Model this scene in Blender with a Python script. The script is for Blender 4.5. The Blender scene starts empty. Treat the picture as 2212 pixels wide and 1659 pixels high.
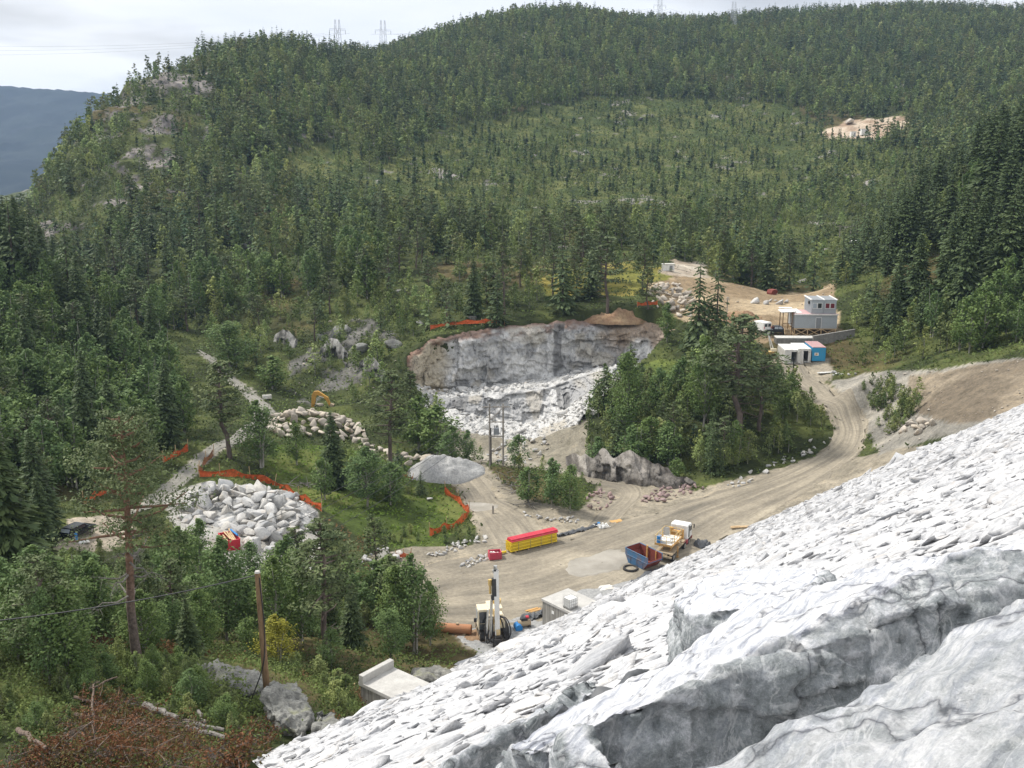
import bpy, bmesh, math, random
import numpy as np
from mathutils import Vector, Matrix

random.seed(7)
RNG = np.random.default_rng(11)
SC = bpy.context.scene
COL = SC.collection
rad = math.radians

# ------------------------------------------------------------------ camera
EYE = 50.0
PITCH = rad(13.0)
FPX, CU, CV = 2171.0, 1106.0, 829.5          # focal length and centre in the photo's working pixels (2212 wide)
cam_d = bpy.data.cameras.new("camera")
cam_d.sensor_width = 36.0
cam_d.lens = 36.0 * FPX / 2212.0
cam_d.clip_start = 0.2
cam_d.clip_end = 12000.0
cam = bpy.data.objects.new("camera", cam_d)
COL.objects.link(cam)
cam.location = (0, 0, EYE)
cam.rotation_euler = (math.pi / 2 - PITCH, 0, 0)
SC.camera = cam

# ------------------------------------------------------------------ world: bright broken overcast
SUN_EL, SUN_AZ = rad(52), rad(-62)           # azimuth from +Y towards +X: the sun stands left of the view
wd = bpy.data.worlds.new("World")
SC.world = wd
wd.use_nodes = True
nt = wd.node_tree
nt.nodes.clear()
N = nt.nodes.new
wout = N("ShaderNodeOutputWorld")
sky = N("ShaderNodeTexSky")
sky.sky_type = 'NISHITA'
sky.sun_disc = False
sky.sun_elevation = SUN_EL
sky.sun_rotation = SUN_AZ
sky.air_density = 1.0
sky.dust_density = 1.5
bg_sky = N("ShaderNodeBackground"); bg_sky.inputs[1].default_value = 0.12
bg_cloud = N("ShaderNodeBackground"); bg_cloud.inputs[1].default_value = 1.0
tc = N("ShaderNodeTexCoord")
sep = N("ShaderNodeSeparateXYZ")
nt.links.new(tc.outputs["Generated"], sep.inputs[0])
mz = N("ShaderNodeMath"); mz.operation = 'MAXIMUM'; mz.inputs[1].default_value = 0.0
nt.links.new(sep.outputs[2], mz.inputs[0])
mz2 = N("ShaderNodeMath"); mz2.operation = 'ADD'; mz2.inputs[1].default_value = 0.12
nt.links.new(mz.outputs[0], mz2.inputs[0])
dv = N("ShaderNodeVectorMath"); dv.operation = 'DIVIDE'
cmb = N("ShaderNodeCombineXYZ")
for i in range(3):
    nt.links.new(mz2.outputs[0], cmb.inputs[i])
nt.links.new(tc.outputs["Generated"], dv.inputs[0])
nt.links.new(cmb.outputs[0], dv.inputs[1])
n1 = N("ShaderNodeTexNoise"); n1.inputs["Scale"].default_value = 0.55; n1.inputs["Detail"].default_value = 6; n1.inputs["Roughness"].default_value = 0.55
nt.links.new(dv.outputs[0], n1.inputs["Vector"])
cr = N("ShaderNodeValToRGB")                  # cloud brightness
cr.color_ramp.elements[0].position = 0.30; cr.color_ramp.elements[0].color = (0.77, 0.81, 0.88, 1)
cr.color_ramp.elements[1].position = 0.62; cr.color_ramp.elements[1].color = (1.00, 1.00, 1.00, 1)
nt.links.new(n1.outputs[0], cr.inputs[0])
nt.links.new(cr.outputs[0], bg_cloud.inputs[0])
el = N("ShaderNodeMapRange"); el.inputs[1].default_value = 0.05; el.inputs[2].default_value = 0.75; el.inputs[3].default_value = 0.66; el.inputs[4].default_value = 0.95
nt.links.new(mz.outputs[0], el.inputs[0]); nt.links.new(el.outputs[0], bg_cloud.inputs[1])
n2 = N("ShaderNodeTexNoise"); n2.inputs["Scale"].default_value = 0.42; n2.inputs["Detail"].default_value = 5
mp2 = N("ShaderNodeMapping"); mp2.inputs["Location"].default_value = (3.1, 1.7, 0.4)
nt.links.new(dv.outputs[0], mp2.inputs[0]); nt.links.new(mp2.outputs[0], n2.inputs["Vector"])
cv = N("ShaderNodeValToRGB")                  # cloud cover
cv.color_ramp.elements[0].position = 0.34; cv.color_ramp.elements[0].color = (0.30, 0.30, 0.30, 1)
cv.color_ramp.elements[1].position = 0.50; cv.color_ramp.elements[1].color = (1, 1, 1, 1)
nt.links.new(n2.outputs[0], cv.inputs[0])
mx = N("ShaderNodeMixShader")
nt.links.new(cv.outputs[0], mx.inputs[0]); nt.links.new(bg_sky.outputs[0], mx.inputs[1]); nt.links.new(bg_cloud.outputs[0], mx.inputs[2])
nt.links.new(mx.outputs[0], wout.inputs[0])

sun_d = bpy.data.lights.new("sun", 'SUN')
sun_d.energy = 2.9
sun_d.angle = rad(7)
sun_d.color = (1.0, 0.95, 0.87)
sun = bpy.data.objects.new("sun", sun_d)
COL.objects.link(sun)
sd = Vector((math.sin(SUN_AZ) * math.cos(SUN_EL), math.cos(SUN_AZ) * math.cos(SUN_EL), math.sin(SUN_EL)))
sun.rotation_euler = sd.to_track_quat('Z', 'Y').to_euler()

SC.view_settings.view_transform = 'Standard'
SC.view_settings.look = 'None'
SC.view_settings.exposure = 0.74
SC.view_settings.gamma = 1.0
SC.cycles.max_bounces = 5
SC.cycles.diffuse_bounces = 3
SC.cycles.glossy_bounces = 2
SC.cycles.transmission_bounces = 3
SC.cycles.transparent_max_bounces = 8
SC.cycles.volume_bounces = 0

# ------------------------------------------------------------------ picture <-> place
CP, SP = math.cos(PITCH), math.sin(PITCH)

def ray(u, v):
    a = (np.asarray(u, float) - CU) / FPX
    b = (CV - np.asarray(v, float)) / FPX
    return a, CP + b * SP, -SP + b * CP       # x, y, z per unit of depth

def py(u, v, Y):                              # point on the sight line at distance Y ahead
    a, dy, dz = ray(u, v)
    t = Y / dy
    return np.array((a * t, Y, EYE + dz * t))

def pz(u, v, z):                              # point on the sight line at height z
    a, dy, dz = ray(u, v)
    t = (z - EYE) / dz
    return np.array((a * t, dy * t, z))

def project(x, y, z):
    zc = (y * CP - (z - EYE) * SP)
    yc = (y * SP + (z - EYE) * CP)
    zc = np.maximum(zc, 0.1)
    return CU + FPX * x / zc, CV - FPX * yc / zc

# ------------------------------------------------------------------ noise
def _h(ix, iy, iz, seed):
    h = (ix.astype(np.uint32) * np.uint32(374761393) + iy.astype(np.uint32) * np.uint32(668265263)
         + iz.astype(np.uint32) * np.uint32(2246822519) + np.uint32((seed * 3266489917) & 0xffffffff))
    h = (h ^ (h >> np.uint32(15))) * np.uint32(2246822519)
    h = (h ^ (h >> np.uint32(13))) * np.uint32(3266489917)
    return ((h ^ (h >> np.uint32(16))) & np.uint32(0xffff)).astype(float) / 65535.0

def vnoise(x, y, z=None, seed=0):
    x = np.asarray(x, float); y = np.asarray(y, float)
    z = np.zeros_like(x) if z is None else np.asarray(z, float)
    ix, iy, iz = np.floor(x), np.floor(y), np.floor(z)
    fx, fy, fz = x - ix, y - iy, z - iz
    fx, fy, fz = (f * f * (3 - 2 * f) for f in (fx, fy, fz))
    ix, iy, iz = (i.astype(np.int64) for i in (ix, iy, iz))
    r = 0
    for dx in (0, 1):
        for dy in (0, 1):
            for dz in (0, 1):
                w = (fx if dx else 1 - fx) * (fy if dy else 1 - fy) * (fz if dz else 1 - fz)
                r = r + w * _h(ix + dx, iy + dy, iz + dz, seed)
    return r * 2 - 1

def fbm(x, y, z=None, octaves=4, seed=0, gain=0.5):
    r, amp, f = 0, 1.0, 1.0
    for k in range(octaves):
        r = r + amp * vnoise(np.asarray(x) * f, np.asarray(y) * f, None if z is None else np.asarray(z) * f, seed + k * 17)
        amp *= gain; f *= 2.03
    return r

def smooth(e0, e1, x):
    t = np.clip((np.asarray(x, float) - e0) / (e1 - e0), 0, 1)
    return t * t * (3 - 2 * t)

def in_poly(poly, u, v):
    u = np.asarray(u, float); v = np.asarray(v, float)
    ins = np.zeros(u.shape, bool)
    n = len(poly)
    for i in range(n):
        x0, y0 = poly[i]; x1, y1 = poly[(i + 1) % n]
        if y0 == y1:
            continue
        c = (y0 > v) != (y1 > v)
        ins ^= c & (u < (x1 - x0) * (v - y0) / (y1 - y0) + x0)
    return ins

# ------------------------------------------------------------------ things, parts, meshes
def thing(name, label, cat, loc=(0, 0, 0), rotz=0.0, group=None, scale=1.0):
    o = bpy.data.objects.new(name, None)
    o.empty_display_size = 0.3
    COL.objects.link(o)
    o.location = loc; o.rotation_euler = (0, 0, rotz)
    o.scale = (scale,) * 3
    o["label"] = label; o["category"] = cat
    if group: o["group"] = group
    return o

def tag(o, label, cat, group=None):
    o["label"] = label; o["category"] = cat
    if group: o["group"] = group
    return o

def struct(o):
    o["kind"] = "structure"
    return o

def link_mesh(name, me, mat=None, parent=None):
    o = bpy.data.objects.new(name, me)
    COL.objects.link(o)
    if mat is not None and not me.materials:
        me.materials.append(mat)
    if parent is not None:
        o.parent = parent
    return o

def np_mesh(name, V, F, attrs=None, smooth_shade=False):
    """V (n,3), F (m,k) with constant k; attrs: {name: (n,) floats or (n,3) colours}."""
    V = np.ascontiguousarray(V, np.float32); F = np.ascontiguousarray(F, np.int32)
    me = bpy.data.meshes.new(name)
    k = F.shape[1]
    me.vertices.add(len(V)); me.loops.add(F.size); me.polygons.add(len(F))
    me.vertices.foreach_set("co", V.ravel())
    me.loops.foreach_set("vertex_index", F.ravel())
    me.polygons.foreach_set("loop_start", np.arange(0, F.size, k, dtype=np.int32))
    if smooth_shade:
        me.polygons.foreach_set("use_smooth", np.ones(len(F), bool))
    for an, av in (attrs or {}).items():
        av = np.asarray(av, np.float32)
        if av.ndim == 1:
            me.attributes.new(an, 'FLOAT', 'POINT').data.foreach_set("value", av)
        else:
            c4 = np.ones((len(av), 4), np.float32); c4[:, :3] = av
            me.attributes.new(an, 'FLOAT_COLOR', 'POINT').data.foreach_set("color", c4.ravel())
    me.update(calc_edges=True)
    return me

def grid_faces(nr, nc):
    i = np.arange(nr - 1)[:, None] * nc + np.arange(nc - 1)[None, :]
    return np.stack((i, i + 1, i + nc + 1, i + nc), -1).reshape(-1, 4)

class MB:
    """Collects shapes into one mesh."""
    def __init__(self):
        self.v, self.f = [], []
    def add(self, vs, fs):
        n = len(self.v)
        self.v += [tuple(p) for p in vs]
        self.f += [tuple(n + i for i in f) for f in fs]
        return self
    def box(self, c, s, rz=0.0, rx=0.0, ry=0.0, taper=None):
        m = Matrix.Rotation(rz, 3, 'Z') @ Matrix.Rotation(ry, 3, 'Y') @ Matrix.Rotation(rx, 3, 'X')
        vs = []
        for z in (-.5, .5):
            k = 1.0 if (taper is None or z < 0) else taper
            for x, y in ((-.5, -.5), (.5, -.5), (.5, .5), (-.5, .5)):
                vs.append(m @ Vector((x * s[0] * k, y * s[1] * k, z * s[2])) + Vector(c))
        return self.add(vs, ((3, 2, 1, 0), (4, 5, 6, 7), (0, 1, 5, 4), (1, 2, 6, 5), (2, 3, 7, 6), (3, 0, 4, 7)))
    def prism(self, poly, axis, a, b):
        """poly of 2-D points extruded along axis ('x','y','z') from a to b."""
        def P(p, t):
            return {'x': (t, p[0], p[1]), 'y': (p[0], t, p[1]), 'z': (p[0], p[1], t)}[axis]
        n = len(poly)
        vs = [P(p, a) for p in poly] + [P(p, b) for p in poly]
        fs = [tuple(range(n))[::-1], tuple(range(n, 2 * n))] + [(i, (i + 1) % n, n + (i + 1) % n, n + i) for i in range(n)]
        return self.add(vs, fs)
    def cyl(self, p0, p1, r0, r1=None, n=10, caps=True):
        r1 = r0 if r1 is None else r1
        p0, p1 = Vector(p0), Vector(p1)
        d = (p1 - p0).normalized()
        a = d.orthogonal().normalized(); b = d.cross(a)
        vs = []
        for p, r in ((p0, r0), (p1, r1)):
            for k in range(n):
                t = 2 * math.pi * k / n
                vs.append(p + (a * math.cos(t) + b * math.sin(t)) * r)
        fs = [(k, (k + 1) % n, n + (k + 1) % n, n + k) for k in range(n)]
        if caps:
            fs += [tuple(range(n))[::-1], tuple(range(n, 2 * n))]
        return self.add(vs, fs)
    def tube(self, pts, r, n=6):
        pts = [Vector(p) for p in pts]
        rs = r if isinstance(r, (list, tuple)) else [r] * len(pts)
        vs, up = [], None
        for i, p in enumerate(pts):
            d = (pts[min(i + 1, len(pts) - 1)] - pts[max(i - 1, 0)]).normalized()
            if up is None:
                up = d.orthogonal().normalized()
            a = (up - d * up.dot(d)).normalized(); up = a; b = d.cross(a)
            for k in range(n):
                t = 2 * math.pi * k / n
                vs.append(p + (a * math.cos(t) + b * math.sin(t)) * rs[i])
        fs = []
        for i in range(len(pts) - 1):
            for k in range(n):
                fs.append((i * n + k, i * n + (k + 1) % n, (i + 1) * n + (k + 1) % n, (i + 1) * n + k))
        fs += [tuple(range(n))[::-1], tuple(range((len(pts) - 1) * n, len(pts) * n))]
        return self.add(vs, fs)
    def build(self, name, mat, parent=None, bevel=0.0, smooth_shade=False):
        me = bpy.data.meshes.new(name)
        me.from_pydata(self.v, [], self.f)
        bm = bmesh.new(); bm.from_mesh(me)
        bmesh.ops.recalc_face_normals(bm, faces=bm.faces)
        if bevel > 0:
            bmesh.ops.bevel(bm, geom=[e for e in bm.edges if len(e.link_faces) == 2 and e.calc_face_angle(0) > 0.6],
                            offset=bevel, segments=2, affect='EDGES', profile=0.6)
        bm.to_mesh(me); bm.free()
        if smooth_shade:
            me.polygons.foreach_set("use_smooth", np.ones(len(me.polygons), bool))
        return link_mesh(name, me, mat, parent)
# ------------------------------------------------------------------ materials
MATS = {}

class NT:
    def __init__(self, name):
        self.m = bpy.data.materials.new(name); self.m.use_nodes = True
        self.t = self.m.node_tree; self.t.nodes.clear()
        self.out = self.t.nodes.new("ShaderNodeOutputMaterial")
        self.b = self.t.nodes.new("ShaderNodeBsdfPrincipled")
        self.t.links.new(self.b.outputs[0], self.out.inputs[0])
        MATS[name] = self.m
    def n(self, kind, **kw):
        nd = self.t.nodes.new("ShaderNode" + kind)
        for k, v in kw.items():
            if k in nd.inputs: nd.inputs[k].default_value = v
            else: setattr(nd, k, v)
        return nd
    def l(self, a, b):
        self.t.links.new(a, b)
    def noise(self, scale, detail=5, rough=0.55, vec=None, dist=0.0):
        nd = self.n("TexNoise"); nd.inputs["Scale"].default_value = scale; nd.inputs["Detail"].default_value = detail
        nd.inputs["Roughness"].default_value = rough; nd.inputs["Distortion"].default_value = dist
        if vec is not None: self.l(vec, nd.inputs["Vector"])
        return nd.outputs[0]
    def ramp(self, fac, stops):
        nd = self.n("ValToRGB")
        e = nd.color_ramp.elements
        while len(e) < len(stops): e.new(0.5)
        for i, (p, c) in enumerate(stops):
            e[i].position = p; e[i].color = (*c, 1) if len(c) == 3 else c
        self.l(fac, nd.inputs[0])
        return nd.outputs[0]
    def mix(self, fac, a, b, mode='MIX'):
        nd = self.n("Mix"); nd.data_type = 'RGBA'; nd.blend_type = mode
        for k, s in ((0, fac), (6, a), (7, b)):
            if hasattr(s, "is_linked") or hasattr(s, "links"): self.l(s, nd.inputs[k])
            elif k == 0: nd.inputs[0].default_value = s
            else: nd.inputs[k].default_value = (*s, 1)
        return nd.outputs[2]
    def math(self, op, a, b=0.0):
        nd = self.n("Math"); nd.operation = op
        for k, s in ((0, a), (1, b)):
            if hasattr(s, "links"): self.l(s, nd.inputs[k])
            else: nd.inputs[k].default_value = s
        return nd.outputs[0]
    def bump(self, h, strength=0.3, dist=0.1):
        nd = self.n("Bump"); nd.inputs["Strength"].default_value = strength; nd.inputs["Distance"].default_value = dist
        self.l(h, nd.inputs["Height"]); self.l(nd.outputs[0], self.b.inputs["Normal"])
    def color(self, c):
        self.l(c, self.b.inputs["Base Color"])
    def fin(self, rough=0.9, spec=0.2, metal=0.0):
        self.b.inputs["Roughness"].default_value = rough
        self.b.inputs["Specular IOR Level"].default_value = spec
        self.b.inputs["Metallic"].default_value = metal
        return self.m

def coords(n, kind="Object"):
    return n.n("TexCoord").outputs[kind]

def paint(name, col, dirt=(0.16, 0.13, 0.09), amount=0.35, rough=0.55, scale=1.3, metal=0.0):
    """Painted metal or plastic with dust and worn patches of its own."""
    n = NT(name)
    co = coords(n)
    a = n.noise(scale, 6, 0.65, co)
    f = n.ramp(a, [(0.47, (0, 0, 0)), (0.70, (amount,) * 3)])
    b = n.noise(scale * 9, 3, 0.6, co)
    c = n.mix(0.18, col, n.ramp(b, [(0.3, tuple(x * 0.6 for x in col)), (0.7, tuple(min(1, x * 1.25) for x in col))]))
    n.color(n.mix(f, c, dirt))
    return n.fin(rough, 0.4, metal)

def leaf_mat(name, c1, c2, c3, trans=0.25):
    """Foliage: hue varies by tree and by leaf cluster (attribute tint)."""
    n = NT(name)
    oi = n.n("ObjectInfo").outputs["Random"]
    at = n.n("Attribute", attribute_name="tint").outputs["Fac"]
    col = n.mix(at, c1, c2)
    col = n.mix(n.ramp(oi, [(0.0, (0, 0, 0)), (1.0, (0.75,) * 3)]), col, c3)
    n.color(col)
    n.fin(0.6, 0.15)
    tr = n.n("BsdfTranslucent"); n.l(col, tr.inputs[0])
    mxs = n.n("MixShader"); mxs.inputs[0].default_value = trans
    n.l(n.b.outputs[0], mxs.inputs[1]); n.l(tr.outputs[0], mxs.inputs[2]); n.l(mxs.outputs[0], n.out.inputs[0])
    return n.m

def bulk_leaf_mat(name, mul=1.0, trans=0.2):
    n = NT(name)
    at = n.n("Attribute", attribute_name="hue").outputs["Color"]
    n.color(at); n.fin(0.7, 0.12)
    tr = n.n("BsdfTranslucent"); n.l(at, tr.inputs[0])
    mxs = n.n("MixShader"); mxs.inputs[0].default_value = trans
    n.l(n.b.outputs[0], mxs.inputs[1]); n.l(tr.outputs[0], mxs.inputs[2]); n.l(mxs.outputs[0], n.out.inputs[0])
    return n.m

leaf_mat("birch_leaf", (0.075, 0.125, 0.036), (0.175, 0.240, 0.070), (0.110, 0.175, 0.070))
leaf_mat("spruce_needle", (0.040, 0.066, 0.030), (0.105, 0.140, 0.054), (0.072, 0.104, 0.044), 0.12)
leaf_mat("pine_needle", (0.060, 0.088, 0.034), (0.140, 0.165, 0.062), (0.085, 0.115, 0.056), 0.1)
leaf_mat("yellow_leaf", (0.20, 0.20, 0.03), (0.34, 0.32, 0.05), (0.26, 0.25, 0.04))
bulk_leaf_mat("bulk_leaf")
bulk_leaf_mat("dead_needle", trans=0.1)

def bark(name, c1, c2, scale=6.0):
    n = NT(name)
    mp = n.n("Mapping"); mp.inputs["Scale"].default_value = (1, 1, 0.25)
    n.l(coords(n), mp.inputs[0])
    a = n.noise(scale, 6, 0.7, mp.outputs[0])
    n.color(n.ramp(a, [(0.35, c1), (0.65, c2)]))
    n.bump(a, 0.5, 0.03)
    return n.fin(0.9, 0.1)
bark("birch_bark", (0.10, 0.095, 0.085), (0.50, 0.48, 0.43), 4.0)
bark("spruce_bark", (0.055, 0.045, 0.038), (0.13, 0.11, 0.095))
bark("dead_wood", (0.11, 0.10, 0.09), (0.24, 0.225, 0.205))
bark("log_bark", (0.07, 0.052, 0.042), (0.20, 0.155, 0.125))
bark("pole_wood", (0.13, 0.085, 0.05), (0.25, 0.17, 0.10), 3.0)
bark("grey_pole_wood", (0.20, 0.18, 0.16), (0.36, 0.33, 0.29), 3.0)
bark("new_timber", (0.36, 0.25, 0.14), (0.56, 0.42, 0.26), 2.0)

n = NT("pine_bark")                           # grey plates low down, orange flakes higher up
co = coords(n)
sx = n.n("SeparateXYZ"); n.l(co, sx.inputs[0])
hh = n.math('MULTIPLY', sx.outputs[2], 0.1)
a = n.noise(5, 6, 0.7, co)
lo = n.ramp(a, [(0.35, (0.07, 0.055, 0.048)), (0.65, (0.18, 0.145, 0.125))])
hi = n.ramp(a, [(0.35, (0.12, 0.070, 0.045)), (0.65, (0.25, 0.150, 0.105))])
n.color(n.mix(n.ramp(hh, [(0.30, (0, 0, 0)), (0.70, (1, 1, 1))]), lo, hi)); n.bump(a, 0.5, 0.04); n.fin(0.9, 0.1)

def stone(name, light, mid, dark, warm, scale=1.0, band=0.0, coord="Object", rnd=0.55, rough=0.85, speck=0.5):
    """Broken gneiss: pale ground, grey bands, a few warm stains, fine grain."""
    n = NT(name)
    co = coords(n, coord)
    oi = n.n("ObjectInfo").outputs["Random"]
    off = n.n("CombineXYZ"); m10 = n.math('MULTIPLY', oi, 37.0)
    for i in range(3): n.l(m10, off.inputs[i])
    ad = n.n("VectorMath", operation='ADD'); n.l(co, ad.inputs[0]); n.l(off.outputs[0], ad.inputs[1])
    p = ad.outputs[0]
    big = n.noise(0.55 * scale, 5, 0.6, p)
    fine = n.noise(9.0 * scale, 6, 0.75, p)
    col = n.ramp(big, [(0.30, mid), (0.52, light), (0.75, light)])
    if band:
        mp = n.n("Mapping"); mp.inputs["Rotation"].default_value = (0.5, 0.35, 0.78); mp.inputs["Scale"].default_value = (0.35, 4.5, 2.5)
        n.l(p, mp.inputs[0])
        bn = n.noise(1.3 * scale, 5, 0.7, mp.outputs[0], 0.6)
        col = n.mix(n.ramp(bn, [(0.46, (0, 0, 0)), (0.66, (band,) * 3)]), col, dark)
    wm = n.noise(0.8 * scale, 3, 0.5, p, 0.8)
    col = n.mix(n.ramp(wm, [(0.58, (0, 0, 0)), (0.74, (0.6,) * 3)]), col, warm)
    sp = n.ramp(fine, [(0.33, tuple(0.55 for _ in range(3))), (0.55, (1, 1, 1))])
    col = n.mix(speck, col, n.mix(1.0, col, sp, 'MULTIPLY'))
    vr = n.ramp(oi, [(0.0, (1 - rnd * 0.5,) * 3), (0.6, (1.0, 1.0, 1.0)), (1.0, (1, 0.97, 0.92))])
    col = n.mix(1.0, col, vr, 'MULTIPLY')
    n.color(col)
    n.bump(n.math('ADD', fine, n.math('MULTIPLY', n.noise(2.4 * scale, 4, 0.6, p), 1.5)), 0.55, 0.06 / scale)
    return n.fin(rough, 0.25)

stone("dam_stone", (0.66, 0.66, 0.668), (0.49, 0.50, 0.52), (0.26, 0.27, 0.30), (0.52, 0.47, 0.42), 1.3, 0.6, rnd=0.6, speck=0.7)
stone("pile_stone", (0.52, 0.51, 0.49), (0.36, 0.37, 0.38), (0.22, 0.23, 0.25), (0.50, 0.42, 0.33), 0.8, 0.55)
stone("tan_stone", (0.50, 0.45, 0.38), (0.36, 0.32, 0.28), (0.22, 0.20, 0.18), (0.48, 0.36, 0.25), 0.8, 0.35)
stone("red_stone", (0.34, 0.25, 0.24), (0.26, 0.19, 0.19), (0.17, 0.14, 0.14), (0.36, 0.24, 0.20), 0.8, 0.3)
stone("moss_stone", (0.27, 0.27, 0.25), (0.13, 0.13, 0.12), (0.07, 0.07, 0.07), (0.30, 0.31, 0.17), 1.1, 0.75, speck=0.9)

n = NT("slab_stone")                          # the big foreground slabs: streaked white top, darker on faces steep to the dam slope, by the mesh's own attribute
co = coords(n)
mr = n.n("Mapping"); mr.inputs["Rotation"].default_value = (0.0, 0.0, rad(45)); n.l(co, mr.inputs[0])
mp = n.n("Mapping"); mp.inputs["Scale"].default_value = (16.0, 0.9, 11.0); n.l(mr.outputs[0], mp.inputs[0])
st = n.noise(1.0, 7, 0.68, mp.outputs[0], 0.35)
gr = n.noise(55, 4, 0.85, co)
pale = n.ramp(st, [(0.33, (0.30, 0.32, 0.38)), (0.45, (0.56, 0.58, 0.63)), (0.56, (0.82, 0.82, 0.83))])
swirl = n.noise(5.5, 10, 0.80, co, 0.25)
fleck = n.noise(26, 5, 0.8, co, 0.3)
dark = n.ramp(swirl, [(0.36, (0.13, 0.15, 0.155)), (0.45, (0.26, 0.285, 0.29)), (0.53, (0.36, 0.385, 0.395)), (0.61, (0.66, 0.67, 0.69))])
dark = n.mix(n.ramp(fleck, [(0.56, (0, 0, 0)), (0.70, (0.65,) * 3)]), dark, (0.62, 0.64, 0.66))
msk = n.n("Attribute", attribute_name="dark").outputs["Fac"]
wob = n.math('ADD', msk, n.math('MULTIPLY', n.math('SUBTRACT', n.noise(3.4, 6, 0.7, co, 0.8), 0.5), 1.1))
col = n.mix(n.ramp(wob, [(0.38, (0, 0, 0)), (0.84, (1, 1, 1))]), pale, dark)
col = n.mix(0.55, col, n.mix(1.0, col, n.ramp(gr, [(0.35, (0.55, 0.56, 0.6)), (0.6, (1, 1, 1))]), 'MULTIPLY'))
n.color(col)
vm = n.n("Mapping"); vm.inputs["Scale"].default_value = (3.2, 0.8, 1.8); n.l(mr.outputs[0], vm.inputs[0])
vein = n.noise(1.0, 6, 0.62, vm.outputs[0], 1.2)
col = n.mix(n.ramp(vein, [(0.475, (0, 0, 0)), (0.498, (0.40,) * 3), (0.505, (0.40,) * 3), (0.53, (0, 0, 0))]), col, (0.80, 0.80, 0.80))
vo = n.n("TexVoronoi", feature='DISTANCE_TO_EDGE'); vo.inputs["Scale"].default_value = 0.85
wn = n.n("TexNoise"); wn.inputs["Scale"].default_value = 1.7; wn.inputs["Detail"].default_value = 6; n.l(co, wn.inputs["Vector"])
wa = n.n("VectorMath", operation='ADD'); n.l(co, wa.inputs[0]); n.l(wn.outputs["Color"], wa.inputs[1]); n.l(wa.outputs[0], vo.inputs["Vector"])
crack = n.ramp(vo.outputs["Distance"], [(0.0, (0.30, 0.31, 0.33)), (0.012, (0.75, 0.75, 0.76)), (0.03, (1, 1, 1))])
col = n.mix(1.0, col, crack, 'MULTIPLY')
n.color(col)
n.bump(n.math('ADD', n.math('ADD', n.math('MULTIPLY', st, 1.2), n.math('MINIMUM', n.math('MULTIPLY', vo.outputs["Distance"], 20.0), 1.0)), n.math('ADD', n.math('MULTIPLY', gr, 0.6), n.math('MULTIPLY', swirl, 1.5))), 0.9, 0.03)
n.fin(0.62, 0.4)

n = NT("quarry_rock")                         # blasted face: colour by attribute, cracks and drill marks in the relief
co = coords(n)
at = n.n("Attribute", attribute_name="hue").outputs["Color"]
v = n.n("TexVoronoi", feature='DISTANCE_TO_EDGE'); v.inputs["Scale"].default_value = 0.30
mp = n.n("Mapping"); mp.inputs["Scale"].default_value = (1, 1, 0.6); n.l(co, mp.inputs[0])
nz = n.noise(0.9, 5, 0.7, co)
wv = n.n("VectorMath", operation='ADD'); n.l(mp.outputs[0], wv.inputs[0]); n.l(nz, wv.inputs[1]); n.l(wv.outputs[0], v.inputs["Vector"])
mp2 = n.n("Mapping"); mp2.inputs["Scale"].default_value = (1.6, 1.6, .55); n.l(co, mp2.inputs[0])
f0 = n.noise(0.8, 7, 0.78, mp2.outputs[0], 0.7)
crk = n.ramp(v.outputs["Distance"], [(0.0, (0.72, 0.72, 0.73)), (0.03, (1, 1, 1))])
f1 = n.noise(1.4, 7, 0.75, co)
col = n.mix(0.6, at, n.mix(1.0, at, crk, 'MULTIPLY'))
col = n.mix(1.0, col, n.ramp(f0, [(0.36, (0.42, 0.42, 0.43)), (0.46, (0.95, 0.95, 0.95)), (0.66, (1.12, 1.12, 1.11))]), 'MULTIPLY')
col = n.mix(1.0, col, n.ramp(f1, [(0.32, (0.72, 0.72, 0.73)), (0.55, (1.0, 1.0, 1.0)), (0.72, (1.15, 1.14, 1.12))]), 'MULTIPLY')
n.color(col); n.bump(n.math('ADD', f1, v.outputs["Distance"]), 0.8, 0.35); n.fin(0.9, 0.15)

n = NT("ground_soil")                         # ground: albedo by attribute with fine mottling
co = coords(n)
at = n.n("Attribute", attribute_name="hue").outputs["Color"]
a = n.noise(0.55, 8, 0.72, co); b = n.noise(3.0, 4, 0.7, co)
col = n.mix(1.0, at, n.ramp(a, [(0.30, (0.55, 0.55, 0.52)), (0.52, (1, 1, 1)), (0.72, (1.35, 1.30, 1.2))]), 'MULTIPLY')
col = n.mix(1.0, col, n.ramp(b, [(0.35, (0.72, 0.72, 0.72)), (0.6, (1.08, 1.08, 1.06))]), 'MULTIPLY')
n.color(col); n.bump(n.math('ADD', a, n.math('MULTIPLY', b, 0.4)), 0.6, 0.25); n.fin(0.95, 0.1)

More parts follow.
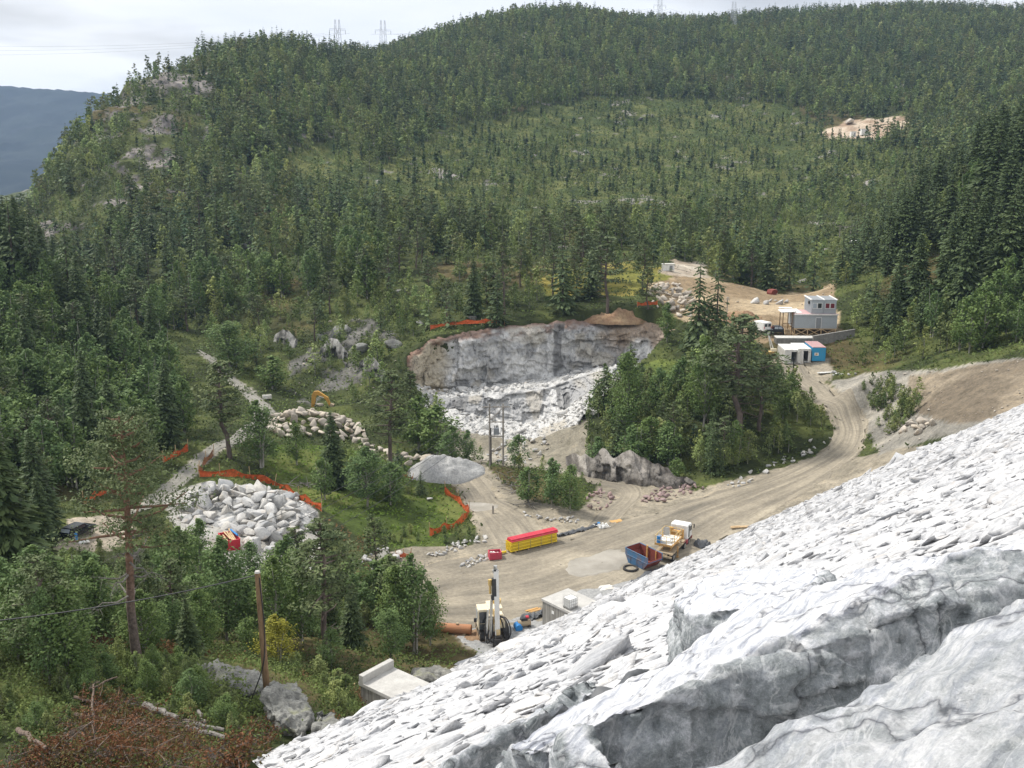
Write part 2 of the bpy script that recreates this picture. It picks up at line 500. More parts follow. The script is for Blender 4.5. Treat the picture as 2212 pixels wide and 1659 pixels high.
def track_mat(name, c_lo, c_mid, c_hi, rough=0.9):
    """Dirt track: lengthwise wheel ruts in U (attribute lane), pebbles, damp patches."""
    n = NT(name)
    co = coords(n)
    lane = n.n("Attribute", attribute_name="lane").outputs["Fac"]
    run = n.n("Attribute", attribute_name="run").outputs["Fac"]
    cb = n.n("CombineXYZ"); n.l(n.math('MULTIPLY', lane, 9.0), cb.inputs[0]); n.l(n.math('MULTIPLY', run, 0.05), cb.inputs[1])
    rut = n.noise(1.0, 6, 0.7, cb.outputs[0], 0.5)
    big = n.noise(0.10, 5, 0.6, co, 0.6)
    fine = n.noise(2.2, 6, 0.75, co)
    col = n.ramp(n.math('ADD', n.math('MULTIPLY', rut, 0.6), n.math('MULTIPLY', big, 0.4)), [(0.36, c_lo), (0.50, c_mid), (0.64, c_hi)])
    col = n.mix(1.0, col, n.ramp(fine, [(0.33, (0.75, 0.74, 0.72)), (0.60, (1.05, 1.05, 1.05)), (0.75, (1.25, 1.24, 1.22))]), 'MULTIPLY')
    n.color(col); n.bump(n.math('ADD', rut, n.math('MULTIPLY', fine, 0.3)), 0.5, 0.2)
    return n.fin(rough, 0.2)
track_mat("dirt_track", (0.135, 0.122, 0.10), (0.235, 0.208, 0.163), (0.36, 0.318, 0.245))
track_mat("gravel_track", (0.17, 0.165, 0.145), (0.23, 0.22, 0.195), (0.29, 0.275, 0.245))

n = NT("mud_water"); n.b.inputs["Base Color"].default_value = (0.33, 0.30, 0.25, 1)
n.color(n.ramp(n.noise(0.35, 5, 0.6, coords(n)), [(0.35, (0.22, 0.20, 0.165)), (0.65, (0.33, 0.305, 0.26))])); n.fin(0.3, 0.4)

n = NT("gravel"); co = coords(n); a = n.noise(2.5, 8, 0.85, co)
n.color(n.ramp(a, [(0.35, (0.20, 0.205, 0.205)), (0.5, (0.34, 0.34, 0.335)), (0.66, (0.47, 0.47, 0.46))])); n.bump(a, 0.9, 0.25); n.fin(0.9, 0.2)
n = NT("sandy_soil"); co = coords(n); a = n.noise(1.6, 8, 0.8, co); b = n.noise(0.3, 4, 0.6, co)
n.color(n.mix(n.ramp(b, [(0.4, (0, 0, 0)), (0.65, (1, 1, 1))]), n.ramp(a, [(0.35, (0.22, 0.15, 0.09)), (0.65, (0.40, 0.29, 0.18))]), n.ramp(a, [(0.35, (0.17, 0.10, 0.065)), (0.65, (0.30, 0.19, 0.12))]))); n.bump(a, 0.8, 0.25); n.fin(0.95, 0.1)
n = NT("concrete"); co = coords(n); a = n.noise(1.2, 8, 0.7, co); b = n.noise(14, 3, 0.7, co)
n.color(n.mix(0.35, n.ramp(a, [(0.35, (0.33, 0.32, 0.30)), (0.65, (0.50, 0.49, 0.46))]), n.ramp(b, [(0.3, (0.28, 0.27, 0.26)), (0.7, (0.55, 0.54, 0.52))]))); n.bump(b, 0.2, 0.02); n.fin(0.9, 0.2)
n = NT("old_concrete"); co = coords(n); a = n.noise(1.2, 8, 0.7, co)
n.color(n.ramp(a, [(0.35, (0.14, 0.135, 0.125)), (0.65, (0.26, 0.25, 0.23))])); n.bump(a, 0.3, 0.05); n.fin(0.9, 0.2)
n = NT("board_concrete"); co = coords(n)      # wall cast against boards: vertical board marks and streaks
mp = n.n("Mapping"); mp.inputs["Scale"].default_value = (5, 5, 0.25); n.l(co, mp.inputs[0])
a = n.noise(1.0, 5, 0.6, mp.outputs[0])
n.color(n.ramp(a, [(0.36, (0.15, 0.14, 0.125)), (0.5, (0.24, 0.23, 0.21)), (0.64, (0.33, 0.32, 0.29))])); n.bump(a, 0.6, 0.06); n.fin(0.9, 0.2)

paint("white_paint", (0.72, 0.72, 0.70), (0.34, 0.30, 0.24), 0.45)
paint("dusty_white", (0.62, 0.61, 0.58), (0.33, 0.28, 0.21), 0.7)
paint("rig_yellow", (0.58, 0.40, 0.14), (0.48, 0.42, 0.32), 0.8)
paint("pale_yellow", (0.66, 0.58, 0.42), (0.48, 0.43, 0.34), 0.8)
paint("platform_orange", (0.52, 0.30, 0.10), (0.28, 0.18, 0.10), 0.6)
paint("digger_orange", (0.50, 0.27, 0.05), (0.22, 0.13, 0.06), 0.6)
paint("pipe_yellow", (0.66, 0.47, 0.02), (0.42, 0.33, 0.1), 0.25, 0.45)
paint("pipe_red", (0.58, 0.045, 0.075), (0.55, 0.2, 0.2), 0.25, 0.45)
paint("crate_red", (0.48, 0.05, 0.09), (0.30, 0.12, 0.10), 0.4)
paint("skip_blue", (0.045, 0.13, 0.25), (0.17, 0.10, 0.07), 0.85, 0.6, 0.9)
paint("skip_rust", (0.19, 0.045, 0.033), (0.10, 0.04, 0.03), 0.6, 0.8)
paint("truck_red", (0.28, 0.05, 0.06), (0.35, 0.27, 0.19), 0.6)
paint("mud_metal", (0.34, 0.27, 0.18), (0.18, 0.13, 0.09), 0.6, 0.8)
paint("grey_cladding", (0.33, 0.36, 0.38), (0.26, 0.26, 0.24), 0.35, 0.6, 0.5)
paint("grey_roof", (0.22, 0.235, 0.25), (0.16, 0.16, 0.15), 0.5, 0.7)
paint("container_blue", (0.03, 0.28, 0.50), (0.12, 0.22, 0.30), 0.4)
paint("pink_roof", (0.50, 0.30, 0.30), (0.42, 0.40, 0.38), 0.7)
paint("blue_plastic", (0.02, 0.19, 0.48), (0.10, 0.20, 0.33), 0.3, 0.45)
paint("black_paint", (0.018, 0.020, 0.023), (0.10, 0.09, 0.07), 0.35, 0.4)
paint("car_black", (0.012, 0.016, 0.020), (0.05, 0.05, 0.045), 0.2, 0.25)
paint("rubber", (0.022, 0.022, 0.023), (0.12, 0.10, 0.08), 0.5, 0.85)
paint("steel", (0.40, 0.40, 0.39), (0.20, 0.17, 0.14), 0.4, 0.45, 2.0, 0.6)
paint("chrome_rod", (0.62, 0.62, 0.60), (0.30, 0.27, 0.22), 0.3, 0.35, 2.0, 0.4)
paint("pylon_steel", (0.46, 0.48, 0.52), (0.40, 0.42, 0.45), 0.3, 0.6)
paint("net_orange", (0.62, 0.115, 0.035), (0.42, 0.12, 0.06), 0.5, 0.7, 1.1)
def net_mat(name, col):
    n = NT(name)
    a = n.noise(1.6, 5, 0.6, coords(n))
    c = n.ramp(a, [(0.35, tuple(x * .7 for x in col)), (0.65, tuple(min(1, x * 1.15) for x in col))])
    n.color(c); n.fin(0.7, 0.2)
    tr = n.n("BsdfTransparent"); mxs = n.n("MixShader")
    n.l(n.ramp(n.noise(3.0, 3, 0.6, coords(n)), [(0.3, (.14,) * 3), (0.7, (.48,) * 3)]), mxs.inputs[0])
    n.l(n.b.outputs[0], mxs.inputs[1]); n.l(tr.outputs[0], mxs.inputs[2]); n.l(mxs.outputs[0], n.out.inputs[0])
net_mat("orange_mesh", (0.66, 0.13, 0.04)); net_mat("faded_mesh", (0.40, 0.17, 0.08))
paint("faded_orange", (0.36, 0.17, 0.085), (0.22, 0.13, 0.08), 0.6, 0.8, 1.1)
paint("tarp_dark", (0.075, 0.080, 0.088), (0.17, 0.17, 0.17), 0.5, 0.6)
paint("fabric_red", (0.50, 0.03, 0.05), (0.3, 0.1, 0.1), 0.3)
n = NT("glass_dark"); n.b.inputs["Base Color"].default_value = (0.03, 0.035, 0.04, 1); n.fin(0.12, 0.6)
n = NT("glass_pale"); n.b.inputs["Base Color"].default_value = (0.30, 0.34, 0.38, 1); n.fin(0.15, 0.6)
n = NT("red_curtain"); n.b.inputs["Base Color"].default_value = (0.13, 0.012, 0.022, 1); n.fin(0.5, 0.4)
M = MATS
# ------------------------------------------------------------------ terrain: one height field over (A = x/y, S = ln y)
CTRL = []
def cY(*rows):
    for u, v, Y in rows: CTRL.append(py(u, v, Y))
def cz(*rows):
    for u, v, z in rows: CTRL.append(pz(u, v, z))
def ca(*rows):
    for A, Y, z in rows: CTRL.append(np.array((A * Y, Y, z)))

# yard, haul road, tracks
cz((1060, 1300, 0), (960, 1290, 0), (1300, 1230, 0), (1460, 1200, .3), (1100, 1190, 0), (1200, 1160, .2), (930, 1220, -.3), (1600, 1120, 1.5),
   (1700, 1060, 3), (1850, 980, 5), (1870, 900, 7), (1820, 860, 8), (1750, 820, 9.3), (1690, 800, 10.3), (1720, 790, 10.7), (1600, 1080, 1.9),
   (1500, 1110, 1.2), (1065, 1395, .8), (1240, 1350, 1.3), (1390, 1230, .2), (1270, 1110, 0), (1330, 1080, -.5), (1380, 1060, -.2), (1300, 1040, -1),
   (1180, 1130, -.5), (1040, 1095, -1.5), (1000, 1050, -1.2), (960, 1010, -.3), (1080, 1005, .5), (1120, 1080, .2), (1200, 1100, .4), (1800, 920, 6.0))
# knoll between haul road and quarry
cY((1350, 930, 168), (1350, 860, 178), (1430, 800, 190), (1500, 920, 160), (1500, 830, 174), (1600, 900, 164), (1600, 830, 176), (1650, 765, 190),
   (1250, 1000, 165), (1260, 940, 171), (1480, 1010, 151), (1700, 920, 162), (1700, 860, 170))
# gravel slope at the right abutment
cY((1850, 820, 166), (2000, 800, 160), (2212, 760, 150), (2000, 870, 150), (1950, 920, 150), (2100, 850, 142), (2212, 830, 135), (1900, 950, 151.5), (2500, 720, 140))
# right bank forest
cY((1850, 780, 185), (2000, 740, 180), (2212, 700, 172), (1830, 700, 205), (2000, 600, 215), (2212, 560, 210), (2000, 480, 245), (2150, 420, 240), (2212, 380, 270), (2600, 400, 230))
ca((.5, 350, 44), (.46, 310, 38), (.62, 330, 55))
# side valley and the works terrace
cY((1790, 640, 260), (1780, 600, 285), (1830, 540, 315), (1930, 430, 390), (2000, 340, 480), (1760, 725, 200), (1650, 715, 203), (1600, 680, 215), (1700, 650, 235),
   (1500, 600, 255), (1550, 640, 232), (1440, 580, 262), (1650, 640, 243), (1420, 620, 240), (1660, 790, 190), (1740, 785, 187))
# quarry rim (the pit itself is cut below)
cY((880, 780, 205), (930, 735, 210), (1000, 715, 214), (1100, 705, 217), (1200, 695, 219), (1330, 668, 222), (1420, 670, 220), (1470, 690, 212))
cY((1000, 965, 180), (1065, 972, 179), (1100, 978, 175), (1180, 982, 171), (1060, 992, 166), (1230, 960, 174), (940, 945, 183))
# gorge and foot of the hill
cY((900, 640, 245), (750, 700, 235), (800, 780, 215), (700, 800, 213), (650, 850, 205), (740, 860, 200), (550, 700, 250), (450, 650, 265), (350, 600, 280), (640, 800, 215))
# old gravel road on the left, piles, meadow
cY((435, 765, 222), (510, 830, 200), (585, 880, 186), (540, 920, 170), (465, 965, 155), (400, 1020, 143), (350, 1060, 135), (650, 900, 185), (780, 930, 178), (620, 930, 176),
   (650, 990, 160), (800, 1040, 150), (900, 1100, 140), (980, 1150, 130), (850, 1180, 124), (980, 1060, 148), (540, 1180, 118), (400, 1100, 130), (690, 1130, 128), (600, 1220, 112),
   (170, 1160, 108), (230, 1130, 113), (100, 1070, 125), (100, 1000, 140))
# left bank slope
cY((250, 900, 175), (100, 880, 165), (0, 850, 165), (0, 700, 190), (0, 580, 215), (-200, 500, 215), (150, 720, 195), (300, 830, 195), (300, 780, 205), (-300, 700, 160), (-300, 1000, 100))
ca((-.45, 250, 13), (-.52, 300, 8), (-.40, 270, 9), (-.33, 250, 7))
# near knoll on the left of the dam
cY((295, 1425, 57), (580, 1535, 52), (650, 1560, 50), (550, 1440, 57), (200, 1560, 46), (0, 1659, 38), (400, 1659, 38), (490, 1659, 37), (0, 1450, 52), (100, 1400, 60),
   (790, 1535, 66), (740, 1590, 50), (900, 1440, 78), (960, 1400, 92), (880, 1405, 92), (700, 1400, 82), (600, 1350, 90), (450, 1320, 95), (200, 1300, 92), (0, 1250, 95), (850, 1280, 105))
ca((-.55, 36, 26), (-.7, 60, 24), (-.3, 26, 33), (-.7, 90, 14))
# ground under the dam
ca((0, 30, 20), (0, 50, 12), (0, 75, 4), (.2, 60, 5), (.2, 90, -2), (.3, 110, -3), (.45, 60, 12), (.45, 90, 8), (.6, 60, 20), (.65, 110, 24), (-.12, 30, 24), (.3, 30, 15), (.7, 30, 30))
# the big hill, column by column
cY((1100, 600, 250), (1100, 500, 330), (1100, 400, 430), (1100, 300, 540), (1100, 200, 650), (1100, 105, 770), (1100, 36, 880),
   (850, 450, 380), (850, 300, 500), (850, 205, 610), (850, 150, 690),
   (700, 600, 265), (700, 500, 330), (700, 400, 400), (700, 300, 470), (700, 200, 550), (700, 152, 620), (700, 120, 690), (560, 104, 640), (640, 104, 665), (760, 134, 705), (830, 140, 730), (900, 122, 770),
   (450, 550, 300), (450, 450, 350), (450, 350, 400), (450, 250, 460), (450, 170, 520), (450, 122, 590),
   (250, 500, 330), (250, 400, 370), (250, 300, 420), (265, 225, 470), (275, 180, 505),
   (150, 430, 375), (150, 330, 415), (180, 270, 450), (75, 440, 395),
   (1450, 550, 300), (1450, 480, 370), (1450, 400, 450), (1450, 300, 570), (1450, 200, 680), (1450, 100, 790), (1450, 92, 860),
   (1700, 420, 440), (1700, 330, 540), (1700, 250, 620), (1700, 150, 730), (1700, 78, 850), (1700, 45, 950),
   (2000, 270, 560), (2000, 180, 660), (2000, 100, 780), (2000, 28, 950), (2212, 300, 430), (2212, 200, 580), (2212, 100, 760), (2212, 40, 900),
   (1270, 38, 900), (990, 86, 820), (1350, 60, 890), (2600, 250, 430), (2600, 120, 600), (2600, 40, 800))
# behind the skylines
ca((0, 1000, 160), (-.18, 850, 108), (-.30, 720, 90), (-.375, 620, 62), (-.44, 500, 10), (-.50, 420, -8), (-.55, 480, -25), (-.45, 700, -10), (-.42, 950, -10), (-.62, 350, 10), (-.75, 400, 0),
   (-.30, 1050, 60), (.15, 1050, 165), (.3, 1100, 180), (.5, 1080, 165), (.7, 1100, 160), (-.1, 1100, 120), (.7, 600, 100))
CT = np.array(CTRL)
PA, PS, PZ = CT[:, 0] / CT[:, 1], np.log(CT[:, 1]), CT[:, 2]
def _solve():
    n = len(PZ)
    D = np.sqrt((PA[:, None] - PA) ** 2 + (PS[:, None] - PS) ** 2)
    Q = np.stack((np.ones(n), PA, PS), 1)
    Aa = np.block([[D + np.eye(n) * -0.0015, Q], [Q.T, np.zeros((3, 3))]])
    s = np.linalg.solve(Aa, np.concatenate((PZ, np.zeros(3))))
    return s
_W = _solve()
A0, A1, S0, S1 = -0.78, 0.78, math.log(22.0), math.log(1120.0)
NA, NS = 460, 980
gA = np.linspace(A0, A1, NA); gS = np.linspace(S0, S1, NS)
GA, GS = np.meshgrid(gA, gS)
GY = np.exp(GS); GX = GA * GY
GZ = np.zeros_like(GA)
for r in range(0, NS, 70):
    a = GA[r:r + 70].ravel(); s = GS[r:r + 70].ravel()
    d = np.sqrt((a[:, None] - PA) ** 2 + (s[:, None] - PS) ** 2)
    GZ[r:r + 70] = (d @ _W[:len(PZ)] + _W[len(PZ)] + _W[len(PZ) + 1] * a + _W[len(PZ) + 2] * s).reshape(-1, NA)

def ground(x, y):
    """Height of the ground mesh under (x, y)."""
    x = np.asarray(x, float); y = np.maximum(np.asarray(y, float), 23.0)
    fa = np.clip((x / y - A0) / (A1 - A0) * (NA - 1), 0, NA - 1.001)
    fs = np.clip((np.log(y) - S0) / (S1 - S0) * (NS - 1), 0, NS - 1.001)
    i, j = fs.astype(int), fa.astype(int); p, q = fs - i, fa - j
    return (GZ[i, j] * (1 - p) * (1 - q) + GZ[i + 1, j] * p * (1 - q) + GZ[i, j + 1] * (1 - p) * q + GZ[i + 1, j + 1] * p * q)

def hit(u, v, y0=24.0, y1=1100.0):
    """Where the sight line through a picture point first meets the ground."""
    a, dy, dz = ray(u, v)
    ys = np.exp(np.linspace(math.log(y0), math.log(y1), 2600))
    t = ys / dy
    f = EYE + dz * t - ground(a * t, ys)
    k = np.argmax(f <= 0)
    if f[k] > 0: return np.array((a * ys[-1] / dy[()] if False else a * ys[-1] / dy, ys[-1], 9999.0))
    if k > 0:
        w = f[k - 1] / (f[k - 1] - f[k] + 1e-9)
        Y = ys[k - 1] + (ys[k] - ys[k - 1]) * w
    else: Y = ys[0]
    x = a * Y / dy
    return np.array((x, Y, float(ground(x, Y))))

# dam face: 1 in 1.5, its crest running away to the right at 45 degrees
def dam_z(x, y):
    x = np.asarray(x, float); y = np.asarray(y, float)
    s, p = (x + y) * .70711, (y - x) * .70711
    return 47.45 - 0.4878 * (y - x) + 1.15 * (1 - smooth(20, 46, s)) * smooth(8, 26, p)

# ------------------------------------------------------------------ areas of the ground, as outlines (picture points) with a distance range
AREA = {
 "yard": ([(900, 1180), (1020, 1180), (1080, 1130), (980, 1040), (900, 1010), (940, 975), (1040, 1000), (1120, 1075), (1250, 1105), (1300, 1040), (1480, 1045), (1500, 1060), (1640, 1022), (1760, 985), (1870, 985), (1990, 960), (2000, 1000), (1830, 1090), (1540, 1220), (1300, 1330), (1100, 1420), (1000, 1400), (940, 1330), (880, 1290), (800, 1200)], 92, 200),
 "site": ([(1640, 775), (1790, 770), (1795, 822), (1720, 832), (1655, 800)], 170, 200),
 "work_left": ([(350, 1075), (430, 1045), (560, 1060), (670, 1095), (695, 1140), (690, 1250), (560, 1280), (460, 1200), (380, 1140)], 100, 150),
 "sand": ([(1400, 615), (1500, 590), (1600, 615), (1680, 635), (1760, 630), (1800, 610), (1815, 720), (1800, 740), (1640, 740), (1560, 700), (1480, 700), (1430, 660)], 195, 300),
 "slope": ([(1760, 800), (1850, 806), (2000, 800), (2212, 772), (2400, 750), (2400, 900), (2100, 930), (1975, 960), (1905, 985), (1874, 935), (1845, 875), (1800, 832)], 120, 178),
 "slope_brown": ([(1960, 815), (2080, 795), (2400, 750), (2400, 900), (2050, 920), (1970, 890)], 115, 170),
 "meadow": ([(1160, 600), (1380, 560), (1500, 575), (1500, 610), (1400, 625), (1350, 640), (1180, 640)], 225, 300),
 "bright": ([(1370, 800), (1420, 775), (1500, 790), (1470, 840), (1380, 850)], 170, 200),
 "flat": ([(600, 960), (720, 960), (880, 1000), (960, 1050), (1010, 1110), (960, 1180), (820, 1190), (700, 1110), (560, 1010)], 118, 175),
 "gorge": ([(620, 780), (700, 690), (800, 690), (880, 740), (890, 830), (800, 900), (680, 900), (630, 850)], 190, 250),
 "open": ([(700, 420), (1000, 270), (1300, 210), (1700, 225), (1830, 300), (1950, 330), (1900, 430), (1750, 420), (1500, 480), (1200, 520), (900, 480)], 300, 720),
 "open2": ([(600, 330), (760, 300), (800, 370), (700, 420), (600, 400)], 350, 560),
 "crag": ([(190, 240), (330, 130), (450, 120), (470, 220), (380, 330), (300, 330), (200, 330)], 380, 620),
 "crag2": ([(70, 470), (170, 420), (330, 290), (420, 230), (470, 300), (300, 420), (200, 560), (120, 560)], 320, 560),
 "mine": ([(1770, 285), (1830, 258), (1960, 252), (1990, 270), (1880, 300), (1780, 300)], 480, 640),
 "spoil": ([(1420, 590), (1460, 560), (1520, 570), (1530, 600), (1450, 600)], 235, 300),
 "pitfront": ([(940, 900), (1262, 860), (1275, 1000), (1250, 1035), (1150, 1012), (1040, 1000), (960, 960)], 150, 192),
 "parking": ([(120, 1190), (150, 1120), (260, 1110), (300, 1150), (230, 1190)], 98, 125),
}
ROADS = {
 "haul": ([(1672, 788), (1690, 815), (1720, 840), (1760, 868), (1795, 900), (1808, 930), (1795, 960), (1740, 995), (1640, 1035), (1540, 1065), (1460, 1090), (1370, 1120), (1280, 1147), (1200, 1168), (1100, 1195), (1000, 1205), (930, 1215), (880, 1245)],
          [(1742, 785), (1750, 808), (1792, 832), (1838, 862), (1868, 895), (1876, 930), (1864, 970), (1820, 1010), (1750, 1055), (1665, 1102), (1590, 1155), (1530, 1200), (1450, 1240), (1380, 1280), (1300, 1315), (1200, 1345), (1080, 1360), (950, 1345)]),
 "pit": ([(1050, 1180), (1015, 1112), (990, 1062), (945, 1025), (905, 1000)], [(1190, 1158), (1150, 1112), (1095, 1086), (1062, 1050), (1000, 995)]),
 "loop": ([(1255, 1155), (1290, 1105), (1330, 1082), (1345, 1066), (1320, 1052), (1270, 1045)], [(1330, 1135), (1370, 1090), (1395, 1070), (1385, 1046), (1330, 1033), (1262, 1028)]),
 "left": ([(424, 752), (482, 814), (543, 870), (552, 905), (506, 942), (445, 966), (395, 1012), (335, 1062), (270, 1115)], [(462, 773), (520, 826), (600, 888), (592, 915), (540, 948), (480, 968), (455, 992), (405, 1042), (350, 1085)]),
}
UVg = project(GX, GY, GZ)
def masks(x, y, wob=6.0):
    """Soft membership of ground points in each area."""
    z = ground(x, y)
    u, v = project(x, y, z)
    u = u + wob * fbm(x / 5.0, y / 5.0, octaves=3, seed=5); v = v + wob * 0.5 * fbm(x / 5.0, y / 5.0, octaves=3, seed=9)
    r = {}
    for k, (poly, y0, y1) in AREA.items():
        r[k] = in_poly(poly, u, v) & (y > y0) & (y < y1)
    lim = {"haul": (90, 200), "pit": (115, 175), "loop": (125, 170), "left": (110, 240)}
    for k, (L, R) in ROADS.items():
        r["road_" + k] = in_poly(L + R[::-1], u, v) & (y > lim[k][0]) & (y < lim[k][1])
    return r

# cut the quarry out of the slope ------------------------------------------------------------------
QROWS = [  # each row: 8 picture points with a distance; from the turf behind the rim down to the pit floor
 [(868, 772, 209), (925, 730, 214), (1000, 714, 218), (1065, 703, 221), (1150, 697, 222), (1235, 688, 224), (1310, 690, 226), (1400, 690, 224), (1475, 712, 214)],
 [(878, 782, 205), (930, 741, 210), (1000, 724, 214), (1065, 713, 217), (1150, 707, 218), (1235, 698, 220), (1310, 700, 222), (1400, 700, 220), (1470, 722, 210)],
 [(888, 822, 203.5), (940, 843, 208), (1005, 840, 211.5), (1065, 834, 214.5), (1145, 823, 215.5), (1220, 812, 217), (1300, 794, 218.5), (1390, 790, 216), (1465, 780, 206)],
 [(905, 850, 199), (945, 862, 202), (1005, 858, 204), (1065, 852, 205), (1135, 847, 205), (1190, 836, 205), (1250, 815, 203), (1300, 800, 200), (1330, 795, 197)],
 [(905, 868, 197), (955, 885, 199), (1005, 893, 200), (1065, 906, 200.5), (1130, 916, 200), (1190, 906, 199), (1235, 876, 197), (1268, 850, 194), (1290, 830, 191)],
 [(915, 900, 189), (955, 935, 187), (1005, 955, 184), (1065, 965, 182), (1130, 970, 180), (1190, 968, 178), (1222, 945, 178), (1246, 918, 178), (1262, 890, 178)],
]
QP = np.array([[py(*p) for p in row] for row in QROWS])          # rows x 9 x 3
rim = QP[1]; front = QP[5]
carve = [(p[0], p[1] + 0.6) for p in rim] + [(p[0], p[1] + 1.0) for p in front[::-1]]
cx, cyy = zip(*carve)
inside = in_poly(carve, GX, GY)
# inside the pit the soil sheet drops below the blasted rock
fl = np.interp(GY, [176, 186, 199, 224], [-5.5, -7.5, -9.0, -9.0])
GZ0 = GZ.copy()
GZ[inside] = np.minimum(GZ, fl)[inside]

# natural roughness, none on roads and yards
mk = masks(GX, GY)
flat = np.zeros_like(GX)
for k in ("yard", "site", "sand", "parking", "road_haul", "road_pit", "road_loop", "road_left"):
    flat = np.maximum(flat, mk[k].astype(float))
for _ in range(4):                             # soften
    flat[1:-1, 1:-1] = (flat[:-2, 1:-1] + flat[2:, 1:-1] + flat[1:-1, :-2] + flat[1:-1, 2:] + 2 * flat[1:-1, 1:-1]) / 6
rough = 1 - np.clip(flat * 1.3, 0, 1)
far = smooth(230, 420, GY)
nz = 0.45 * fbm(GX / 9, GY / 9, octaves=4, seed=3) * (1 - far) + far * (1.7 * fbm(GX / 60, GY / 60, octaves=4, seed=21) + 0.8 * fbm(GX / 14, GY / 14, octaves=3, seed=31))
crag = (mk["crag"] | mk["crag2"]).astype(float)
nz = nz + crag * 4.5 * np.abs(fbm(GX / 24, GY / 24, octaves=4, seed=77))
gor = mk["gorge"].astype(float)
nz = nz + gor * .9 * np.abs(fbm(GX / 8, GY / 8, octaves=4, seed=78))
keep = ~inside
GZ = GZ + nz * rough * keep

# albedo of the ground sheet
def ground_albedo():
    x, y = GX, GY
    g1 = fbm(x / 7, y / 7, octaves=4, seed=41); g2 = fbm(x / 30, y / 30, octaves=3, seed=43)
    c = np.empty(x.shape + (3,))
    floor_a, floor_b, heath = np.array((.040, .050, .020)), np.array((.085, .100, .034)), np.array((.135, .095, .050))
    t = smooth(-.4, .6, g1)[..., None]
    c[:] = floor_a * (1 - t) + floor_b * t
    h = smooth(.35, .8, g2)[..., None] * .5
    c = c * (1 - h) + heath * h
    def put(mask, a, b, n=g1, lo=-.5, hi=.6, k=1.0):
        nonlocal c
        w = smooth(lo, hi, n)[..., None]
        col = np.array(a) * (1 - w) + np.array(b) * w
        m = (mask.astype(float) * k)[..., None]
        c = c * (1 - m) + col * m
    put(mk["open"] | mk["open2"], (.055, .076, .026), (.118, .128, .045))
    put(mk["flat"], (.060, .085, .022), (.125, .145, .042))
    put(mk["meadow"], (.16, .16, .04), (.30, .25, .07))
    put(mk["bright"], (.085, .115, .030), (.135, .165, .045))
    rk = fbm(x / 11, y / 11, octaves=5, seed=51, gain=.6)
    put((mk["crag"] | mk["crag2"]) & (rk > .12), (.12, .11, .105), (.27, .245, .235), rk, .12, .9)
    put(mk["gorge"] & (rk > .48), (.08, .08, .07), (.17, .165, .155), rk, .48, 1.0)
    put((y > 300) & (rk > 1.0), (.18, .17, .16), (.28, .26, .25), rk, 1.0, 1.3)
    put(mk["yard"] | mk["site"], (.21, .188, .15), (.30, .265, .21))
    put(mk["slope"], (.20, .190, .17), (.31, .29, .255))
    put(mk["slope_brown"], (.150, .124, .094), (.245, .205, .155))
    put(mk["sand"], (.24, .18, .115), (.39, .31, .21), fbm(x / 10, y / 10, octaves=5, seed=61))
    put(mk["spoil"], (.36, .30, .24), (.50, .45, .38))
    put(mk["mine"], (.30, .22, .16), (.46, .38, .30))
    put(mk["work_left"], (.25, .24, .225), (.37, .36, .34))
    put(mk["pitfront"], (.22, .20, .16), (.36, .335, .285))
    put(mk["parking"], (.30, .26, .21), (.38, .33, .27))
    for k in ("road_haul", "road_pit", "road_loop"):
        put(mk[k], (.22, .195, .15), (.31, .27, .21))
    put(mk["road_left"], (.25, .24, .21), (.33, .31, .27))
    return np.clip(c, .015, .9)
gcol = ground_albedo()
me = np_mesh("ground", np.stack((GX, GY, GZ), -1).reshape(-1, 3), grid_faces(NS, NA), {"hue": gcol.reshape(-1, 3)}, True)
struct(link_mesh("ground", me, M["ground_soil"]))

# ------------------------------------------------------------------ roads: ribbons laid on the soil
def resample(P, n):
    P = np.array(P, float)
    d = np.concatenate(([0], np.cumsum(np.linalg.norm(np.diff(P, axis=0), axis=1))))
    t = np.linspace(0, d[-1], n)
    return np.stack([np.interp(t, d, P[:, k]) for k in range(P.shape[1])], 1)

def chaikin(P, it=2):
    P = np.array(P, float)
    for _ in range(it):
        Q = np.empty((2 * len(P) - 2, P.shape[1]))
        Q[0::2] = P[:-1] * .75 + P[1:] * .25; Q[1::2] = P[:-1] * .25 + P[1:] * .75
        P = np.vstack((P[:1], Q, P[-1:]))
    return P

def hits(pl, y0, y1):
    return np.array([hit(u, v, y0, y1) for u, v in pl])

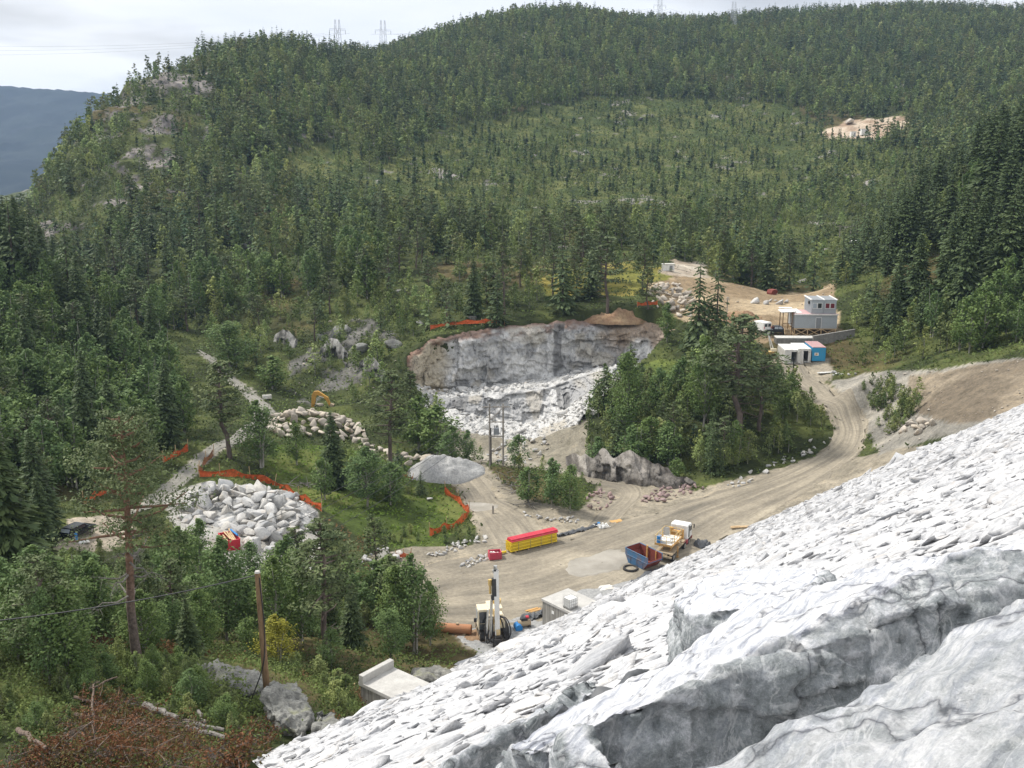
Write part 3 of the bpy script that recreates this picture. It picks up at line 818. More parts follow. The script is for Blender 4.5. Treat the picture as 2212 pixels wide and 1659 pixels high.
def ribbon(name, key, mat, y0, y1, n=260, m=26, lift=.07):
    L, R = ROADS[key]
    Lw = chaikin(hits(L, y0, y1)[:, :2]); Rw = chaikin(hits(R, y0, y1)[:, :2])
    k = min(len(Lw), len(Rw)); Lw, Rw = resample(Lw, k * 4), resample(Rw, k * 4)
    # keep both sides in step by blending arc length of the middle line
    Lw, Rw = resample(Lw, n), resample(Rw, n)
    t = np.linspace(-.02, 1.02, m)[None, :, None]
    XY = Lw[:, None] * (1 - t) + Rw[:, None] * t
    edge = np.minimum(np.linspace(0, 1, m), np.linspace(1, 0, m))
    wob = fbm(XY[..., 0] / 2.5, XY[..., 1] / 2.5, octaves=3, seed=88) * .55
    side = (XY[:, -1] - XY[:, 0]); side = side / (np.linalg.norm(side, axis=1, keepdims=True) + 1e-9)
    XY = XY + side[:, None] * (wob * (edge < .06))[..., None]
    z = ground(XY[..., 0], XY[..., 1])
    z = z + lift - .16 * (edge == 0)[None, :] + .03 * fbm(XY[..., 0] / 3, XY[..., 1] / 3, octaves=2, seed=90)
    lane = np.repeat(np.linspace(0, 1, m)[None], n, 0)
    mid = XY[:, m // 2]; run = np.concatenate(([0], np.cumsum(np.linalg.norm(np.diff(mid, axis=0), axis=1))))
    run = np.repeat(run[:, None], m, 1)
    me = np_mesh(name, np.concatenate((XY, z[..., None]), -1).reshape(-1, 3), grid_faces(n, m), {"lane": lane.ravel(), "run": run.ravel()}, True)
    return struct(link_mesh(name, me, M[mat]))
ribbon("haul_road", "haul", "dirt_track", 90, 210, 340, 40)
ribbon("pit_track", "pit", "dirt_track", 110, 180, 90, 18, .05)
ribbon("loop_track", "loop", "dirt_track", 120, 175, 90, 12, .05)
ribbon("old_gravel_road", "left", "gravel_track", 110, 240, 220, 14, .08)

def ground_patch(name, outline, mat, lift, y0=90, y1=260, kind="structure", step=.35):
    """A thin sheet on the ground with a ragged outline."""
    P = hits(outline, y0, y1)[:, :2]
    P = chaikin(np.vstack((P, P[:1])), 2)
    P = resample(P, 120)
    c = P.mean(0)
    rr = 1 + .22 * fbm(P[:, 0] / 2.5, P[:, 1] / 2.5, octaves=4, seed=4)
    rings = []
    for s in np.linspace(1, 0.02, 14):
        rings.append(c + (P - c) * (rr * s)[:, None])
    XY = np.array(rings)
    z = ground(XY[..., 0], XY[..., 1]) + lift
    z[0] -= lift * 1.3
    me = np_mesh(name, np.concatenate((XY, z[..., None]), -1).reshape(-1, 3), grid_faces(14, 120), None, True)
    o = link_mesh(name, me, M[mat]); o["kind"] = kind
    return o
ground_patch("mud_puddle", [(1240, 1212), (1300, 1192), (1350, 1185), (1375, 1200), (1350, 1225), (1330, 1240), (1260, 1250), (1225, 1235)], "mud_water", .12)
ground_patch("mud_puddle", [(1012, 1086), (1050, 1083), (1085, 1090), (1075, 1100), (1030, 1106), (1010, 1098)], "mud_water", .10)
ground_patch("grey_gravel_apron", [(1225, 1285), (1300, 1265), (1370, 1255), (1420, 1240), (1400, 1290), (1330, 1320), (1260, 1330)], "gravel", .10)
ground_patch("grey_gravel_apron", [(1010, 1370), (1080, 1340), (1160, 1320), (1200, 1345), (1150, 1390), (1080, 1420), (1030, 1410)], "gravel", .10)

# ------------------------------------------------------------------ quarry face
def quarry():
    nrow = [5, 64, 24, 46, 30]; ncol = 340
    cols = np.stack([resample(QP[r], ncol) for r in range(6)], 0)
    rows = []; kinds = []
    for r in range(5):
        k = nrow[r]
        for i in range(k + (1 if r == 4 else 0)):
            t = i / k
            rows.append(cols[r] * (1 - t) + cols[r + 1] * t); kinds.append(r + t)
    P = np.array(rows); kd = np.array(kinds)[:, None] * np.ones((1, ncol))
    # blasted relief: stepped blocks pushed along the wall's outward direction
    wall = np.where((kd >= 1) & (kd < 2), 1.0, np.where((kd >= 3) & (kd < 4), 1.0, 0.0))
    wall_s = smooth(0, .12, np.minimum(kd - 1, 2 - kd)) * (kd > 1) * (kd < 2) + smooth(0, .12, np.minimum(kd - 3, 4 - kd)) * (kd > 3) * (kd < 4)
    x, z = P[..., 0], P[..., 2]
    xw = x + .8 * fbm(x / 3, z / 3, octaves=2, seed=1); zw = z + .8 * fbm(x / 3 + 9, z / 3, octaves=2, seed=2)
    blk = _h(np.floor(xw / 2.6 + 100).astype(int), np.floor(zw / 1.9 + 100 + .4 * np.floor(xw / 2.6)).astype(int), np.zeros(x.shape, int), 5)
    blk2 = _h(np.floor(xw / 6.0 + 100).astype(int), np.floor(zw / 4.6 + 100).astype(int), np.zeros(x.shape, int), 6)
    blk3 = _h(np.floor(xw / 1.1 + 100 + .5 * np.floor(zw / .8)).astype(int), np.floor(zw / .8 + 100).astype(int), np.zeros(x.shape, int), 7)
    push = (blk - .5) * 1.3 + (blk2 - .5) * 2.4 + (blk3 - .5) * .55 + .35 * fbm(x / .9, z / .9, P[..., 1] / .9, octaves=3, seed=12)
    P[..., 1] -= push * wall_s
    loose = 1 - wall
    P[..., 2] += loose * (.55 * np.abs(fbm(P[..., 0] / 1.6, P[..., 1] / 1.6, octaves=4, seed=14)) + .2 * fbm(P[..., 0] / .6, P[..., 1] / .6, octaves=2, seed=15)) * (kd > 2)
    P[..., 2] += np.where(kd < 1, .35 + .3 * fbm(P[..., 0] / 2, P[..., 1] / 2, octaves=3, seed=16), 0)
    P[0, :, 2] -= 1.2; P[-1, :, 2] -= .8
    P[:, 0, 0] -= .5; P[:, -1, 0] += 3.5; P[:, -1, 2] -= .5
    # colours: pale grey gneiss, ochre end, rusty rim, white rubble on the benches
    u, v = project(P[..., 0], P[..., 1], P[..., 2])
    n = fbm(x / 4, z / 4, octaves=4, seed=71)
    g = smooth(-.5, .6, n)[..., None]
    c = np.array((.36, .36, .36)) * (1 - g) + np.array((.60, .595, .585)) * g
    def put(w, col):
        nonlocal c
        w = np.clip(w, 0, 1)[..., None]; c = c * (1 - w) + np.array(col) * w
    put((loose * (kd > 2)) * .9, (.56, .555, .54))
    put(smooth(985, 925, u + 22 * n) * (kd > .9) * (kd < 2.3) * .9, (.40, .345, .25))
    put(smooth(905, 880, u + 15 * n) * .85, (.21, .135, .10))
    rimw = smooth(1.16, .95, kd + .10 * fbm(x / 2.0, z, octaves=3, seed=73))
    put(rimw * .9, (.20, .12, .085))
    put(smooth(.35, .75, fbm(x / 5, z / 5, octaves=3, seed=74)) * wall * .55, (.42, .38, .31))
    put(smooth(.55, .8, fbm(x / 3.5 + 7, z / 9, octaves=3, seed=75)) * wall * .8, (.15, .15, .15))
    put(smooth(1270, 1320, u + 30 * n) * smooth(1.6, 1.2, kd + .3 * n) * .8, (.33, .25, .18))
    put((kd > 4.35) * smooth(-.2, .5, n) * .7, (.40, .36, .29))
    global QUARRY_PTS
    QUARRY_PTS = np.concatenate((P[(kd > 2.05) & (kd < 2.95) | (kd > 4.02)], kd[(kd > 2.05) & (kd < 2.95) | (kd > 4.02)][:, None]), 1)
    R, C = kd.shape
    me = np_mesh("quarry_face", P.reshape(-1, 3), grid_faces(R, C), {"hue": np.clip(c, .03, .75).reshape(-1, 3)}, False)
    o = link_mesh("quarry_face", me, M["quarry_rock"])
    return struct(o)
quarry()

def cliff(name, top, bottom, hue_a, hue_b, bulge=.6, n=90, m=16, seed=0):
    """A strip of rock face between two lines of the ground."""
    T, B = chaikin(np.array(top), 1), chaikin(np.array(bottom), 1)
    T, B = resample(T, n), resample(B, n)
    t = np.linspace(0, 1, m)[:, None, None]
    P = T[None] * (1 - t) + B[None] * t
    d = (B - T)[None]; out = np.stack((np.zeros_like(d[..., 0]), -np.ones_like(d[..., 0]), np.zeros_like(d[..., 0])), -1)
    x, z = P[..., 0], P[..., 2]
    xq = x + .35 * fbm(x / 1.2, z / 1.2, octaves=2, seed=seed + 7); zq = z + .5 * fbm(x / 1.5 + 5, z / 1.5, octaves=2, seed=seed + 8)
    blk = _h(np.floor(xq / 1.1 + 100 + .4 * np.floor(zq / 1.9)).astype(int), np.floor(zq / 1.9 + 100).astype(int), np.zeros(x.shape, int), seed)
    w = np.sin(np.linspace(0, math.pi, m))[:, None] ** .5
    P = P + out * (((blk - .3) * bulge * 1.25 + .22 * bulge * fbm(x, z, octaves=3, seed=seed + 1)) * w)[..., None]
    g = smooth(-.5, .6, fbm(x / 2, z / 2, octaves=4, seed=seed + 2))[..., None]
    c = np.array(hue_a) * (1 - g) + np.array(hue_b) * g
    st = smooth(.1, .6, fbm(x / .7, z / 6, octaves=3, seed=seed + 3))[..., None] * .6
    c = c * (1 - st) + np.array((.07, .065, .06)) * st
    c = c * (.72 + .5 * _h((blk * 9999).astype(int), np.zeros(x.shape, int), np.zeros(x.shape, int), seed))[..., None]
    me = np_mesh(name, P.reshape(-1, 3), grid_faces(m, n), {"hue": c.reshape(-1, 3)}, False)
    return struct(link_mesh(name, me, M["quarry_rock"]))
def up(u, v, h, y0=100, y1=260, back=.6):
    p = hit(u, v, y0, y1); return p + np.array((0, back, h))
kb = [(1222, 1000), (1258, 1026), (1300, 1036), (1350, 1042), (1400, 1048), (1450, 1054), (1505, 1050)]
kc = resample(chaikin(kb, 2), 30); hh_ = np.interp(np.linspace(0, 6, 30), range(7), [1.0, 3.2, 4.2, 3.6, 3.9, 2.6, .4]) * (1 + .30 * fbm(np.arange(30) * .45, np.zeros(30), octaves=3, seed=3))
cliff("rock_cliff", [up(u, v, h, 120, 180, .4 + .35 * h) for (u, v), h in zip(kc, hh_)], [up(u, v, -.6, 120, 180, -.3) for u, v in kc], (.17, .155, .14), (.33, .305, .275), 1.5, n=150, m=24, seed=3)
for cb, chh, sd_ in (([(690, 772), (720, 768), (750, 785)], [2, 4.5, 2], 21), ([(775, 800), (800, 812), (830, 825)], [1.5, 4.5, 2], 22), ([(590, 740), (615, 742), (640, 750)], [1.5, 3.5, 1.5], 23)):
    cliff("mossy_cliff", [up(u, v, h, 190, 280, 1.5) for (u, v), h in zip(cb, chh)], [up(u, v, -1, 190, 280, -.6) for u, v in cb], (.12, .12, .11), (.29, .285, .27), 1.4, seed=sd_)

# ------------------------------------------------------------------ dam face (the sheet under its stones)
def dam():
    s = np.linspace(-70, 230, 380); p = np.concatenate((np.linspace(-9, -2.0, 6), np.linspace(-1.2, 170, 330)))
    S, Pp = np.meshgrid(s, p)
    x = (S - Pp) * .70711; y = (S + Pp) * .70711
    z = dam_z(x, y)
    z = np.where(Pp < -1.6, 47.45 + .69 * 1.6, z) - .09 + .10 * fbm(S / 1.5, Pp / 1.5, octaves=3, seed=91)
    me = np_mesh("dam_face", np.stack((x, y, z), -1).reshape(-1, 3), grid_faces(len(p), len(s)), None, False)
    o = link_mesh("dam_face", me, M["dam_stone"]); struct(o)
dam()

# ------------------------------------------------------------------ far wooded ridge down the valley
def ridge(name, Y, prof, depth, base, seed):
    us = np.linspace(-900, 900, 240)
    top = np.array([py(u, np.interp(u, [q[0] for q in prof], [q[1] for q in prof]), Y) for u in us])
    t = np.linspace(0, 1, 60)[:, None]
    x = top[:, 0][None] * np.ones_like(t); y = top[:, 1][None] - t * depth
    z = top[:, 2][None] * (1 - t ** .8) + base * t ** .8
    z = z + 16 * fbm(x / 220, y / 220, octaves=5, seed=seed) * smooth(0, .15, t) + 5 * np.abs(fbm(x / 18, y / 18, octaves=2, seed=seed + 3))
    xb = np.vstack((x[:1], x)); yb = np.vstack((y[:1] + 900, y)); zb = np.vstack((z[:1] * 0 + base, z))
    g = smooth(-.6, .7, fbm(xb / 60, yb / 60, octaves=4, seed=seed + 5))[..., None]
    c = np.array((.006, .011, .014)) * (1 - g) + np.array((.018, .026, .026)) * g
    me = np_mesh(name, np.stack((xb, yb, zb), -1).reshape(-1, 3), grid_faces(61, 240), {"hue": c.reshape(-1, 3)}, False)
    struct(link_mesh(name, me, M["ground_soil"]))
ridge("far_hills", 3400, [(-900, 120), (-300, 165), (0, 186), (60, 192), (120, 195), (190, 200), (400, 225), (900, 260)], 1700, -120, 5)

def haze_box():
    mb = MB(); mb.box((0, 2200, 90), (6000, 5200, 500))
    n = bpy.data.materials.new("haze"); n.use_nodes = True; n.node_tree.nodes.clear()
    o = n.node_tree.nodes.new("ShaderNodeOutputMaterial"); v = n.node_tree.nodes.new("ShaderNodeVolumePrincipled")
    v.inputs["Color"].default_value = (0.50, 0.70, 1.0, 1); v.inputs["Density"].default_value = HAZE; v.inputs["Anisotropy"].default_value = 0.0
    n.node_tree.links.new(v.outputs[0], o.inputs[1])
    ob = mb.build("haze", n); ob["kind"] = "stuff"
HAZE = 0.000095
haze_box()
# ------------------------------------------------------------------ tree shapes
def unit(a):
    return a / (np.linalg.norm(a, axis=-1, keepdims=True) + 1e-9)

def cards(C, Nm, L, Wd, T=None, rng=RNG):
    """Leaf- or spray-shaped lozenges: centres, normals, lengths, widths, optional long axis."""
    n = len(C); Nm = unit(Nm)
    T = rng.normal(size=(n, 3)) if T is None else T
    T = unit(T - Nm * (T * Nm).sum(-1, keepdims=True)); B = np.cross(Nm, T)
    L = np.broadcast_to(L, (n,))[:, None] * .5; Wd = np.broadcast_to(Wd, (n,))[:, None] * .5
    V = np.stack((C + T * L, C + B * Wd + T * L * .15, C - T * L, C - B * Wd + T * L * .15), 1).reshape(-1, 3)
    return V

def tapered(path, radii, n=6):
    m = MB(); m.tube(path, list(radii), n)
    V = np.array(m.v); F = [f for f in m.f if len(f) == 4]
    return V, np.array(F)

class Tree:
    """Holds a template: crown lozenges with a tint, and wood quads."""
    def __init__(self):
        self.cv, self.ct = [], []
        self.wv, self.wf, self.k = [], [], 0
    def leaves(self, V, tint):
        self.cv.append(V); self.ct.append(np.repeat(tint, 4))
    def wood(self, path, radii, n=6):
        V, F = tapered(path, radii, n)
        self.wv.append(V); self.wf.append(F + self.k); self.k += len(V)
    def crown(self):
        return np.vstack(self.cv), np.clip(np.concatenate(self.ct), 0, 1)
    def timber(self):
        return np.vstack(self.wv), np.vstack(self.wf)

def spruce(seed, nwh=24, nbr=7, ncard=5, R=.17, base=.05, wide=.30):
    rng = np.random.default_rng(seed); t = Tree(); h = 1.0
    lean = rng.normal(0, .012, 2)
    t.wood([(0, 0, -.02), (lean[0] * .5, lean[1] * .5, .5), (lean[0], lean[1], .985)], (.014, .009, .002), 6)
    gap = rng.uniform(0, 6.28)
    for i in range(nwh):
        f = (i + rng.uniform(0, .7)) / nwh
        z = base + (1 - base) * f ** .92
        r0 = R * (1 - f) ** .82 * (.62 + .38 * min(1, f * 6 + .35)) + .012
        nb = max(3, int(nbr * (.55 + .45 * (1 - f)) + rng.uniform(0, 1.5)))
        az0 = rng.uniform(0, 6.28)
        tb = rng.normal(.45, .2)
        for b in range(nb):
            az = az0 + 6.283 * b / nb + rng.normal(0, .2)
            r = r0 * rng.uniform(.55, 1.22)
            if abs(math.sin((az - gap) / 2)) < .25 and rng.uniform() < .35: continue
            d = np.array((math.cos(az), math.sin(az), 0))
            fr = np.linspace(.25, 1, ncard) + rng.uniform(-.06, .06, ncard)
            dz = -.42 * r * fr ** 1.4 + .10 * r * (fr > .8) * fr
            C = d[None] * (fr * r)[:, None] + np.array((lean[0] * z, lean[1] * z, z)) + np.stack((0 * fr, 0 * fr, dz), -1)
            side = np.array((-d[1], d[0], 0))
            C = C + side[None] * rng.normal(0, .16, (ncard, 1)) * r
            Nm = np.array((0, 0, 1))[None] + d[None] * .45 + side[None] * rng.normal(0, .75, (ncard, 1))
            T = d[None] + np.array((0, 0, -.45)) + side[None] * rng.normal(0, .45, (ncard, 1))
            L = r * (.95 / ncard + .26) * rng.uniform(.75, 1.3, ncard) + .012
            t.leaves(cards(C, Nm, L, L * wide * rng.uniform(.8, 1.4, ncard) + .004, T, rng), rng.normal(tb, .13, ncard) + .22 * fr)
    return t

def birch(seed, nl=16, ncard=60, L=.05, cw=.20, z0=.28, stems=1, slim=1.0):
    rng = np.random.default_rng(seed); t = Tree()
    cw *= slim
    for s in range(stems):
        off = rng.normal(0, .05, 2) if stems > 1 else rng.normal(0, .02, 2)
        pth = [(off[0] * .3, off[1] * .3, -.02), (off[0] * .6 + rng.normal(0, .01), off[1] * .6, .3), (off[0] + rng.normal(0, .015), off[1] + rng.normal(0, .015), .62), (off[0] * 1.3, off[1] * 1.3, .93)]
        t.wood(pth, (.013, .010, .006, .002), 6)
    for l in range(nl):
        f = (l + rng.uniform(0, .9)) / nl
        z = z0 + (.97 - z0) * f
        env = cw * (math.sin(math.pi * min(1, .16 + f * .86)) ** .75)
        az = rng.uniform(0, 6.28); rr = env * math.sqrt(rng.uniform(.05, 1)) * .85
        c = np.array((math.cos(az) * rr, math.sin(az) * rr, z))
        lr = env * rng.uniform(.38, .62) + .022
        if rr > .03:
            t.wood([(0, 0, z - lr * 1.3 - .04), (c[0] * .5, c[1] * .5, z - lr * .7), tuple(c)], (.005, .004, .0015), 4)
        n = int(ncard * rng.uniform(.7, 1.25))
        d = unit(rng.normal(size=(n, 3))); rad_ = lr * rng.uniform(.25, 1.15, n) ** .6
        C = c + d * rad_[:, None] * np.array((1, 1, 1.25))
        C[:, 2] -= rng.uniform(0, .3, n) * lr
        Nm = d * .7 + np.array((0, 0, .55)) + rng.normal(0, .55, (n, 3))
        ll = L * rng.uniform(.6, 1.35, n)
        tb = rng.normal(.42, .2)
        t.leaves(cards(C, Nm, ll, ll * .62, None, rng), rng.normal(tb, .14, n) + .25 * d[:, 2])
    return t

def pine(seed, nb=26, ncard=34, L=.045, z0=.40, R=.19, gnarl=.02, dead=5):
    rng = np.random.default_rng(seed); t = Tree()
    xs = np.linspace(-.02, .96, 9)
    wx = np.cumsum(rng.normal(0, gnarl, 9)) * .5; wy = np.cumsum(rng.normal(0, gnarl, 9)) * .5
    wx -= wx[0]; wy -= wy[0]
    pth = [(wx[i], wy[i], xs[i]) for i in range(9)]
    t.wood(pth, np.interp(xs, [0, .1, .6, .96], [.021, .017, .011, .003]), 8)
    def at(z): return np.array((np.interp(z, xs, wx), np.interp(z, xs, wy), z))
    for b in range(nb):
        f = (b + rng.uniform(0, .8)) / nb
        z = z0 + (.95 - z0) * f
        r = R * (1.05 - f ** 2.2 * .85) * rng.uniform(.45, 1.15) * (.6 + .4 * min(1, f * 4 + .3))
        az = b * 2.4 + rng.normal(0, .4)
        d = np.array((math.cos(az), math.sin(az), 0))
        p0 = at(z); rise = rng.uniform(-.10, .35) * r + f * r * .35
        p1 = p0 + d * r * .5 + np.array((0, 0, rise * .2)); p2 = p0 + d * r + np.array((0, 0, rise))
        t.wood([tuple(p0), tuple(p1), tuple(p2)], (.0065, .0045, .0018), 5)
        tb = rng.normal(.45, .18)
        for q in range(3 if r > .09 else 2):
            g = rng.uniform(.45, 1.02) if q else 1.0
            sd_ = np.array((-d[1], d[0], 0)) * rng.normal(0, .28) * r
            c = p0 * (1 - g) + p2 * g + sd_ + np.array((0, 0, .012))
            lr = r * rng.uniform(.22, .38) + .016
            n = max(5, int(ncard * rng.uniform(.6, 1.2) / 2.4))
            dd = unit(rng.normal(size=(n, 3)))
            C = c + dd * (lr * rng.uniform(.2, 1, n) ** .5)[:, None] * np.array((1.2, 1.2, .48))
            Nm = dd * .6 + np.array((0, 0, .7)) + rng.normal(0, .5, (n, 3))
            ll = L * rng.uniform(.6, 1.3, n)
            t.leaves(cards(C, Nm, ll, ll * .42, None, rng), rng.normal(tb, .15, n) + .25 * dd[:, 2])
    for b in range(dead):
        z = z0 * rng.uniform(.45, 1.0); az = rng.uniform(0, 6.28); r = R * rng.uniform(.4, .95)
        d = np.array((math.cos(az), math.sin(az), 0)); p0 = at(z)
        t.wood([tuple(p0), tuple(p0 + d * r * .6 + np.array((0, 0, -.01))), tuple(p0 + d * r + np.array((0, 0, rng.uniform(-.03, .03))))], (.005, .003, .001), 4)
    return t

# template sets: near / middle / far / very far
TPL = {
 "spruce": {0: [spruce(100 + i, 48, 11, 11, wide=.24, R=.15 + .015 * i) for i in range(4)], 1: [spruce(110 + i, 26, 8, 5, R=.15 + .02 * i) for i in range(4)],
            2: [spruce(120 + i, 13, 5, 2, wide=.62) for i in range(4)], 3: [spruce(130 + i, 11, 5, 1, R=.16, wide=.85) for i in range(5)]},
 "birch": {0: [birch(200 + i, 30, 150, .026, .20 + .02 * i, .22, 1 + i % 2) for i in range(3)], 1: [birch(210 + i, 20, 80, .045, .19 + .025 * (i % 3), .2, 1 + i % 2) for i in range(5)],
           2: [birch(220 + i, 12, 32, .066, .20, .2) for i in range(5)], 3: [birch(230 + i, 8, 16, .112, .21, .2) for i in range(5)]},
 "pine": {0: [pine(300 + i, 34, 90, .030) for i in range(2)], 1: [pine(310 + i, 26, 46, .046) for i in range(4)],
          2: [pine(320 + i, 14, 12, .095) for i in range(4)], 3: [pine(330 + i, 12, 12, .10, R=.16, dead=0) for i in range(4)]},
}
CROWN_MAT = {"spruce": "spruce_needle", "birch": "birch_leaf", "pine": "pine_needle"}
BARK_MAT = {"spruce": "spruce_bark", "birch": "birch_bark", "pine": "pine_bark"}
_cache = {}
def tree_meshes(sp, lod, k, mat=None):
    key = (sp, lod, k, mat)
    if key not in _cache:
        t = TPL[sp][lod][k]
        V, ct = t.crown(); F = np.arange(len(V)).reshape(-1, 4)
        cm = np_mesh("crown", V, F, {"tint": ct}); cm.materials.append(M[mat or CROWN_MAT[sp]])
        V, F = t.timber()
        tm = np_mesh("trunk", V, F, None, True); tm.materials.append(M[BARK_MAT[sp]])
        _cache[key] = (tm, cm)
    return _cache[key]

def plant(sp, lod, k, loc, h, rz, label, group=None, widen=1.0, mat=None, name=None):
    tm, cm = tree_meshes(sp, lod, k, mat)
    o = thing(name or sp + "_tree", label, sp + " tree", loc, rz, group)
    o.scale = (h * widen, h * widen, h)
    for nm, me in (("trunk", tm), ("crown", cm)):
        c = bpy.data.objects.new(nm, me); COL.objects.link(c); c.parent = o
    return o

# ------------------------------------------------------------------ single trees the photograph shows clearly: (kind, foot u, foot v, top v, label, widen)
SOLO = [
 ("spruce", 722, 1052, 885, "dark conical spruce standing on the meadow behind the orange netting", 1.25, 0, 110, 190),
 ("birch", 640, 1005, 905, "slender light green birch on the meadow beside the tan boulder heap", 1.1, 0, 110, 190),
 ("pine", 842, 1030, 795, "tall lone pine with a dark ragged crown between boulder heap and gravel mound", 1.15, 0, 110, 190),
 ("pine", 497, 990, 775, "broad pine leaning over the old gravel road", 1.35, 0, 110, 200),
 ("birch", 562, 1010, 860, "leafy birch beside the pine over the old gravel road", 1.3, 0, 110, 190),
 ("spruce", 909, 1070, 1015, "small young spruce on the meadow near the gravel mound", 1.5, 1, 110, 190),
 ("birch", 795, 1095, 960, "birch with a full crown in the middle of the meadow clump", 1.5, 0, 110, 180),
 ("birch", 845, 1090, 995, "short birch on the right edge of the meadow clump", 1.5, 1, 110, 180),
 ("birch", 700, 1080, 985, "small birch in front of the dark meadow spruce", 1.2, 1, 110, 180),
 ("birch", 945, 985, 870, "dense bushy birch below the quarry bench", 1.7, 1, 140, 190),
 ("birch", 905, 975, 850, "dark leafy birch next to the lone pine below the quarry", 1.5, 1, 140, 195),
 ("birch", 975, 1000, 915, "bushy birch left of the twin pole transformer", 1.5, 1, 140, 190),
 ("birch", 1120, 1010, 935, "small pale birch right of the twin pole transformer", 1.3, 1, 140, 190),
 ("birch", 1010, 1000, 925, "pale thin birch beside the twin pole transformer", 1.1, 1, 140, 190),
 ("birch", 1232, 1108, 1000, "bright green birch on the strip between yard and loop track", 1.2, 0, 120, 170),
 ("birch", 1192, 1095, 985, "slim birch just left of the bright one by the loop track", 1.1, 1, 120, 170),
 ("birch", 1140, 1085, 1005, "sparse little birch on the brushy strip by the twin pole", 1.5, 1, 120, 170),
 ("birch", 500, 800, 690, "big round willow-like birch beside the old gravel road", 2.1, 0, 195, 260),
 ("birch", 590, 840, 765, "low bushy birch on the bank of the old gravel road", 2.0, 1, 190, 230),
 ("spruce", 1505, 775, 545, "tall ragged spruce, left one of the pair above the knoll", .85, 1, 165, 230),
 ("spruce", 1545, 770, 535, "tall ragged spruce, right one of the pair above the knoll", .85, 1, 165, 230),
 ("pine", 1595, 960, 675, "big pine with a wide crown on top of the knoll", 1.5, 0, 140, 200),
 ("pine", 1640, 930, 770, "pine on the knoll nearest the white containers", 1.5, 1, 140, 200),
 ("birch", 1350, 960, 755, "tall birch at the quarry end of the knoll", .9, 0, 150, 190),
 ("birch", 1520, 930, 720, "slim high birch below the pair of tall spruces", .8, 0, 150, 190),
 ("birch", 1705, 890, 800, "thin grey birch at the roadside in front of the white containers", .9, 1, 150, 190),
 ("birch", 1290, 1010, 940, "low birch rooted on the left end of the rock cliff", 1.5, 1, 140, 180),
 ("birch", 1375, 1022, 950, "low birch rooted in the middle of the rock cliff", 1.5, 1, 140, 180),
 ("birch", 1460, 1035, 985, "low birch rooted at the right end of the rock cliff", 1.6, 1, 135, 180),
 ("birch", 1440, 990, 905, "yellow green birch on the front slope of the knoll", 1.3, 1, 145, 180),
 ("pine", 1312, 685, 505, "brownish pine standing alone above the soil heap", 1.1, 1, 200, 280),
 ("spruce", 1216, 675, 505, "narrow dark spruce above the quarry rim", 1.0, 1, 215, 280),
 ("pine", 1090, 680, 520, "thin reddish pine above the quarry rim", .9, 1, 215, 280),
 ("spruce", 1075, 705, 590, "small bushy spruce right behind the orange netting on the quarry rim", 1.3, 1, 205, 280),
 ("pine", 1400, 690, 570, "pine at the end of the orange netting by the tan rock heap", 1.0, 1, 205, 280),
 ("birch", 1440, 740, 650, "thin birch at the right hand rim of the quarry", 1.0, 1, 195, 250),
 ("pine", 707, 1425, 1120, "dense young pine in front of the white boulder heap", 1.25, 0, 70, 110),
 ("birch", 893, 1412, 1190, "slender birch with a pointed top beside the yard", 1.0, 0, 80, 115),
 ("birch", 855, 1405, 1215, "thin birch left of the pointed one beside the yard", 1.0, 0, 80, 115),
 ("birch", 930, 1395, 1250, "short birch close to the rusty tank in the yard", 1.0, 0, 80, 115),
 ("birch", 600, 1400, 1195, "airy birch just behind the leaning wooden pole", 1.1, 0, 60, 115),
 ("birch", 650, 1390, 1180, "airy birch between the wooden pole and the young pine", 1.1, 0, 60, 115),
 ("birch", 490, 1390, 1150, "birch with thin foliage in front of the red container", 1.1, 0, 60, 120),
 ("birch", 440, 1300, 1115, "pointed birch standing in front of the left end of the white heap", 1.0, 0, 75, 125),
 ("birch", 545, 1300, 1165, "birch in front of the middle of the white heap", 1.2, 0, 75, 125),
 ("birch", 625, 1310, 1150, "airy birch in front of the right part of the white heap", 1.1, 0, 75, 125),
 ("birch", 765, 1330, 1235, "small birch between the young pine and the pointed birch", 1.1, 0, 75, 120),
 ("spruce", 330, 1340, 1180, "dark spruce at the right of the red trunked pine", 1.1, 0, 70, 125),
 ("birch", 215, 1390, 1200, "leafy birch left of the red trunked pine", 1.3, 0, 60, 120),
 ("birch", 715, 1440, 1350, "light green sapling at the foot of the young pine", 1.3, 0, 60, 110),
 ("birch", 110, 1480, 1260, "bare stemmed pale birch at the left edge of the near bank", .8, 0, 40, 80),
 ("birch", 400, 1360, 1130, "birch with spreading leaves right of the red trunked pine", 1.2, 0, 60, 120),
 ("spruce", 30, 1330, 850, "very dark spruce cut by the left edge of the picture", 1.2, 0, 70, 130),
 ("spruce", 35, 640, 420, "tallest dark spruce on the left bank skyline", 1.0, 1, 150, 260),
 ("spruce", 75, 660, 470, "dark spruce right beside the tallest one on the left bank", 1.0, 1, 150, 260),
 ("spruce", 155, 700, 450, "slim spruce standing clear of the others on the left bank", .8, 1, 150, 260),
]
SOLO_XY = []
for i, (sp, u, vb, vt, lab, wdn, lod, y0, y1) in enumerate(SOLO):
    p = hit(u, vb, y0, y1)
    hgt = float(py(u, vt, p[1])[2] - p[2])
    k = i % len(TPL[sp][lod])
    plant(sp, lod, k, (p[0], p[1], p[2] - .1), hgt, i * 1.7, lab, "trees the eye picks out one by one" if False else None, wdn)
    SOLO_XY.append((p[0], p[1], hgt * .16 * wdn))
# yellow leaved bush behind the wooden pole
p = hit(600, 1440, 50, 100)
plant("birch", 0, 1, p, float(py(600, 1325, p[1])[2] - p[2]), .4, "small bush with yellow leaves behind the wooden pole", None, 1.5, "yellow_leaf")

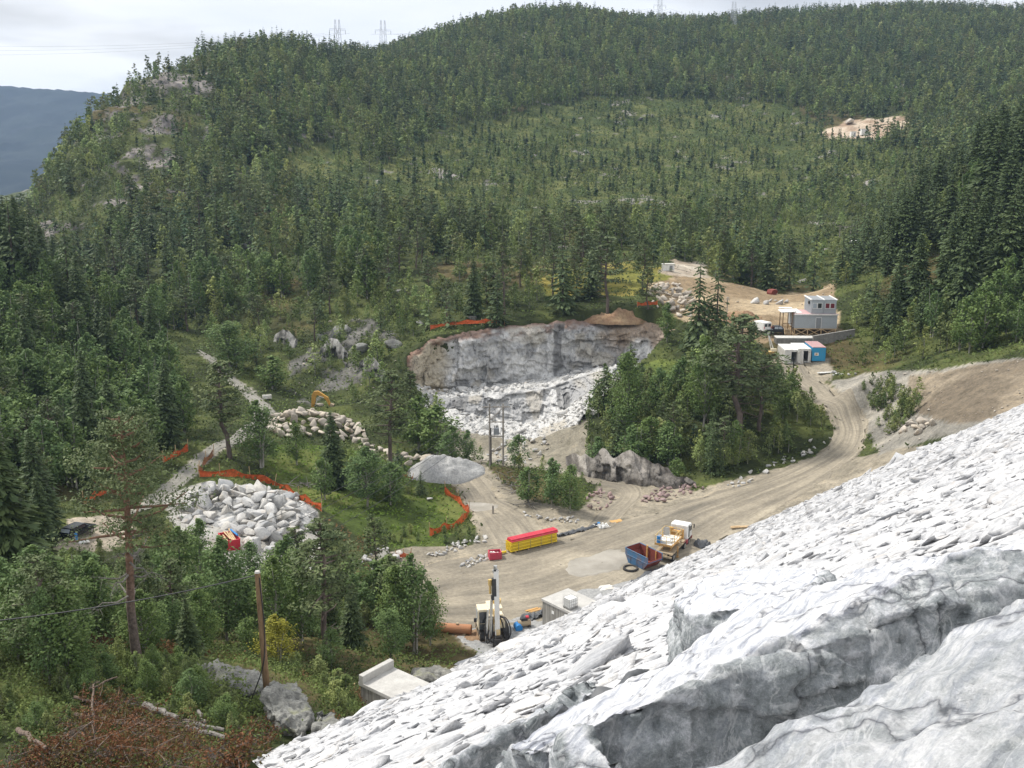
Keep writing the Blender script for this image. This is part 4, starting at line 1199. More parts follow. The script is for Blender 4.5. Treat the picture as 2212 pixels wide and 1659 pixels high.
# the foreground pine: orange upper trunk, bare crooked limbs, thin crown
def foreground_pine():
    p = hit(297, 1425, 45, 75)
    hgt = float(py(262, 872, p[1])[2] - p[2])
    t = pine(901, 44, 250, .0140, .47, .225, .012, 0)
    rng = np.random.default_rng(5)
    o = thing("pine_tree", "old pine with a reddish trunk and crooked dead limbs on the near bank", "pine tree", p - np.array((0, 0, .15)), .3)
    V, F = t.timber(); me = np_mesh("trunk", V * hgt * np.array((1.0, 1.0, 1)), F, None, True); link_mesh("trunk", me, M["pine_bark"], o)
    V, ct = t.crown(); me = np_mesh("crown", V * hgt, np.arange(len(V)).reshape(-1, 4), {"tint": ct}); link_mesh("crown", me, M["pine_needle"], o)
    m = MB()
    for b in range(15):                        # dead limbs with forking twigs
        z = rng.uniform(.20, .52) * hgt; az = rng.uniform(0, 6.28); r = rng.uniform(.09, .19) * hgt
        d = Vector((math.cos(az), math.sin(az), 0)); q = Vector((0, 0, z))
        a1 = q + d * r * .35 + Vector((0, 0, -.15)); a2 = q + d * r * .7 + Vector((rng.normal(0, .15), rng.normal(0, .15), .15)); a3 = q + d * r + Vector((0, 0, rng.uniform(-.5, .5)))
        m.tube([q, a1, a2, a3], [.07, .055, .035, .012], 5)
        for s in range(9):
            f = rng.uniform(.35, 1); c = a1.lerp(a3, f)
            e = c + Vector(rng.normal(0, .42, 3)) + d * .3
            m.tube([c, c.lerp(e, .5) + Vector((0, 0, .06)), e], [.016, .011, .005], 4)
    m.build("dead_limbs", M["dead_wood"], o)
foreground_pine()

# ------------------------------------------------------------------ the woods: every tree gets a spot, a kind and a height
SX = np.array(SOLO_XY)
ZONES = [  # name, outline in picture points of the ground, Y range, trees per m2, (spruce, birch, pine), heights per kind
 ("left bank", [(-700, 380), (60, 540), (180, 700), (330, 790), (415, 850), (425, 930), (320, 1000), (240, 1060), (60, 1080), (-700, 1090)], (125, 300), .060, (.22, .74, .04), ((11, 19), (7, 12), (9, 13))),
 ("right bank", [(1830, 560), (1900, 420), (2100, 330), (2900, 250), (2900, 720), (2212, 745), (2000, 780), (1850, 795), (1800, 730)], (160, 340), .050, (.58, .38, .04), ((9, 25), (6, 12), (10, 15))),
 ("knoll", [(1235, 945), (1290, 850), (1370, 830), (1470, 760), (1590, 720), (1660, 740), (1680, 810), (1700, 840), (1775, 890), (1780, 930), (1700, 985), (1560, 1030), (1450, 1035), (1330, 1025), (1250, 1000)], (140, 205), .15, (.14, .74, .12), ((5, 9), (3.5, 7.5), (6, 10))),
 ("near bank", [(-900, 1190), (0, 1130), (120, 1210), (330, 1225), (480, 1290), (760, 1280), (800, 1220), (930, 1340), (945, 1400), (880, 1430), (740, 1440), (560, 1430), (330, 1440), (120, 1500), (-900, 1659)], (40, 118), .075, (.10, .84, .06), ((4, 8), (2.5, 7), (5, 9))),
 ("near bank", [(-900, 1090), (-100, 1060), (100, 1080), (130, 1130), (100, 1200), (-900, 1250)], (85, 150), .07, (.25, .70, .05), ((8, 14), (5, 9), (7, 10))),
 ("meadow edge", [(440, 975), (540, 955), (600, 1000), (500, 1020), (450, 1005)], (140, 190), .05, (.1, .9, .0), ((3, 5), (2, 4), (4, 6))),
 ("meadow edge", [(860, 870), (1000, 890), (1060, 960), (1040, 1000), (940, 975), (860, 960)], (150, 200), .06, (.05, .9, .05), ((5, 8), (3, 6.5), (6, 9))),
 ("meadow edge", [(740, 990), (880, 1010), (900, 1080), (840, 1110), (750, 1100)], (120, 165), .10, (.1, .9, 0), ((4, 7), (3, 6), (6, 9))),
 ("meadow edge", [(800, 1150), (1000, 1150), (1040, 1165), (960, 1190), (820, 1195)], (112, 140), .28, (0, 1, 0), ((2, 3), (1.0, 1.9), (2, 3))),
 ("loop strip", [(1090, 1010), (1180, 1000), (1240, 1040), (1260, 1090), (1200, 1105), (1110, 1070)], (125, 170), .05, (.05, .95, 0), ((3, 5), (2, 5), (4, 6))),
 ("near shrubs", [(-900, 1400), (0, 1400), (120, 1440), (330, 1440), (560, 1440), (740, 1430), (760, 1560), (700, 1620), (560, 1560), (480, 1600), (300, 1550), (150, 1535), (60, 1620), (-900, 1900)], (30, 80), .42, (0, 1, 0), ((1, 2), (.8, 2.6), (2, 3))),
 ("slope thicket", [(1840, 850), (1900, 835), (1970, 850), (1985, 910), (1930, 930), (1880, 890)], (140, 172), .40, (0, 1, 0), ((2, 4), (1.8, 4.2), (4, 6))),
 ("near bank", [(-900, 1350), (0, 1380), (170, 1480), (60, 1600), (-900, 1900)], (32, 75), .11, (.06, .92, .02), ((2, 4), (1.8, 4.5), (3, 6))),
 ("gorge", [(420, 700), (640, 660), (900, 650), (900, 760), (880, 850), (760, 870), (640, 860), (560, 850), (470, 770)], (192, 300), .05, (.06, .88, .06), ((6, 10), (3, 8), (7, 11))),
 ("quarry rim", [(850, 560), (1420, 540), (1400, 640), (1300, 665), (1100, 690), (880, 740), (800, 680)], (205, 300), .026, (.24, .42, .34), ((7, 14), (4, 9), (9, 14))),
 ("side valley", [(1480, 560), (1560, 480), (1800, 380), (1960, 330), (2050, 330), (1900, 520), (1800, 640), (1700, 620), (1560, 580)], (245, 520), .038, (.14, .80, .06), ((7, 13), (3.5, 8), (7, 11))),
]
LABEL = {
 ("left bank", "spruce"): "tall dark spruce rising out of the birches on the left bank",
 ("left bank", "birch"): "leafy green birch in the dense wood on the left bank",
 ("left bank", "pine"): "pine among the birches on the left bank",
 ("right bank", "spruce"): "tall dark spruce in the stand on the right bank",
 ("right bank", "birch"): "birch at the foot of the spruce stand on the right bank",
 ("right bank", "pine"): "pine among the spruces on the right bank",
 ("knoll", "spruce"): "small spruce on the wooded knoll between quarry and haul road",
 ("knoll", "birch"): "birch on the wooded knoll between quarry and haul road",
 ("knoll", "pine"): "pine on the wooded knoll between quarry and haul road",
 ("near bank", "spruce"): "young spruce in the thicket on the near bank",
 ("near bank", "birch"): "young birch in the thicket on the near bank",
 ("near bank", "pine"): "young pine in the thicket on the near bank",
 ("meadow edge", "spruce"): "spruce at the edge of the green meadow",
 ("meadow edge", "birch"): "birch at the edge of the green meadow",
 ("meadow edge", "pine"): "pine at the edge of the green meadow",
 ("loop strip", "spruce"): "little spruce on the strip beside the loop track",
 ("loop strip", "birch"): "little birch on the strip beside the loop track",
 ("slope thicket", "birch"): "grey green shrubby birch in the thicket beside the gravel slope",
 ("near shrubs", "birch"): "low leafy shrub on the near bank below the thicket",
 ("gorge", "spruce"): "spruce among the mossy rocks of the gorge",
 ("gorge", "birch"): "birch among the mossy rocks of the gorge",
 ("gorge", "pine"): "pine among the mossy rocks of the gorge",
 ("quarry rim", "spruce"): "spruce in the wood above the quarry",
 ("quarry rim", "birch"): "birch in the wood above the quarry",
 ("quarry rim", "pine"): "pine in the wood above the quarry",
 ("side valley", "spruce"): "spruce in the side valley behind the works terrace",
 ("side valley", "birch"): "birch in the side valley behind the works terrace",
 ("side valley", "pine"): "pine in the side valley behind the works terrace",
 ("hill", "spruce"): "spruce on the forested hillside across the valley",
 ("hill", "birch"): "birch on the forested hillside across the valley",
 ("hill", "pine"): "pine on the forested hillside across the valley",
}
KIND = ("spruce", "birch", "pine")
SPOT = []                                       # x, y, z, h, kind, zone
def scatter(y0, y1, cell, seed):
    rng = np.random.default_rng(seed)
    out = []
    ny = int((y1 - y0) / cell)
    for j in range(ny):
        yy = y0 + j * cell
        nx = int(1.30 * (yy + cell) / cell)
        xx = (np.arange(nx) - nx / 2) * cell
        out.append(np.stack((xx + rng.uniform(-.48, .48, nx) * cell, yy + rng.uniform(.02, .98, nx) * cell), 1))
    return np.vstack(out)
def woods():
    rng = np.random.default_rng(77)
    for (y0, y1, cell) in ((36, 122, 1.9), (122, 300, 2.2), (300, 1010, 4.2)):
        P = scatter(y0, y1, cell, int(y0))
        x, y = P[:, 0], P[:, 1]
        z = ground(x, y); u, v = project(x, y, z)
        mk = masks(x, y, 5.0)
        bad = np.zeros(len(x), bool)
        for k in ("yard", "site", "work_left", "sand", "slope_brown", "mine", "parking", "spoil", "bright", "pitfront", "road_haul", "road_pit", "road_loop", "road_left"): bad |= mk[k]
        bad |= in_poly(carve, x, y) | (dam_z(x, y) > z - .3)
        # keep clear of buildings and the road verges
        bad |= (y > 165) & (y < 225) & in_poly([(1560, 640), (1830, 620), (1850, 800), (1640, 810), (1590, 760)], u, v)
        bad |= (y > 160) & (y < 232) & in_poly([(395, 752), (440, 745), (500, 800), (560, 850), (640, 890), (620, 960), (480, 985), (400, 900)], u, v)
        bad |= (y < 70) & in_poly([(390, 1430), (560, 1415), (700, 1490), (740, 1600), (600, 1659), (0, 1680), (60, 1620), (150, 1540), (300, 1560), (470, 1600), (540, 1540), (480, 1490)], u, v)
        d = np.sqrt((x[:, None] - SX[:, 0]) ** 2 + (y[:, None] - SX[:, 1]) ** 2) < SX[:, 2] * .8 + .4
        bad |= d.any(1)
        clump = fbm(x / 16, y / 16, octaves=3, seed=301)
        dens = np.zeros(len(x)); zone = np.full(len(x), -1)
        for zi, (nm, poly, (a, b), de, mixk, hs) in enumerate(ZONES):
            m = in_poly(poly, u, v) & (y > a) & (y < b) & (zone < 0)
            if nm == 'near bank': m &= (y > 57) | (u < 175)
            zone[m] = zi; dens[m] = de * (1.0 + .7 * clump[m] * (nm not in ("left bank", "right bank")))
        hill = (zone < 0) & (y > 232)
        op = mk["open"] | mk["open2"]; cg = mk["crag"] | mk["crag2"]
        c2 = fbm(x / 60, y / 60, octaves=3, seed=302)
        dens[hill] = np.where(op, .040 * (1 + .8 * clump), np.where(cg, .022, .043 * (1 + .35 * clump)))[hill]
        dens[hill & mk["meadow"]] = .004
        keepp = (rng.uniform(size=len(x)) < dens * cell * cell) & ~bad & ((zone >= 0) | hill)
        for i in np.nonzero(keepp)[0]:
            if zone[i] >= 0:
                nm, _, _, _, mixk, hs = ZONES[zone[i]]
                mixk = np.array(mixk, float)
                if nm == "right bank":          # birches along the lower edge, spruces above
                    lowe = float(np.clip((v[i] - 600) / 150, 0, 1)); mixk = np.array((.76 - .62 * lowe, .20 + .64 * lowe, .04))
                if nm == "left bank":
                    upe = float(np.clip((760 - v[i]) / 200, 0, 1)) * (u[i] < 300); mixk = np.array((.10 + .42 * upe, .86 - .42 * upe, .04))
                k = rng.choice(3, p=mixk / mixk.sum()); h = rng.uniform(*hs[k])
                if nm == 'right bank': h *= .52 + .48 * float(np.clip((u[i] - 1840) / 290, 0, 1))
            else:
                nm = "hill"
                if cg[i]: k = rng.choice(3, p=(.25, .35, .40)); h = rng.uniform(5, 10)
                elif op[i]: k = rng.choice(3, p=(.36, .58, .06)); h = rng.uniform(2, 6) if k != 0 else rng.uniform(2.5, 9)
                else:
                    w = float(np.clip(c2[i] * .5 + .05, -.22, .25)); k = rng.choice(3, p=(.42 - w, .43 + w, .15)); h = (rng.uniform(7, 16), rng.uniform(7, 12.5), rng.uniform(9, 14))[k]
            SPOT.append((x[i], y[i], z[i], h, k, nm))
            for _ in range({'slope thicket': 3, 'near shrubs': 2, 'meadow edge': 1}.get(nm, 0)):
                qx, qy = x[i] + rng.normal(0, .9), y[i] + rng.normal(0, .9)
                SPOT.append((qx, qy, float(ground(qx, qy)), h * rng.uniform(.5, 1.0), k, nm))
woods()
# skyline accents: a few taller pines along the ridge
for u, v in ((295, 170), (322, 160), (345, 150), (362, 145), (440, 118), (490, 95), (500, 92), (540, 82), (690, 78), (682, 80), (770, 95), (875, 105), (1660, 30), (255, 215), (240, 240), (225, 260), (970, 70), (905, 100)):
    for dv in range(4, 90, 5):
        p = hit(u, v + dv, 380, 1090)
        if p[2] < 9000: break
    SPOT.append((p[0], p[1], p[2], random.uniform(8, 12.5), 2 if random.random() < .8 else 0, "hill"))

def seen(x, y, z):
    """True where the top of a tree is not hidden by the ground."""
    ok = np.ones(len(x), bool)
    for f in np.linspace(.35, .985, 60):
        ok &= ground(x * f, y * f) < EYE + (z - EYE) * f + .5
    return ok
def forest():
    S = np.array([s[:5] for s in SPOT], float); nm = [s[5] for s in SPOT]
    x, y, z, h, kd = S.T
    u, v = project(x, y, z + h * .6)
    vis = (u > -20) & (u < 2232) & (v > 0) & (v < 1659) & seen(x, y, z + h * .85)
    size = np.where(vis, h / y, 0) * np.where(dam_z(x, y) > z - 1, .0, 1)
    solo = np.zeros(len(x), bool)
    rng = np.random.default_rng(9)
    caps = {0: 240, 1: 258, 2: 130}
    for k in range(3):
        idx = np.nonzero((kd == k) & vis)[0]
        idx = idx[np.argsort(-size[idx])][:caps[k]]
        solo[idx] = True
    for i in np.nonzero(solo)[0]:
        sp = KIND[int(kd[i])]; lod = 0 if y[i] < 95 or (sp == 'spruce' and h[i] / y[i] > .06) else 1
        plant(sp, lod, int(rng.integers(len(TPL[sp][lod]))), (x[i], y[i], z[i] - .12), h[i], rng.uniform(0, 6.28), LABEL[(nm[i], sp)], {"spruce": "spruces", "birch": "birches", "pine": "pines"}[sp] + {"hill": " on the hillside", "left bank": " on the left bank", "right bank": " on the right bank", "knoll": " on the knoll", "near bank": " in the near thicket", "near shrubs": " among the near shrubs", "meadow edge": " round the meadow", "loop strip": " by the loop track", "slope thicket": " beside the gravel slope", "gorge": " in the gorge", "quarry rim": " above the quarry", "side valley": " in the side valley"}[nm[i]],
              rng.uniform(.85, 1.25) * (1.25 if nm[i] in ("near bank", "near shrubs", "slope thicket", "meadow edge", "knoll") and sp == "birch" else 1.0))
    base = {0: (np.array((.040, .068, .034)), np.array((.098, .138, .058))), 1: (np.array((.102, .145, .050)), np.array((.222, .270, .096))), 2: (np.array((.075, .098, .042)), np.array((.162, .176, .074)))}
    wood = {0: (.07, .058, .05), 1: (.26, .25, .23), 2: (.15, .095, .06)}
    for k in range(3):
        Vs, Hs = [], []
        rest = np.nonzero((kd == k) & ~solo)[0]
        for i in rest:
            lod = 1 if (y[i] < 150) else (2 if y[i] < 400 else 3)
            if h[i] > 11.9 and y[i] > 400: lod = 2
            tp = TPL[KIND[k]][lod]; t = tp[int(rng.integers(len(tp)))]
            V, ct = t.crown()
            wv, wf = t.timber()
            WQ = wv[wf[: 8 if lod > 1 else len(wf)]].reshape(-1, 3)
            s = h[i] * np.array((1, 1, 1)) * np.array((rng.uniform(.85, 1.2),) * 2 + (1,))
            a = rng.uniform(0, 6.28); R = np.array(((math.cos(a), -math.sin(a), 0), (math.sin(a), math.cos(a), 0), (0, 0, 1)))
            Vs.append((np.vstack((V, WQ)) * s) @ R.T + np.array((x[i], y[i], z[i] - .2)))
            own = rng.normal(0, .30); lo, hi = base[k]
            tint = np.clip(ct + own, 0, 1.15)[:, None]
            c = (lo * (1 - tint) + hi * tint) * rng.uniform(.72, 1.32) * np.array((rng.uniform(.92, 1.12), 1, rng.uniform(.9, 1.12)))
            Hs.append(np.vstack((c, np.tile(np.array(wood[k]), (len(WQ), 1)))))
        V = np.vstack(Vs); H = np.vstack(Hs)
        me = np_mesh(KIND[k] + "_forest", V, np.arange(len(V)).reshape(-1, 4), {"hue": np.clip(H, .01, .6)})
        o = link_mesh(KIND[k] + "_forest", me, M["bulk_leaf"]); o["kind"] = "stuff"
    print("TREES", len(S), "solo", solo.sum(), [int(((kd == k)).sum()) for k in range(3)])
forest()

# ------------------------------------------------------------------ low growth: heather, bilberry, grass tufts, seedlings
def undergrowth():
    rng = np.random.default_rng(3)
    Vs, Hs = [], []
    for (y0, y1, cell, n, L, hh) in ((30, 75, .36, 11, .19, .62), (75, 128, .75, 8, .30, .38), (128, 240, 1.25, 6, .55, .5), (240, 430, 2.0, 5, .95, 1.1), (430, 740, 2.8, 5, 1.3, 1.5)):
        P = scatter(y0, y1, cell, int(y0) + 7)
        x, y = P[:, 0], P[:, 1]
        keep = (np.abs(x) < .56 * y)
        x, y = x[keep], y[keep]
        mk = masks(x, y, 6.0)
        bad = in_poly(carve, x, y)
        for k in ("yard", "site", "work_left", "sand", "slope", "slope_brown", "mine", "parking", "spoil", "pitfront", "road_haul", "road_pit", "road_loop", "road_left"): bad |= mk[k]
        z = ground(x, y)
        bad |= (dam_z(x, y) > z - .1)
        u, v = project(x, y, z)
        bad |= (y < 64) & in_poly([(390, 1420), (560, 1400), (640, 1440), (690, 1500), (690, 1600), (600, 1600), (560, 1500)], u, v) & (rng.uniform(size=len(x)) < .75)
        pr = .55 + .5 * fbm(x / 6, y / 6, octaves=3, seed=402)
        pr = np.where(mk["flat"] | mk["meadow"], .45, pr)
        pr = np.where((mk["open"] | mk["open2"]) & (y > 300), .8, pr)
        pr = np.where(y < 75, .85, np.where((y > 128) & (y < 240), pr + .3, pr))
        i = np.nonzero(~bad & (rng.uniform(size=len(x)) < pr))[0]
        x, y, z = x[i], y[i], z[i]
        m = len(x)
        g = np.clip(.5 + .6 * fbm(x / 5, y / 5, octaves=3, seed=403) + rng.normal(0, .15, m), 0, 1)[:, None]
        col = np.array((.048, .068, .022)) * (1 - g) + np.array((.125, .165, .048)) * g
        hot = (fbm(x / 9, y / 9, octaves=3, seed=404) > .62) & (y < 130)
        col[hot] = np.array((.15, .085, .040)) * rng.uniform(.7, 1.3, (hot.sum(), 1))
        br = (mk["flat"])[i]
        col[br] = np.array((.115, .175, .030)) * rng.uniform(.75, 1.25, (br.sum(), 1))
        op = (mk["open"] | mk["open2"] | mk["meadow"])[i]
        col[op] = np.array((.105, .135, .045)) * rng.uniform(.55, 1.3, (op.sum(), 1))
        sz = rng.uniform(.5, 1.5, m) * np.where(br, .45, 1)
        C = np.stack((x, y, z), 1)[:, None] + rng.normal(0, 1, (m, n, 3)) * np.array((cell * .5, cell * .5, 0)) + np.stack((np.zeros((m, n)), np.zeros((m, n)), rng.uniform(0, 1, (m, n)) * hh * sz[:, None]), -1)
        C = C.reshape(-1, 3)
        Nm = rng.normal(0, .55, (len(C), 3)) + np.array((0, -.25, .75))
        ll = L * rng.uniform(.5, 1.3, len(C))
        Vs.append(cards(C, Nm, ll, ll * .55, None, rng))
        Hs.append(np.repeat(np.repeat(col, n, 0) * rng.uniform(.75, 1.25, (len(C), 1)), 4, 0))
    V = np.vstack(Vs); H = np.vstack(Hs)
    me = np_mesh("undergrowth", V, np.arange(len(V)).reshape(-1, 4), {"hue": np.clip(H, .01, .5)})
    o = link_mesh("undergrowth", me, M["bulk_leaf"]); o["kind"] = "stuff"
    print("UNDERGROWTH cards", len(V) // 4)
undergrowth()
# ------------------------------------------------------------------ stones
def ico(sub):
    bm = bmesh.new(); bmesh.ops.create_icosphere(bm, subdivisions=sub, radius=1.0)
    V = np.array([v.co[:] for v in bm.verts]); F = np.array([[v.index for v in f.verts] for f in bm.faces]); bm.free()
    return V, F
ICO = {k: ico(k) for k in (1, 2, 3, 4)}

def boulder(seed, sub=2, cuts=15, shape=(1.25, .95, .68), rough=.028):
    """An angular broken block: a ball trimmed by planes, then roughened."""
    rng = np.random.default_rng(seed)
    V, F = ICO[sub]; V = V.copy()
    for _ in range(cuts):
        n = unit(rng.normal(size=3)); d = rng.uniform(.34, .70)
        k = np.maximum(0, V @ n - d); V -= k[:, None] * n
    V += unit(V) * (rough * fbm(V[:, 0] * 2.2 + seed, V[:, 1] * 2.2, V[:, 2] * 2.2, octaves=3, seed=seed))[:, None]
    V *= np.array(shape) * rng.uniform(.85, 1.15, 3)
    V /= np.abs(V).max() / 1.0
    return V, F
BLD = {k: [boulder(500 + i, k) for i in range(10)] for k in (1, 2, 3)}
_bm = {}
def boulder_mesh(k, i, mat):
    if (k, i, mat) not in _bm:
        me = np_mesh("boulder", *BLD[k][i]); me.materials.append(M[mat]); _bm[(k, i, mat)] = me
    return _bm[(k, i, mat)]

def rock(name, label, cat, group, mat, loc, r, rng, sub=2, tilt=.35, flat=1.0, normal=None):
    o = bpy.data.objects.new(name, boulder_mesh(sub, int(rng.integers(10)), mat)); COL.objects.link(o)
    q = Matrix.Rotation(rng.uniform(0, 6.28), 4, 'Z') @ Matrix.Rotation(rng.normal(0, tilt), 4, 'X') @ Matrix.Rotation(rng.normal(0, tilt), 4, 'Y')
    if normal is not None:
        q = Vector(normal).to_track_quat('Z', 'Y').to_matrix().to_4x4() @ q
    o.rotation_euler = q.to_euler(); o.location = loc
    s = rng.uniform(.85, 1.15, 3) * r; o.scale = (s[0], s[1], s[2] * flat)
    return tag(o, label, cat, group)

# ---- the rockfill of the dam
DN = np.array((-0.4878, 0.4878, 1.0)) / math.sqrt(1 + 2 * 0.4878 ** 2)
def sp_to(s, p, h=0.0):
    x = (s - p) * .70711; y = (s + p) * .70711
    return np.array((x, y, float(dam_z(x, y)) + h))
def iy(*rows):
    return [py(u, v, Y) for u, v, Y in rows]
FORE = [  # big slabs in the foreground: (name, label, crest points, how far the body drops, lean of its foot towards the viewer, voxel)
 ("stone_slab", "huge streaked white slab with a dark steep face running across the foreground",
  iy((1240, 1578, 5.0), (1310, 1562, 5.1), (1450, 1503, 5.25), (1600, 1416, 5.5), (1770, 1325, 5.8), (1950, 1230, 6.1), (2100, 1168, 6.3), (2360, 1190, 6.2)),
  iy((1060, 1620, 6.5), (1180, 1545, 6.9), (1290, 1484, 7.3), (1400, 1418, 7.7), (1520, 1352, 8.2), (1650, 1310, 8.5), (1800, 1245, 8.7), (1960, 1195, 8.6), (2250, 1150, 8.0)), 1.5, .55, .034),
 ("stone_slab", "wavy grey and white slab at the very edge of the dam crest",
  iy((1480, 1690, 3.55), (1720, 1640, 3.8), (1845, 1560, 4.0), (1900, 1480, 4.15), (1975, 1400, 4.3), (2100, 1330, 4.4), (2300, 1270, 4.5)),
  iy((2600, 1500, 2.6), (2400, 1900, 2.2), (1700, 2000, 2.6)), 1.2, -.5, .024),
 ("stone_slab", "small pointed grey block at the lower left corner of the streaked slab",
  iy((1228, 1572, 5.05), (1262, 1580, 5.0), (1330, 1640, 4.75), (1400, 1700, 4.5)), iy((1232, 1690, 4.7), (1222, 1620, 4.9)), 1.0, .1, .026),
 ("stone_slab", "long dark grey slab along the far side of the streaked white slab",
  iy((965, 1655, 7.6), (1060, 1600, 8.0), (1150, 1552, 8.3), (1240, 1490, 8.8), (1290, 1462, 9.1)),
  iy((930, 1660, 8.5), (1100, 1562, 9.3), (1250, 1470, 10.2)), 1.4, .1, .04),
 ("stone_slab", "broad buff slab with a sloping face above the torn black cloth",
  iy((1490, 1330, 11.8), (1560, 1314, 11.5), (1640, 1300, 11.2), (1720, 1280, 11.2)),
  iy((1450, 1290, 13.5), (1510, 1255, 15.0), (1570, 1228, 16.0), (1700, 1232, 15.2), (1800, 1240, 13.5)), 1.6, .5, .06),
]
def hull_rock(name, pts, voxel, mat, disp, dark_of=None, label=None, cat=None, group=None, seed=0, streak=0.0):
    c0 = np.mean(pts, axis=0)
    bm = bmesh.new()
    for p in pts: bm.verts.new(Vector(p - c0))
    bmesh.ops.convex_hull(bm, input=bm.verts)
    loose = [v for v in bm.verts if not v.link_faces]
    bmesh.ops.delete(bm, geom=loose, context='VERTS')
    me = bpy.data.meshes.new(name); bm.to_mesh(me); bm.free()
    tmp = bpy.data.objects.new("tmp", me); COL.objects.link(tmp)
    md = tmp.modifiers.new("r", 'REMESH'); md.mode = 'VOXEL'; md.voxel_size = voxel
    dg = bpy.context.evaluated_depsgraph_get()
    ev = tmp.evaluated_get(dg).to_mesh()
    n = len(ev.vertices); V = np.empty(n * 3, np.float32); ev.vertices.foreach_get("co", V); V = V.reshape(-1, 3).astype(float)
    Nn = np.empty(n * 3, np.float32); ev.vertices.foreach_get("normal", Nn); Nn = Nn.reshape(-1, 3).astype(float)
    F = np.array([list(p.vertices) for p in ev.polygons]); tmp.evaluated_get(dg).to_mesh_clear()
    bpy.data.objects.remove(tmp)
    W = V + c0
    d = disp * fbm(W[:, 0] / 1.1, W[:, 1] / 1.1, W[:, 2] / 1.1, octaves=5, seed=seed, gain=.5) - disp * .8 * np.abs(fbm(W[:, 0] / .5, W[:, 1] / .5, W[:, 2] / .35, octaves=3, seed=seed + 9))
    if streak:
        s = (W[:, 0] + W[:, 1]) * .7071; p = (W[:, 1] - W[:, 0]) * .7071
        d = d + .5 * streak * fbm(s / 1.8, p / .14, W[:, 2] / .3, octaves=3, seed=seed + 4)
        sw = s + .25 * fbm(s / .6, p / .6, octaves=2, seed=seed); pw = p + .10 * fbm(s / .5, p / .5, octaves=2, seed=seed + 1)
        for bs, bp, am in ((1.3, .34, 1.5), (.5, .12, .7)):
            d = d + am * streak * (_h(np.floor(sw / bs + 50).astype(int), np.floor(pw / bp + 50).astype(int), np.floor(W[:, 2] / .5).astype(int), seed) - .5)
        steep = 1 - smooth(.55, .86, Nn @ DN)
        q = W + .12 * np.stack([fbm(W[:, 0] / .4 + a, W[:, 1] / .4, W[:, 2] / .4, octaves=2, seed=seed + a) for a in (1, 2, 3)], 1)
        for bs, am in ((.55, .10), (.22, .045)):
            d = d + am * steep * (_h(np.floor(q[:, 0] / bs + 90).astype(int), np.floor(q[:, 1] / bs + 90).astype(int), np.floor(q[:, 2] / (bs * .6) + 90).astype(int), seed + 3) - .5)
    V = V + Nn * d[:, None]
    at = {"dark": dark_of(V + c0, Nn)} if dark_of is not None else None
    o = link_mesh(name, np_mesh(name, V, F, at, True), M[mat]); o.location = c0
    return tag(o, label, cat, group) if label else o

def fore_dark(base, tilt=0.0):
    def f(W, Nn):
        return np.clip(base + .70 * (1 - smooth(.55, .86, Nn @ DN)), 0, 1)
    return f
FOOT = []
for i, (nm, lab, near_e, far_e, drop, lean, vx) in enumerate(FORE):
    pts = [p for p in near_e + far_e]
    for p in near_e: pts.append(p + np.array((lean * .25, -lean, -drop)))
    for p in far_e: pts.append(p + np.array((0, .25, -drop)))
    pts = np.array(pts)
    FOOT.append([(((q[0] + q[1]) * .70711), ((q[1] - q[0]) * .70711)) for q in list(near_e) + list(far_e)[::-1]])
    hull_rock(nm, pts, vx, "slab_stone", (.10, .11, .09, .16, .16)[i], fore_dark((.12, .60, .46, .62, .34)[i]), lab, "stone slab", None, 40 + i, (.018, .024, .01, .018, .014)[i])

